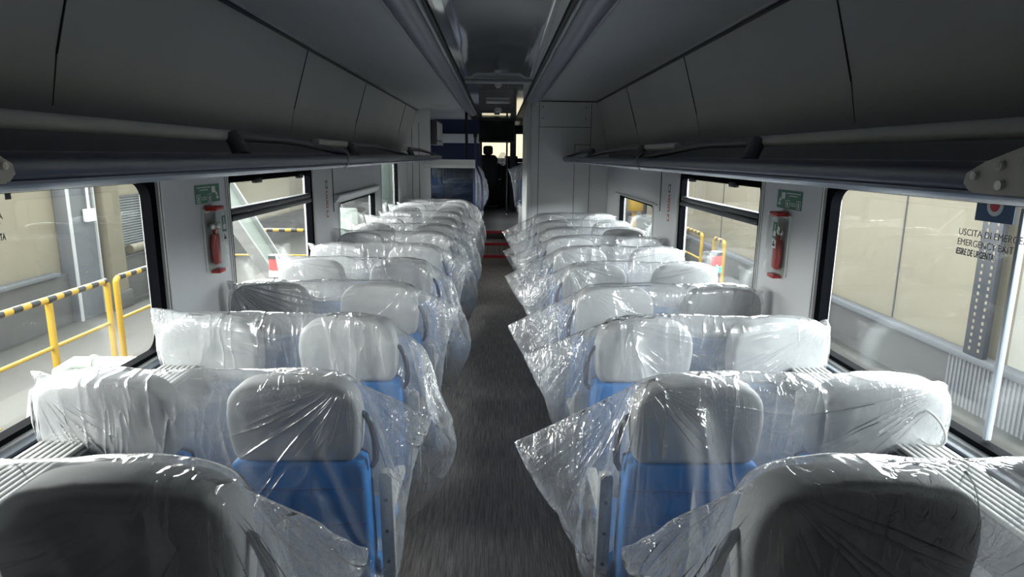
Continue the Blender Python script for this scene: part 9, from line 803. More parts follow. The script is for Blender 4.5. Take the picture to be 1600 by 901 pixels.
    gl = N.new('ShaderNodeBsdfGlossy'); gl.inputs['Roughness'].default_value = .16; gl.inputs[0].default_value = (1, 1, 1, 1); L.new(bp.outputs[0], gl.inputs['Normal'])
    fm = N.new('ShaderNodeMath'); fm.operation = 'MULTIPLY'; fm.inputs[1].default_value = 1.5; fm.use_clamp = True; L.new(schlick(nt, .06, bp.outputs[0]), fm.inputs[0])
    o = N.new('ShaderNodeMixShader'); L.new(fm.outputs[0], o.inputs[0]); L.new(mx.outputs[0], o.inputs[1]); L.new(gl.outputs[0], o.inputs[2])
    L.new(o.outputs[0], out.inputs[0])
    return m
M['film'] = film_mat('plastic_film')

# ------------------------------------------------------------------ setting: coach shell
W = 1.45; CH = 2.50; YB = -1.7; YR = 8.5; YL = 10.4; YE = 17.6
bm = BM(); box(bm, -1.5, 1.5, YB, 10.62, -.12, 0); struct('floor', bm, M['floor'])

bm = BM()
for s_ in (-1, 1): box(bm, s_*.36, s_*1.449, YB+.01, 1.58, .0, .137, .006)
struct('floor_podium', bm, M['floor'])
def wall(name, sgn, y0, y1, z0, z1, holes, mt, t=.08):
    """side wall slab between y0..y1 with rectangular holes (ya, yb, za, zb)"""
    bm = BM()
    ys = sorted({y0, y1, *[h[0] for h in holes], *[h[1] for h in holes]})
    for a, b in zip(ys[:-1], ys[1:]):
        hs = sorted([(h[2], h[3]) for h in holes if h[0] <= a+1e-6 and h[1] >= b-1e-6])
        z = z0
        for (za, zb) in hs:
            if za > z: box(bm, sgn*W, sgn*(W+t), a, b, z, za)
            z = max(z, zb)
        if z < z1: box(bm, sgn*W, sgn*(W+t), a, b, z, z1)
    return struct(name, bm, mt, smooth=False)
SILL = .94; WT = 1.70
HR = [(1.45, 2.83, SILL, WT), (3.50, 5.14, SILL, WT), (5.95, 7.65, SILL, 1.37), (11.4, 13.0, 1.20, 1.76)]
HL = [(1.45, 2.79, SILL, WT), (3.50, 5.12, SILL, WT), (5.92, 7.70, SILL, 1.37), (8.10, 9.50, SILL, 1.72), (11.4, 13.0, 1.20, 1.76)]
wall('wall_right', 1, YB, YE, 0, 1.80, HR, M['wall'])
wall('wall_left', -1, YB, YE, 0, 1.80, HL, M['wall'])
# upper walls, leaning in towards the ceiling
def quadslab(bm, prof, y0, y1):
    n = len(prof)
    A = [bm.verts.new((x, y0, z)) for x, z in prof]; B = [bm.verts.new((x, y1, z)) for x, z in prof]
    for k in range(n): bm.faces.new((A[k], A[(k+1) % n], B[(k+1) % n], B[k]))
    bm.faces.new(A[::-1]); bm.faces.new(B)
for s, nm, ye in ((1, 'wall_right_upper', YE), (-1, 'wall_left_upper', YE)):
    bm = BM(); quadslab(bm, [(s*1.45, 1.80), (s*1.53, 1.80), (s*1.40, 2.56), (s*1.27, 2.50), (s*1.385, 2.12)], YB, ye)
    struct(nm, bm, M['upper'], smooth=False)
# panel joints on the upper wall
def seam(s, y, k):
    bm = BM(); 
    quadslab(bm, [(s*1.384, 2.10), (s*1.39, 2.10), (s*1.276, 2.49), (s*1.268, 2.49)], y-.002, y+.002)
    quadslab(bm, [(s*1.448, 1.82), (s*1.46, 1.82), (s*1.39, 2.12), (s*1.382, 2.12)], y-.003, y+.003)
    struct('trim_%d' % k, bm, M['groove'], smooth=False)
tk = 20
for s, ys in ((-1, (2.15, 4.55, 6.5, 9.2)), (1, (2.6, 4.6, 6.6))):
    for y in ys: seam(s, y, tk); tk += 1
# ceiling: side panels, centre glossy panel, roof slab over all
bm = BM()
for s in (-1, 1): box(bm, s*.53, s*1.30, YB, YE, CH, CH+.03)
struct('ceiling', bm, M['ceil'], smooth=False)
bm = BM(); box(bm, -1.45, 1.45, YB, YE, CH+.07, CH+.12); struct('ceiling_roof', bm, M['trimdark'], smooth=False)
bm = BM(); pr = [(-.335, CH+.012), (-.26, CH+.012), (-.20, CH+.03), (.20, CH+.03), (.26, CH+.012), (.335, CH+.012), (.335, CH+.05), (-.335, CH+.05)]
quadslab(bm, pr, YB, 6.35); struct('ceiling_centre', bm, M['gloss'], angle=60)
bm = BM(); quadslab(bm, [(-.335, CH+.012), (.335, CH+.012), (.335, CH+.05), (-.335, CH+.05)], 6.40, YE); struct('ceiling_centre_far', bm, M['gloss'], smooth=False)
# grooves/trim lines
bm = BM()
for s in (-1, 1):
    box(bm, s*1.255, s*1.285, YB, YL if s < 0 else YR, CH-.022, CH-.004, .004)
struct('trim_1', bm, M['trimdark'])
bm = BM()
for s in (-1, 1): box(bm, s*1.235, s*1.25, YB, YL if s < 0 else YR, CH-.012, CH+.001, .003)
struct('trim_2', bm, M['trim'])
bm = BM()
for s in (-1, 1): box(bm, s*.342, s*.358, YB, YE, CH-.004, CH+.06)
struct('trim_3', bm, M['groove'], smooth=False)
# ceiling light troughs (off)
for s, side, yend in ((-1, 'left', 11.3), (1, 'right', YR)):
    root = empty('ceiling_light', (s*.445, 3, CH)); tag(root, 'long unlit translucent light strip running along the %s side of the ceiling' % side, 'ceiling light', 'ceiling light strips')
    bm = BM(); quadslab(bm, [(s*-.065, .0), (s*-.055, -.035), (s*.02, -.055), (s*.075, -.02), (s*.08, 0)], YB-3+.01, yend-3-.02)
    obj('diffuser', bm, mat('frosted_diffuser', (.38, .39, .45), .3, bump=.2, bscale=20), root, angle=60)
    bm = BM(); box(bm, s*.078, s*.092, YB-3, yend-3-.02, -.026, .0, .004); box(bm, s*-.085, s*-.068, YB-3, yend-3-.02, -.02, 0, .003)
    obj('trim_rail', bm, M['trim'], root)
# rear bulkhead behind the camera
bm = BM(); box(bm, -1.5, 1.5, YB-.08, YB, 0, 2.6); struct('wall_back', bm, M['endwall'])
# right bulkhead ahead, with panels
bm = BM(); box(bm, .40, 1.449, YR, 10.55, 0, CH); struct('wall_front_right', bm, M['endwall'], smooth=False)
bm = BM()
for z in (2.17,): box(bm, .53, 1.2, YR-.004, YR+.004, z-.003, z+.003)
for x in (.53, 1.00): box(bm, x-.003, x+.003, YR-.004, YR+.004, 0.2, CH if x < .6 else 1.95)
box(bm, 1.2, 1.206, YR-.004, YR+.004, 1.0, CH-.03)
box(bm, 1.0, 1.2, YR-.004, YR+.004, 1.947, 1.953)
box(bm, .42, 1.27, YR-.006, YR+.002, CH-.018, CH-.006)
struct('trim_4', bm, M['groove'], smooth=False)
bm = BM(); box(bm, .375, .43, YR-.03, YR+.10, 0, CH-.01, .012, 3); struct('trim_5', bm, M['alu'])
bm = BM()
for x in (.58, 1.13):
    for z in (2.28, 2.42): cyl(bm, (x, YR-.006, z), (x, YR+.004, z), .008, 10)
struct('trim_6', bm, M['trimdark'])
# left bulkhead: narrow full-height wall, cross beam, glass
bm = BM(); box(bm, -1.449, -1.07, YL, YL+.08, 0, CH); struct('wall_front_left', bm, M['endwall'], smooth=False)
bm = BM()
box(bm, -1.25, -1.244, YL-.004, YL+.004, .2, 2.3); box(bm, -1.36, -1.354, YL-.004, YL+.004, .2, 2.3)
struct('trim_7', bm, M['groove'], smooth=False)
part = empty('partition', (-.7, YL+.02, 0)); tag(part, 'low dark glass partition with grey top beam behind last left seat row', 'partition')
bm = BM(); box(bm, -.48, .34, -.03, .05, 1.60, 1.735, .008); obj('top_beam', bm, M['endwall'], part)
bm = BM(); box(bm, -.36, .31, -.004, .008, .60, 1.60); obj('glass_pane', bm, glass_mat('dark_glass', (.30, .33, .37), 1.3), part, smooth=False)
bm = BM(); box(bm, -.36, .33, -.03, .04, 0, .60, .006); obj('base_panel', bm, M['endwall'], part)
bm = BM(); box(bm, .31, .34, -.02, .035, .60, 1.60, .004); box(bm, -.37, -.355, -.02, .035, .60, 1.60, .003); obj('post', bm, M['purple'], part)

# upper deck with three steps
bm = BM()
box(bm, -1.45, 1.45, 11.20, YE, .36, .51); box(bm, -1.45, 1.45, 11.3, YE, -.1, .36)
struct('floor_upper', bm, mat('dark_deck_floor', (.055, .05, .05), .35, bump=.1, bscale=30), smooth=False)
steps = empty('steps', (0, 10.6, 0)); tag(steps, 'three dark steps with red edges at the far end of the aisle', 'steps')
for k, (y, z) in enumerate(((0, .17), (.3, .34), (.6, .51))):
    bm = BM(); box(bm, -.5, .36, y, y+.31 if k < 2 else y+.05, 0, z-.012); tr_ = obj('step', bm, M['floor'], steps, smooth=False)
    bm = BM(); box(bm, -.5, .36, y-.012, y+.05, z-.045, z, .004); obj('step_edge', bm, M['rednose'], tr_)
bm = BM(); box(bm, .362, .40, 10.552, 11.19, 0, 1.0, .01); box(bm, -.56, -.502, 10.56, 11.19, 0, .62, .01); struct('wall_stair_side', bm, M['trim'])

# far compartment walls
bm = BM(); box(bm, -1.45, -.36, 13.2, 13.26, .51, CH); box(bm, .62, 1.45, 13.9, 13.96, .51, CH); struct('wall_far', bm, mat('deep_blue_wall', (.018, .03, .085), .3))
bm = BM(); box(bm, -1.2, -.36, 13.1, 13.19, 2.04, 2.22, .01); struct('trim_8', bm, M['endwall'])
bm = BM(); box(bm, -.9, -.37, 15.4, 15.5, .51, CH); box(bm, .29, .43, 15.4, 15.5, .51, CH); box(bm, -.4, .6, 15.4, 15.5, 2.30, CH)
struct('wall_cab', bm, M['trimdark'])
# cab front with windscreen
bm = BM(); box(bm, -1.45, 1.45, YE-.08, YE, .51, 1.74); box(bm, -1.45, 1.45, YE-.08, YE, 2.40, CH); box(bm, -1.45, -.9, YE-.08, YE, 1.74, 2.40); box(bm, .95, 1.45, YE-.08, YE, 1.74, 2.40)
struct('wall_front', bm, M['black'])
ws = empty('window_9', (0, YE-.04, 2.07)); ws['kind'] = 'structure'
bm = BM(); box(bm, -.9, .95, -.005, .005, -.33, .33); obj('pane', bm, M['glass'], ws, smooth=False)

# ------------------------------------------------------------------ windows
def window(n, s, y0, y1, z0, z1, hopper=False, split=None, corner=.07):
    root = empty('window_%d' % n, (s*W, (y0+y1)/2, (z0+z1)/2)); root['kind'] = 'structure'
    w = y1-y0; h = z1-z0
    def ring(ow, oh, iw, ih, r, xa, xb, mt, name):
        bm = BM(); O = rrect(ow, oh, .012, 6); I = rrect(iw, ih, r, 6)
        vo = [[bm.verts.new((x, p[0], p[1])) for p in O] for x in (xa, xb)]
        vi = [[bm.verts.new((x, p[0], p[1])) for p in I] for x in (xa, xb)]
        m = len(O)
        for k in range(m):
            j = (k+1) % m
            bm.faces.new((vo[0][k], vo[0][j], vi[0][j], vi[0][k])); bm.faces.new((vo[1][k], vo[1][j], vi[1][j], vi[1][k]))
            bm.faces.new((vi[0][k], vi[0][j], vi[1][j], vi[1][k])); bm.faces.new((vo[0][k], vo[0][j], vo[1][j], vo[1][k]))
        return obj(name, bm, mt, root, angle=40)
    ring(w+.046, h+.046, w+.026, h+.026, .04, -s*.006, -s*.0005, M['alu'], 'inner_trim')
    ring(w+.026, h+.026, w+.008, h+.008, .035, -s*.004, -s*.0005, M['seal'], 'trim_gap')
    ring(w+.008, h+.008, w-.014, h-.014, .03, -s*.007, s*.012, M['alu'], 'inner_trim')
    ring(w-.006, h-.006, w-.10, h-.05, corner, s*.006, s*.05, M['seal'], 'seal')
    bm = BM(); box(bm, s*.036, s*.042, -w/2+.05, w/2-.05, -h/2+.02, h/2-.02); obj('pane', bm, M['glass'], root, smooth=False)
    if hopper:
        zc = 1.465-(z0+z1)/2
        bm = BM(); box(bm, s*.0, s*.055, -w/2+.05, w/2-.05, zc-.035, zc-.002, .006); box(bm, s*.006, s*.055, -w/2+.05, w/2-.05, zc+.002, zc+.035, .006); obj('hopper_bar', bm, M['sealgrey'], root)
        bm = BM(); box(bm, s*.0, s*.055, -w/2+.05, w/2-.05, h/2-.06, h/2-.028, .004)
        obj('hopper_rail', bm, M['seal'], root)
        bm = BM()
        for yy in (-w*.22, w*.3): box(bm, s*-.012, s*.02, yy-.05, yy+.05, h/2-.075, h/2-.045, .005)
        obj('latch', bm, M['black'], root)
    if split is not None:
        bm = BM(); ys = split-(y0+y1)/2
        box(bm, s*.03, s*.05, ys-.007, ys+.007, -h/2+.03, h/2-.03, .003)
        obj('joint', bm, mat('pale_joint', (.42, .47, .52), .3), root)
    return root
window(1, -1, *HL[0]); window(2, -1, *HL[1], hopper=True); window(3, -1, *HL[2]); window(4, -1, *HL[3])
window(5, 1, *HR[0], split=1.78); window(6, 1, *HR[1], hopper=True); window(7, 1, *HR[2]); window(8, -1, *HL[4]); window(10, 1, *HR[3])  # upper-deck pair is mostly unseen, added to light the far seats
# sill ledges with air grille
for s, k in ((-1, 9), (1, 10)):
    yend = 9.6 if s < 0 else 8.45
    bm = BM(); box(bm, s*1.22, s*1.4495, YB+.01, yend, .80, SILL-.012, .004); struct('trim_%d' % k, bm, M['sealgrey'])
    g = empty('sill_grille', (s*1.33, 0, SILL-.012)); tag(g, 'pale slatted air grille on the window ledge of the %s wall' % ('left' if s < 0 else 'right'), 'grille', 'window ledge grilles')
    bm = BM()
    for i in range(7): x = -.085+i*.0215; box(bm, s*x-.0065, s*x+.0065, YB+.05, yend-.05, .0, .012, .002)
    obj('slats', bm, mat('grille_grey', (.42, .42, .41), .45), g)
    bm = BM(); box(bm, s*.075, s*.116, YB+.05, yend-.05, 0, .011, .002); obj('edge_strip', bm, mat('slate_strip', (.09, .11, .14), .4), g)
# wall details: recessed panel joints above window 3, left visor
bm = BM(); box(bm, -1.452, -1.446, 5.72, 5.735, 1.30, 1.80); box(bm, 1.446, 1.452, 5.70, 5.715, 1.33, 1.80); struct('trim_11', bm, M['groove'], smooth=False)
bm = BM(); quadslab(bm, [(-1.449, 1.375), (-1.44, 1.375), (-1.40, 1.43), (-1.40, 1.445), (-1.449, 1.445)], 5.75, 7.75); struct('trim_12', bm, mat('visor_pale', (.62, .63, .66), .4), smooth=False)
bm = BM(); box(bm, 1.435, 1.4495, 5.8, 7.85, 1.37, 1.385, .002); struct('trim_13', bm, M['trim'])

# ------------------------------------------------------------------ luggage racks
def rack(s):
    yend = 8.45 if s > 0 else 9.9
    side = 'left' if s < 0 else 'right'
    root = empty('luggage_rack', (s*1.1, 0, 1.746)); tag(root, 'overhead luggage rack with dark shelf and rail along the %s wall' % side, 'luggage rack', 'overhead luggage racks')
    X = lambda x: s*(x-1.1)
    bm = BM(); box(bm, min(X(.92), X(1.448)), max(X(.92), X(1.448)), YB+.02, yend, .012, .04, .004); obj('shelf', bm, M['rackshelf'], root)
    bm = BM(); quadslab(bm, [(X(.93), .050), (X(.865), .052), (X(.845), .042), (X(.843), .012), (X(.853), .002), (X(.93), .004)], YB+.02, yend); obj('front_edge', bm, M['navy'], root, angle=50)
    bm = BM(); quadslab(bm, [(X(.853), .001), (X(.850), -.006), (X(.862), -.018), (X(.895), -.022), (X(.93), -.012), (X(.93), .003)], YB+.02, yend)
    obj('edge_strip', bm, mat('film_wrapped_aluminium', (.38, .42, .50), .22, metal=.3, bump=.8, bscale=14, stretch=(1, .35, 1)), root, angle=60)
    # rails and end loops
    ends = [(YB+.1, 2.52), (3.7, 4.5)] if s > 0 else [(YB+.1, 2.52), (3.7, 4.45), (6.8, 7.35)]
    loops = [(2.46, 3.95), (4.45, 6.6), (6.8, yend-.02)] if s > 0 else [(2.46, 3.95), (4.4, 6.6), (7.3, yend-.02)]
    for a, b in ends:
        bm = BM(); cyl(bm, (X(1.02), a, .118), (X(1.02), b, .118), .021, 14); obj('rail', bm, M['rail'], root)
    for (a, b) in loops:
        bm = BM(); L = b-a
        pts = [(X(.955), a, .045), (X(.975), a+.01, .085), (X(1.0), a+.03, .112), (X(1.01), a+.1, .120), (X(1.01), a+L*.45, .118), (X(1.0), a+L*.6, .108), (X(.96), a+L*.8, .082), (X(.90), a+L*.95, .054), (X(.875), b, .042)]
        tube(bm, pts, [.03, .028, .024, .022, .02, .018, .015, .013, .012], 10)
        tube(bm, [(X(1.0), a+.03, .12), (X(.97), a+.02, .08), (X(.945), a+.01, .03)], [.03, .026, .03], 10)
        obj('end_loop', bm, M['rack'], root)
    # cast bracket near the camera
    yb0 = 1.16
    bm = BM(); pts = [(-.0, .012), (-.02, -.002), (-.30, -.002), (-.34, .10), (-.36, .15), (-.28, .125), (-.05, .052), (-.006, .036)]
    A = [bm.verts.new((X(.842), yb0+p[0], p[1])) for p in pts]; B = [bm.verts.new((X(.862), yb0+p[0], p[1])) for p in pts]
    n = len(pts)
    for k in range(n): bm.faces.new((A[k], A[(k+1) % n], B[(k+1) % n], B[k]))
    bm.faces.new(A); bm.faces.new(B[::-1])
    bmesh.ops.bevel(bm, geom=bm.edges[:], offset=.005, segments=2, affect='EDGES')
    br = obj('end_bracket', bm, M['beige'], root)
    for (dy, dz, r) in ((-.035, .028, .007), (-.09, .046, .008), (-.095, .014, .008)):
        bm = BM(); cyl(bm, (X(.842), yb0+dy, dz), (X(.835), yb0+dy, dz), r, 14); cyl(bm, (X(.835), yb0+dy, dz), (X(.8345), yb0+dy, dz), r*.5, 6); obj('bolt', bm, M['steel'], br)
    # cable tie loop
    bm = BM(); yy = 3.72 if s < 0 else 3.95
    tube(bm, [(X(.93), yy, .08), (X(.88), yy, .085), (X(.842), yy-.01, .05), (X(.842), yy-.02, 0), (X(.87), yy-.01, -.025)], .0035, 8)
    obj('cable_tie', bm, mat('clear_tie', (.4, .4, .42), .3), root)
rack(-1); rack(1)

# ------------------------------------------------------------------ pillar fittings
def hammer_box(s, y, z, label):
    """transparent emergency hammer box on the wall pillar; s = side"""
    root = empty('hammer_box', (s*W, y, z)); tag(root, label, 'emergency hammer', 'emergency hammer boxes')
    F = lambda a: -s*a      # into the coach
    bm = BM(); box(bm, *sorted((F(0.001), F(.008))), -.075, .075, -.155, .155, .003); obj('back_plate', bm, M['white'], root)
    bm = BM(); box(bm, *sorted((F(.008), F(.060))), -.072, .072, -.15, .15, .012, 3); obj('clear_cover', bm, M['clear'], root)
    bm = BM(); box(bm, *sorted((F(.004), F(.064))), -.045, .045, .148, .170, .005); obj('top_clip', bm, M['red'], root)
    bm = BM(); box(bm, *sorted((F(.004), F(.05))), -.03, .045, -.168, -.148, .005); obj('bottom_clip', bm, M['red'], root)
    bm = BM(); cyl(bm, (F(.03), -.01*s, -.12), (F(.03), .0, .06), .013, 12); box(bm, *sorted((F(.012), F(.045))), -.03, .02, -.12, .03, .012, 3)
    tube(bm, [(F(.03), -.03, .03), (F(.03), -.045, -.03), (F(.03), -.04, -.09), (F(.03), -.02, -.118)], .009, 8)
    h = obj('hammer', bm, M['red'], root)
    bm = BM(); box(bm, *sorted((F(.022), F(.038))), -.05, .05, .055, .085, .004); obj('hammer_head', bm, M['steel'], h)
    q = -1 if s > 0 else 1
    bm = BM(); box(bm, *sorted((F(.0605), F(.0615))), *sorted((q*.012, q*.055)), .04, .12); lb = obj('sticker', bm, M['green'], root, smooth=False)
    bm = BM(); box(bm, *sorted((F(.0616), F(.0622))), *sorted((q*.02, q*.047)), .05, .075); box(bm, *sorted((F(.0616), F(.0622))), *sorted((q*.03, q*.036)), .075, .11); obj('pictogram', bm, M['white'], lb, smooth=False)
    bm = BM(); box(bm, *sorted((F(.0605), F(.0615))), *sorted((q*.012, q*.055)), -.01, .032); l2 = obj('label_plate', bm, M['white'], root, smooth=False)
    bm = BM(); box(bm, *sorted((F(.0616), F(.0622))), *sorted((q*.02, q*.048)), .0, .012); box(bm, *sorted((F(.0616), F(.0622))), *sorted((q*.026, q*.036)), .012, .026); obj('pictogram', bm, M['print'], l2, smooth=False)
hammer_box(-1, 3.25, 1.37, 'clear box with red hammer and red clips on the left wall pillar')
hammer_box(1, 3.20, 1.37, 'clear box with red hammer and red clips on the right wall pillar')
def green_sign(s, y, z, label):
    root = empty('evacuation_sign', (s*W, y, z)); tag(root, label, 'sign', 'green evacuation signs')
    F = lambda a: -s*a
    R = lambda a: s*-a if False else (a if s < 0 else -a)   # reading direction along y
    bm = BM(); box(bm, *sorted((F(.0005), F(.003))), -.135, .135, -.045, .045, .001); obj('plate', bm, M['green'], root, smooth=False)
    bm = BM()
    def bx(u0, u1, v0, v1): box(bm, *sorted((F(.003), F(.0038))), *sorted((R(u0), R(u1))), v0, v1)
    q = 1 if s < 0 else -1    # pictograms sit on the side away from the camera on the left wall, towards... mirrored layouts
    for k, (a, b) in enumerate(((-.12, .03), (-.09, .0))): bx(a, b, .030-k*.012, .034-k*.012) if s < 0 else bx(-b, -a, .030-k*.012, .034-k*.012)
    def fr(u0, u1, v0, v1):
        bx(u0, u1, v1-.003, v1); bx(u0, u1, v0, v0+.003); bx(u0, u0+.003, v0, v1); bx(u1-.003, u1, v0, v1)
    sg = 1 if s < 0 else -1
    def S(u0, u1): return (u0, u1) if sg > 0 else (-u1, -u0)
    bx(*S(.045, .085), .002, .034); bx(*S(.085, .10), -.008, .008); bx(*S(.09, .12), -.030, -.018); bx(*S(.10, .11), -.02, .0)
    fr(*S(-.125, -.085), -.040, .0); fr(*S(-.01, .035), -.040, -.002)
    bx(*S(-.11, -.10), -.034, -.01); bx(*S(.008, .022), -.034, -.012); bx(*S(-.075, -.02), -.018, -.014); bx(*S(-.075, -.02), -.028, -.024)
    obj('pictogram', bm, M['white'], root, smooth=False)
green_sign(-1, 3.26, 1.60, 'green evacuation sign above the hammer box on the left pillar')
green_sign(1, 3.17, 1.60, 'green evacuation sign above the hammer box on the right pillar')
def stickers(s, y, label):
    root = empty('sticker_column', (s*W, y, 1.38)); tag(root, label, 'sticker', 'safety sticker columns')
    F = lambda a: -s*a
    a = -s
    bm = BM(); box(bm, *sorted((F(.0004), F(.002))), -.03, .03, .13, .20); g = obj('green_sticker', bm, M['green'], root, smooth=False)
    bm = BM(); box(bm, *sorted((F(.002), F(.0026))), -.018, .004, .145, .185); box(bm, *sorted((F(.002), F(.0026))), .008, .02, .16, .175); obj('pictogram', bm, M['white'], g, smooth=False)
    for z0, z1 in ((.07, .115), (.02, .065), (-.03, .015), (-.11, -.05)):
        bm = BM(); box(bm, *sorted((F(.0004), F(.002))), -.028, .028, z0, z1); r = obj('red_sticker', bm, M['red'], root, smooth=False)
        bm = BM(); box(bm, *sorted((F(.002), F(.0026))), -.016, .016, z0+.012, z1-.02); box(bm, *sorted((F(.002), F(.0026))), -.004, .012, z1-.016, z1-.008); obj('pictogram', bm, M['white'], r, smooth=False)
stickers(-1, 5.52, 'column of small green and red safety stickers on the left wall')
stickers(1, 5.42, 'column of small green and red safety stickers on the right wall')

# writing on the windows
def text(s, body, y, z, size, align, parent, name, sx=1.0, bold=0.0):
    cu = bpy.data.curves.new(name, 'FONT'); cu.body = body; cu.size = size; cu.align_x = align; cu.extrude = .0004; cu.offset = bold; cu.resolution_u = 3
    o = bpy.data.objects.new(name, cu); COL.objects.link(o)
    bpy.context.view_layer.update()
    me = bpy.data.meshes.new_from_object(o.evaluated_get(bpy.context.evaluated_depsgraph_get()))
    bpy.data.objects.remove(o)
    o = bpy.data.objects.new(name, me); COL.objects.link(o); me.materials.clear(); me.materials.append(M['print'])
    o.rotation_euler = (PI/2, 0, PI/2 if s < 0 else -PI/2); o.scale = (sx, 1, 1)
    o.location = (0, y, z); o.parent = parent
    return o
def decal(s, y, z, label):
    root = empty('window_sticker', (s*(W+.034), y, z)); tag(root, label, 'sticker', 'blue window stickers')
    F = lambda a: -s*a
    bm = BM(); box(bm, *sorted((F(.0), F(.001))), -.075, .075, -.042, .042); pl = obj('blue_plate', bm, M['bluesign'], root, smooth=False)
    bm = BM(); tube(bm, [(F(.001), 0, .008), (F(.0018), 0, .008)], .032, 28); d = obj('white_disc', bm, M['white'], root, smooth=False)
    bm = BM(); tube(bm, [(F(.0019), 0, .008), (F(.0026), 0, .008)], .019, 24); obj('red_dot', bm, M['pink'], d, smooth=False)
    return root
decal(-1, 1.80, 1.665, 'blue sticker with red dot on the left window glass')
decal(1, 1.885, 1.662, 'blue sticker with red dot on the right window glass')
def decal_text(s, y, z, label, align):
    t = empty('window_text', (s*(W+.033), y, z)); tag(t, label, 'sticker', 'emergency exit texts')
    text(s, 'USCITA DI EMERGENZA', 0, .024, .030, align, t, 'text_line')
    text(s, 'EMERGENCY EXIT', -.012*-s if s < 0 else 0, -.008, .030, align, t, 'text_line', .95)
    text(s, 'IESIRE DE URGENTA', 0, -.038, .029, align, t, 'text_line', .62, .0008)
decal_text(-1, 1.955, 1.575, 'black emergency exit lettering on the left window glass', 'RIGHT')
decal_text(1, 2.02, 1.545, 'black emergency exit lettering on the right window glass', 'LEFT')
bm = BM(); box(bm, -1.4835, -1.4825, 1.975, 2.0, 1.655, 1.70); o = obj('serial_sticker', bm, M['sealgrey'], None, smooth=False); tag(o, 'tiny dark grey sticker beside the blue sticker on left window', 'sticker')

# ------------------------------------------------------------------ seats
def make_pair():
    root = empty('double_seat', (0, 0, 0))
    for cx in (-SX, SX):
        hb = obj('headrest', headrest_bm(cx), M['head'], root, angle=70)
        bm = back_bm(cx); bk = obj('backrest', bm, M['blue'], root, angle=60)
        bm = BM()
        for z in (.52, .66, .79):
            yy = LEAN*(z-1.16)-.001
            tube(bm, [(cx-.205, yy+.004, z), (cx, yy-.001, z), (cx+.205, yy+.004, z)], .0022, 6)
        obj('seam', bm, mat('blue_seam', (.012, .09, .30), .8) if cx < 0 else bpy.data.materials['blue_seam'], bk)
        obj('cushion', cushion_bm(cx), M['blue'], root)
    # aisle side frame bar with three screws
    bm = BM(); quadslab2(bm)
    fr = obj('side_frame', bm, M['seatgrey'], root, angle=50)
    for z in (.46, .58, .70):
        bm = BM(); cyl(bm, (-.540, .128+LEAN*(z-.8)*.8-.012, z), (-.540, .128+LEAN*(z-.8)*.8+.004, z), .007, 10); obj('screw', bm, M['black'], fr)
    bm = BM(); box(bm, -.553, -.513, .16, .50, .60, .64, .014, 3); obj('armrest', bm, M['seatgrey'], root)
    # grab handle by the headrest
    bm = BM(); pts = [(-.478, .07, 1.035), (-.496, .07, 1.025), (-.512, .07, .995), (-.521, .075, .95), (-.523, .08, .905), (-.519, .09, .865), (-.505, .10, .835)]
    tube(bm, pts, [.009, .010, .011, .012, .012, .011, .009], 12); obj('grab_handle', bm, M['seatdark'], root, angle=80)
    # side of the backrest shell, pedestal
    bm = BM()
    for cx in (-SX, SX): slab(bm, [(p[0]*1.0, p[1]) for p in back_outline(cx)], .085, .118, e=.012, lean=LEAN, zref=1.16)
    obj('shell', bm, M['seatdark'], root)
    bm = BM(); box(bm, -.50, .50, .18, .52, .30, .355, .01); box(bm, -.20, .30, .22, .48, .022, .30, .02); box(bm, .30, .54, .25, .45, .22, .30, .01); obj('pedestal', bm, M['trimdark'], root)
    return root
def quadslab2(bm):
    # bent bar from z .37 to .80, following the lean
    pts = [(.37, .0), (.385, -.012), (.80, -.012), (.81, 0), (.80, .03), (.385, .03)]
    o = [(-.562, 0), (-.520, 0)]
    prof = rrect(.042, .43, .014, 5, -.541, .585)
    vs0 = []; vs1 = []
    for (x, z) in prof:
        y = .128+LEAN*(z-.8)*.8
        vs0.append(bm.verts.new((x, y-.010, z))); vs1.append(bm.verts.new((x, y+.03, z)))
    n = len(prof)
    for k in range(n): bm.faces.new((vs0[k], vs0[(k+1) % n], vs1[(k+1) % n], vs1[k]))
    bm.faces.new(vs0); bm.faces.new(vs1[::-1])
    bmesh.ops.bevel(bm, geom=[e for e in bm.edges if len(e.link_faces) == 2 and any(len(f.verts) > 4 for f in e.link_faces)], offset=.005, segments=2, affect='EDGES')

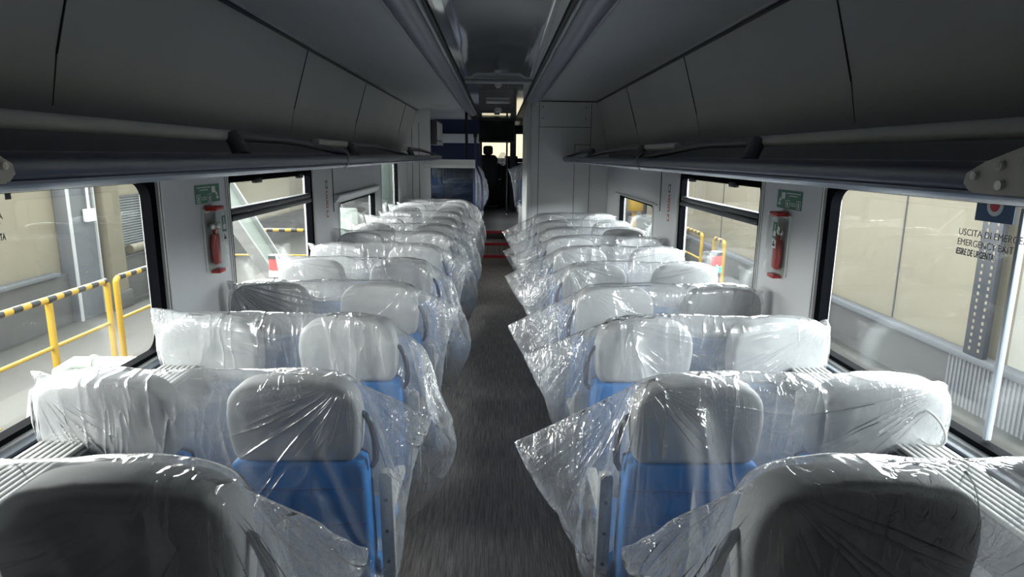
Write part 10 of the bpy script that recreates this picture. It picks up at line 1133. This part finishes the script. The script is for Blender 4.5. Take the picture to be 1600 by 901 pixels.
def decode_bag(k):
    """rebuild the draped sheet from its stored differences (2 mm steps)"""
    it = iter(BAGS[k]); cs = []
    for d in range(3):
        q = {}; c = []
        for side in (-1, 1):
            for j in range(NV+1):
                for i in range(NU+1):
                    if side == 1 and (j == 0 or i in (0, NU)): q[(1, i, j)] = q[(-1, i, j)]; continue
                    if i > 0 and j > 0: p = q[(side, i-1, j)]+q[(side, i, j-1)]-q[(side, i-1, j-1)]
                    elif i > 0: p = q[(side, i-1, j)]
                    elif j > 0: p = q[(side, i, j-1)]
                    else: p = 0
                    v = p+next(it); q[(side, i, j)] = v; c.append(v/500)
        cs.append(c)
    return [Vector(t) for t in zip(*cs)]
NU, NV = 46, 38
def bag_mesh(k, mirror):
    co = decode_bag(k)
    if mirror: co = [Vector((-c.x, c.y, c.z)) for c in co]
    idx = {}; n = 0
    for side in (-1, 1):
        for j in range(NV+1):
            for i in range(NU+1):
                if side == 1 and (j == 0 or i in (0, NU)): idx[(side, i, j)] = idx[(-1, i, j)]; continue
                idx[(side, i, j)] = n; n += 1
    faces = []
    for side in (-1, 1):
        for j in range(NV):
            for i in range(NU):
                q = (idx[(side, i, j)], idx[(side, i+1, j)], idx[(side, i+1, j+1)], idx[(side, i, j+1)])
                faces.append(q if (side == 1) != mirror else q[::-1])
    me = bpy.data.meshes.new('cover'); me.from_pydata([tuple(c) for c in co], [], faces); me.update()
    me.polygons.foreach_set('use_smooth', [True]*len(me.polygons)); me.materials.append(M['film'])
    return me
def mirror_tree(o):
    """mirrored copies of a pair for the left block: new mesh data with x flipped"""
    c = o.copy(); COL.objects.link(c)
    if c.data:
        me = o.data.copy(); me.transform(Matrix.Diagonal((-1, 1, 1, 1))); me.flip_normals(); c.data = me
    for ch in list(o.children):
        d = mirror_tree(ch); d.parent = c
    return c

pairR = make_pair(); pairL = mirror_tree(pairR)
RY = [.95, 1.80, 2.53, 3.22, 3.93, 4.66, 5.29, 5.95, 6.62, 7.50]
LY = [.95, 1.82, 2.54, 3.26, 4.04, 4.74, 5.53, 6.17, 6.85, 7.60, 8.35, 9.05, 9.72]
PC = .905
ORD = ['first', 'second', 'third', 'fourth', 'fifth', 'sixth', 'seventh', 'eighth', 'ninth', 'tenth', 'eleventh', 'twelfth', 'last']
NB = len(BAGS)
bags = {(k, m): bag_mesh(k, m) for k in range(NB) for m in (False, True)}
def order(i, n): return 'last' if i == n-1 else ORD[i]
def place(rows, left):
    n = len(rows); side = 'left' if left else 'right'; used = False
    for i, y in enumerate(rows):
        proto = pairL if left else pairR
        p = proto if i == 0 else copy_tree(proto)
        p.location = ((-1 if left else 1)*(PC+(.015 if i == 0 else 0)), y, .115 if i == 0 else -.022)
        where = ('nearest row' if i == 0 else 'farthest row' if i == n-1 else '%s row from the camera' % order(i, n))
        tag(p, 'blue double seat with grey headrests, %s, %s of the aisle' % (where, side), 'seat', 'double seats %s of the aisle' % side)
        rnd = random.Random(i*7+(3 if left else 0))
        k = (i*2+(1 if left else 0)) % NB if i > 1 else (SEL[side][i])
        c = bpy.data.objects.new('plastic_cover', bags[(k, left)]); COL.objects.link(c)
        c.location = p.location
        md = c.modifiers.new('smooth', 'SUBSURF'); md.levels = 1; md.render_levels = 1
        tag(c, 'clear plastic sheet over the seat pair, %s, %s of the aisle' % (where, side), 'plastic cover', 'plastic covers %s of the aisle' % side)
SEL = {'left': (3, 3), 'right': (3, 2)}
place(RY, False); place(LY, True)

# ------------------------------------------------------------------ far end: upper deck
def single_wrapped(x, y, s, label):
    root = empty('double_seat', (x, y, .51)); tag(root, label, 'seat', 'upper deck seats')
    for ch in (pairR if s > 0 else pairL).children:
        if ch.name.split('.')[0] in ('headrest', 'backrest', 'cushion', 'side_frame', 'shell', 'pedestal'):
            c = ch.copy(); COL.objects.link(c); c.parent = root
    return root
for (x, y, s, k, w1) in ((-.905, 11.9, -1, 1, 'left'), (.905, 11.8, 1, 3, 'right')):
    single_wrapped(x, y, s, 'blue double seat on the raised deck beyond the steps, %s side' % w1)
    c = bpy.data.objects.new('plastic_cover', bags[(k % NB, s < 0)]); COL.objects.link(c); c.location = (x, y, .51)
    tag(c, 'clear plastic sheet over the raised seat beyond the steps, %s side' % w1, 'plastic cover', 'upper deck plastic covers')
# hand rails
h = empty('handrail', (-.36, 10.5, 0)); tag(h, 'dark violet bent handrail at the left of the steps', 'handrail')
bm = BM(); tube(bm, [(0, 0, 2.12), (.0, 0, 1.72), (.02, 0, 1.62), (.10, 0, 1.45), (.11, 0, 1.3), (.11, 0, .62), (.06, 0, .45), (-.03, 0, .62)], .02, 12); obj('bar', bm, M['purple'], h)
bm = BM(); cyl(bm, (0, 0, 2.08), (0, 0, 2.14), .03, 12); obj('bracket', bm, M['black'], h)
h = empty('pole', (-.50, 10.5, 0)); tag(h, 'black vertical pole from partition to ceiling left of the steps', 'pole')
bm = BM(); cyl(bm, (0, 0, 1.70), (0, 0, CH-.01), .022, 12); obj('bar', bm, M['black'], h)
bm = BM(); cyl(bm, (0, 0, 1.69), (0, 0, 1.73), .032, 12); obj('bracket', bm, M['steel'], h)
h = empty('pole', (.20, 14.4, .51)); tag(h, 'slim dark pole right of the driver doorway', 'pole')
bm = BM(); cyl(bm, (0, 0, .004), (0, 0, CH-.515), .02, 12); obj('bar', bm, M['black'], h)
bm = BM(); cyl(bm, (0, 0, .004), (0, 0, .03), .035, 12); obj('bracket', bm, M['steel'], h)
# ceiling monitor
mo = empty('ceiling_monitor', (-.02, 12.0, 2.27)); tag(mo, 'black flat monitor hanging from the ceiling above the far doorway', 'monitor')
bm = BM(); box(bm, -.33, .33, 0, .06, -.235, .20, .02, 3); obj('housing', bm, M['black'], mo)
bm = BM(); box(bm, -.30, .30, -.003, .002, -.205, .15); obj('screen', bm, M['screen'], mo, smooth=False)
bm = BM(); box(bm, -.05, .05, .01, .05, .19, .225); obj('bracket', bm, M['black'], mo)
mo = empty('wall_monitor', (-1.0, 11.0, 2.16)); tag(mo, 'grey framed display box on the wall high beside the left bulkhead', 'monitor')
bm = BM(); box(bm, -.1, .03, -.5, .5, -.20, .19, .02); obj('housing', bm, M['trimdark'], mo)
bm = BM(); box(bm, .03, .036, -.47, .47, -.12, .16, .002); obj('screen', bm, M['endwall'], mo)
bm = BM(); box(bm, .02, .05, -.47, .47, -.20, -.14, .008); obj('lower_lip', bm, M['alu'], mo)
# ceiling fittings
l = empty('ceiling_lamp', (.0, 8.8, CH+.012)); tag(l, 'small rounded rectangular ceiling lamp at the far end of ceiling', 'ceiling lamp')
bm = BM(); box(bm, -.16, .16, -.10, .10, -.03, .0, .014, 3); obj('housing', bm, M['trim'], l)
bm = BM(); box(bm, -.13, .13, -.03, .03, -.034, -.028, .002); obj('lens', bm, M['white'], l)
l = empty('smoke_detector', (.0, 10.6, CH+.012)); tag(l, 'small round white detector on the ceiling beyond the lamp', 'detector')
bm = BM(); cyl(bm, (0, 0, -.012), (0, 0, 0), .065, 20); obj('base', bm, M['trim'], l)
bm = BM(); cyl(bm, (0, 0, -.035), (0, 0, -.012), .045, 20); obj('cap', bm, M['white'], l)
l = empty('ceiling_latch', (.0, 6.45, CH+.012)); tag(l, 'grey T-shaped bracket across the centre of the ceiling', 'bracket')
bm = BM(); box(bm, -.32, .32, -.02, .03, -.03, -.002, .006); obj('cross_bar', bm, M['trim'], l)
bm = BM(); box(bm, -.022, .022, -.10, .35, -.04, -.01, .008); cyl(bm, (0, 0, -.055), (0, 0, -.03), .035, 16); obj('arm', bm, M['trim'], l)
# driver seat and cab
d = empty('driver_seat', (-.24, 16.2, .51)); tag(d, 'black high-backed driver seat in the cab beyond the doorway', 'seat')
bm = BM(); slab(bm, rrect(.24, .22, .06, 6, 0, 1.42), 0, .12, e=.03); obj('headrest', bm, M['black'], d)
bm = BM(); slab(bm, rrect(.48, .82, .12, 6, 0, .90), 0, .14, e=.04); obj('backrest', bm, M['black'], d)
bm = BM(); box(bm, -.26, .26, .02, .55, .42, .54, .04, 3); obj('seat', bm, M['black'], d)
bm = BM(); cyl(bm, (0, .28, .02), (0, .28, .44), .07, 16); box(bm, -.25, .25, .08, .5, .0, .04, .01); obj('pedestal', bm, M['sealgrey'], d)
for sx in (-1, 1):
    bm = BM(); box(bm, sx*.29-.03, sx*.29+.03, .05, .42, .66, .71, .015); obj('armrest', bm, M['black'], d)
dk = empty('control_desk', (.1, 16.95, .51)); tag(dk, 'dark driver control desk below the windscreen', 'desk')
bm = BM(); box(bm, -1.0, 1.0, 0, .45, 0, 1.12, .05, 3); obj('body', bm, M['black'], dk)
bm = BM(); obox(bm, (.25, .06, 1.18), (.34, .04, .22), (-.4, 0, 0), .01); obj('display', bm, M['screen'], dk)
o = obj('wrapped_equipment', (lambda b: (bmesh.ops.create_icosphere(b, subdivisions=3, radius=.13, matrix=Matrix.Translation((.13, 16.7, 1.72)) @ Matrix.Diagonal((1, .7, 1.3, 1))), b)[1])(BM()), M['film'], None)
for v in o.data.vertices: v.co += Vector((math.sin(v.co.z*60), 0, math.cos(v.co.x*70)))*.008
tag(o, 'crumpled white plastic lump hanging beside the driver seat', 'plastic bag')

# ------------------------------------------------------------------ hall outside
G = -.92
bm = BM(); box(bm, -7.2, -1.6, -12, 40, G-.1, G); box(bm, 1.6, 5.5, -12, 40, G-.1, G); box(bm, -1.6, 1.6, -12, 40, G-.3, G-.2); struct('floor_hall', bm, M['hallfloor'], smooth=False)
bm = BM(); box(bm, -7.2, -7.0, -12, 40, G, 3.6); struct('wall_hall_left', bm, M['hallwall'], smooth=False)
bm = BM(); box(bm, -6.99, -6.9, -12, 40, G, -.12); struct('baseboard_hall_left', bm, M['hallgrey'], smooth=False)
bm = BM(); box(bm, -6.99, -6.82, -12, 10.0, -.12, -.06, .01); struct('trim_14', bm, M['hallblue'])
bm = BM(); box(bm, 5.3, 5.5, -12, 40, G, 3.6); struct('wall_hall_right', bm, M['hallwall'], smooth=False)
def ribbed():
    bm = BM(); y = -8.0
    while y < 26:
        box(bm, 5.262, 5.30, y, y+.035, -.30, 3.3); y += .07 if y < 8 else .14
    return bm
struct('trim_15', (lambda b: (box(b, 5.27, 5.30, -8, 6.2, -.28, 3.3), b)[1])(BM()), M['pale'] if False else mat('cream_cladding', (.40, .385, .34), .6), smooth=False)
bm = BM(); box(bm, 5.24, 5.299, -12, 40, G, -.34); struct('baseboard_hall_right', bm, M['hallgrey'], smooth=False)
bm = BM()
y = -6.0
while y < 7.0: box(bm, 5.234, 5.24, y, y+.03, G, -.34); y += .06
struct('trim_16', bm, mat('ribbed_panel', (.22, .225, .24), .6), smooth=False)
bm = BM(); box(bm, 5.12, 5.27, -12, 40, -.34, -.26, .01); struct('trim_17', bm, M['hallblue'])
bm = BM(); 
for yy in (8.2, 11.5, 15.0, 19.0): box(bm, 5.285, 5.302, yy, yy+.02, -.26, 3.5)
struct('trim_18', bm, M['hallgrey'], smooth=False)
bm = BM(); box(bm, -7.2, -1.7, 36, 36.2, G, 3.6); box(bm, 1.7, 5.5, 36, 36.2, G, 3.6); struct('wall_hall_end', bm, M['hallwall'], smooth=False)

# steel column + pilaster on left wall
c = empty('wall_column', (-6.9, 10.62, G)); tag(c, 'grey steel column against the hall wall outside the left window', 'column')
bm = BM(); box(bm, -.09, .12, -.34, .34, 0, 4.4); obj('shaft', bm, M['hallblue'], c, smooth=False)
bm = BM(); box(bm, .12, .15, -.34, -.30, 0, 4.4); box(bm, .12, .15, .30, .34, 0, 4.4); obj('flange', bm, M['trim'], c, smooth=False)
c = empty('wall_pilaster', (-6.9, 11.25, G)); tag(c, 'cream pilaster beside the grey steel column outside', 'pilaster')
bm = BM(); box(bm, -.09, .26, -.22, .22, 0, 4.4); obj('shaft', bm, M['pilaster'], c, smooth=False)
bm = BM(); box(bm, -.09, .30, -.26, .26, 0, .3, .01); obj('plinth', bm, M['hallgrey'], c)
c = empty('junction_box', (-6.76, 10.72, .80)); tag(c, 'small white junction box with conduit on the grey steel column', 'junction box')
bm = BM(); box(bm, -.0, .08, -.12, .12, -.13, .08, .015); obj('box', bm, M['white'], c)
bm = BM(); cyl(bm, (.04, .0, .08), (.04, .0, 2.0), .022, 10); obj('conduit', bm, M['white'], c)
g = empty('wall_louvre', (-6.99, 12.7, .35)); tag(g, 'grey slatted ventilation louvre on the hall wall outside', 'louvre')
bm = BM(); box(bm, 0.0, .02, -1.0, 1.2, -.62, .62); obj('backing', bm, M['sealgrey'], g, smooth=False)
bm = BM()
for k in range(26): obox(bm, (.045, .1, -.60+k*.048), (.05, 2.2, .012), (0, .5, 0))
obj('slats', bm, mat('louvre_grey', (.28, .29, .30), .5), g, smooth=False)
bm = BM(); box(bm, .02, .07, -1.04, -1.0, -.64, .64); box(bm, .02, .07, 1.2, 1.24, -.64, .64); box(bm, .02, .07, -1.04, 1.24, .62, .66); box(bm, .02, .07, -1.04, 1.24, -.66, -.62); obj('frame', bm, M['hallgrey'], g, smooth=False)
g = obj('hall_pipe', (lambda b: (tube(b, [(-6.75, 11.8, .05), (-6.75, 15.5, .05)], .085, 14), b)[1])(BM()), M['pilaster']); tag(g, 'thick cream pipe running across the louvre on the hall wall', 'pipe')

# yellow railings with black stripes
def railing(x0, y0, x1, y1, label, grp='yellow railings', npost=2, h=1.10, rad=.038):
    root = empty('safety_railing', (x0, y0, G)); tag(root, label, 'railing', grp)
    d = Vector((x1-x0, y1-y0, 0)); L = d.length; d.normalize()
    bm = BM(); tube(bm, [(0, 0, h-.06), tuple(d*.02+Vector((0, 0, h-.02))), tuple(d*.06+Vector((0, 0, h))), tuple(d*(L-.06)+Vector((0, 0, h))), tuple(d*(L-.02)+Vector((0, 0, h-.02))), tuple(d*L+Vector((0, 0, h-.06)))], rad, 12)
    tr = obj('top_rail', bm, M['yellow'], root)
    bm = BM(); q = .05
    while q < L: cyl(bm, tuple(d*q+Vector((0, 0, h))), tuple(d*min(q+.13, L-.02)+Vector((0, 0, h))), rad*1.06, 12); q += .26
    obj('stripe', bm, M['black'], tr)
    bm = BM(); cyl(bm, (0, 0, h*.5), tuple(d*L+Vector((0, 0, h*.5))), rad*.6, 10); obj('mid_rail', bm, M['yellow'], root)
    for k in range(npost):
        p = d*(L*k/(npost-1)); bm = BM(); cyl(bm, (p.x, p.y, 0.012), (p.x, p.y, h-.04), rad, 12); box(bm, p.x-.08, p.x+.08, p.y-.08, p.y+.08, 0, .012); obj('post', bm, M['yellow'], root)
railing(-5.0, 4.9, -5.0, 8.15, 'long yellow railing with striped top rail outside the left window, nearest', npost=4)
railing(-5.0, 8.35, -5.0, 9.9, 'short yellow railing beyond the long one outside the left window')
railing(-5.8, 13.9, -3.9, 13.9, 'yellow railing set crosswise outside the second left window')
railing(4.45, 13.75, 4.45, 17.0, 'yellow striped railing seen through the second right window, farther')
railing(4.5, 12.5, 4.5, 13.1, 'narrow yellow hoop railing seen through the second right window')
# horizontal pipes outside left
for k, (yy, zz) in enumerate(((5.45, -.02), (5.15, -.10))):
    p = empty('duct_pipe', (-3.7, yy, zz)); tag(p, 'pale green pipe with flange rings outside the left window, %s of the two' % ('upper' if k == 0 else 'lower'), 'pipe', 'pale pipes outside')
    bm = BM(); tube(bm, [(-.22, 0, G-zz+.01), (-.20, 0, -.35), (-.14, 0, -.08), (0, 0, 0), (1.5, 0, 0)], .06, 14); obj('tube', bm, M['pale'], p)
    bm = BM()
    for xx in (.15, .62, 1.1): cyl(bm, (xx, 0, 0), (xx+.03, 0, 0), .075, 16)
    obj('flange', bm, M['alu'], p)
    bm = BM(); cyl(bm, (1.3, 0, G-zz), (1.3, 0, -.04), .03, 8); obj('support', bm, M['steel'], p)
# inclined pale beams left (stair stringers)
for k, (p0, p1, w) in enumerate((((-3.3, 7.4, 1.75), (-3.4, 10.9, -.90), .34), ((-3.3, 11.0, 2.4), (-3.5, 15.6, -.9), .5))):
    b = empty('inclined_beam', p0); tag(b, 'pale green inclined steel beam outside the %s left window' % ('second' if k == 0 else 'third'), 'beam', 'pale inclined beams')
    v = Vector(p1)-Vector(p0); L = v.length; ang = math.atan2(v.z, v.y)
    bm = BM(); obox(bm, tuple(v*.5), (.06, L, w), (ang, 0, 0)); obj('web', bm, M['pale'], b, smooth=False)
    nrm = Vector((0, -math.sin(ang), math.cos(ang)))
    bm = BM(); obox(bm, tuple(v*.5+nrm*w/2), (.18, L, .03), (ang, 0, 0)); obox(bm, tuple(v*.5-nrm*w/2), (.18, L, .03), (ang, 0, 0)); obj('flange', bm, M['trim'], b, smooth=False)
o = obj('hall_cabinet', (lambda b: (box(b, -2.9, -2.4, 10.2, 11.1, G, .9, .03), b)[1])(BM()), M['pale']); tag(o, 'pale cabinet outside the third left window', 'cabinet')
o = obj('hall_screen', (lambda b: (box(b, -2.6, -2.45, 13.6, 17.5, G, 2.8, .02), b)[1])(BM()), M['bluegreen']); tag(o, 'tall pale green panel outside the tall left window', 'panel')
# signal beacons
def beacon(x, y, z, label, lit_green):
    b = empty('signal_beacon', (x, y, G)); tag(b, label, 'signal light', 'signal beacons')
    h = z-G
    bm = BM(); cyl(bm, (0, 0, .01), (0, 0, h-.13), .02, 10); box(bm, -.1, .1, -.1, .1, 0, .015); obj('pole', bm, M['steel'], b)
    bm = BM(); cyl(bm, (0, 0, h-.13), (0, 0, h-.05), .075, 20); obj('lower_lens', bm, M['greenglow'] if lit_green else M['white'], b)
    bm = BM(); cyl(bm, (0, 0, h-.05), (0, 0, h+.10), .07, 20); obj('upper_lens', bm, M['redglow'], b)
    bm = BM(); cyl(bm, (0, 0, h+.10), (0, 0, h+.15), .075, 20); obj('cap', bm, M['black'], b)
beacon(3.0, 8.6, .40, 'signal beacon glowing green under a dark red lens outside right', True)
beacon(-2.9, 8.3, .36, 'signal beacon with a pale red lens outside the second left window', False)
# perforated upright outside right
p = empty('perforated_upright', (5.15, 6.5, -.26)); tag(p, 'dark perforated steel upright standing outside the right window', 'upright')
bm = BM(); box(bm, -.03, .03, -.14, .14, 0.002, 3.0, .004); obj('channel', bm, M['sealgrey'], p)
bm = BM(); z = .06
while z < 2.8:
    for yy in (-.08, .05): box(bm, -.034, -.029, yy-.014, yy+.014, z, z+.035)
    z += .075
obj('perforation', bm, M['hallwall'], p, smooth=False)
# yellow device on pole seen through third right window
p = empty('yellow_device', (4.6, 21.5, G)); tag(p, 'yellow box on a pole outside the third right window', 'machine')
bm = BM(); box(bm, -.06, .06, -.06, .06, 0, 1.0); obj('pole', bm, M['yellow'], p)
bm = BM(); box(bm, -.2, .25, -.2, .2, .95, 1.5, .04); obj('box', bm, M['yellow'], p)
bm = BM(); box(bm, .25, .4, -.1, .1, .75, 1.2, .03); obj('handle', bm, M['black'], p)
o = obj('hall_bin', (lambda b: (box(b, 4.4, 5.1, 17.5, 18.2, G, -.1, .04), box(b, 4.35, 5.15, 17.45, 18.25, -.1, -.04, .01), b)[2])(BM()), M['hallgrey']); tag(o, 'grey bin by the hall wall outside the third right window', 'bin')
# big pale backdrop far ahead of the windscreen
struct('wall_hall_ahead', (lambda b: (box(b, -5, 5, 34, 34.2, G, 6), b)[1])(BM()), M['paper'], smooth=False)
# white cable loop on the right ledge
cb = obj('white_cable', (lambda b: (tube(b, [(1.31+.0*math.cos(t), 1.80+.09*math.cos(t), .955+.05+.05*math.sin(t)) for t in [2*PI*k/24 for k in range(24)]], .004, 8, True), b)[1])(BM()), M['white']); tag(cb, 'loop of thin white cable on the right window ledge by the second seat row', 'cable')
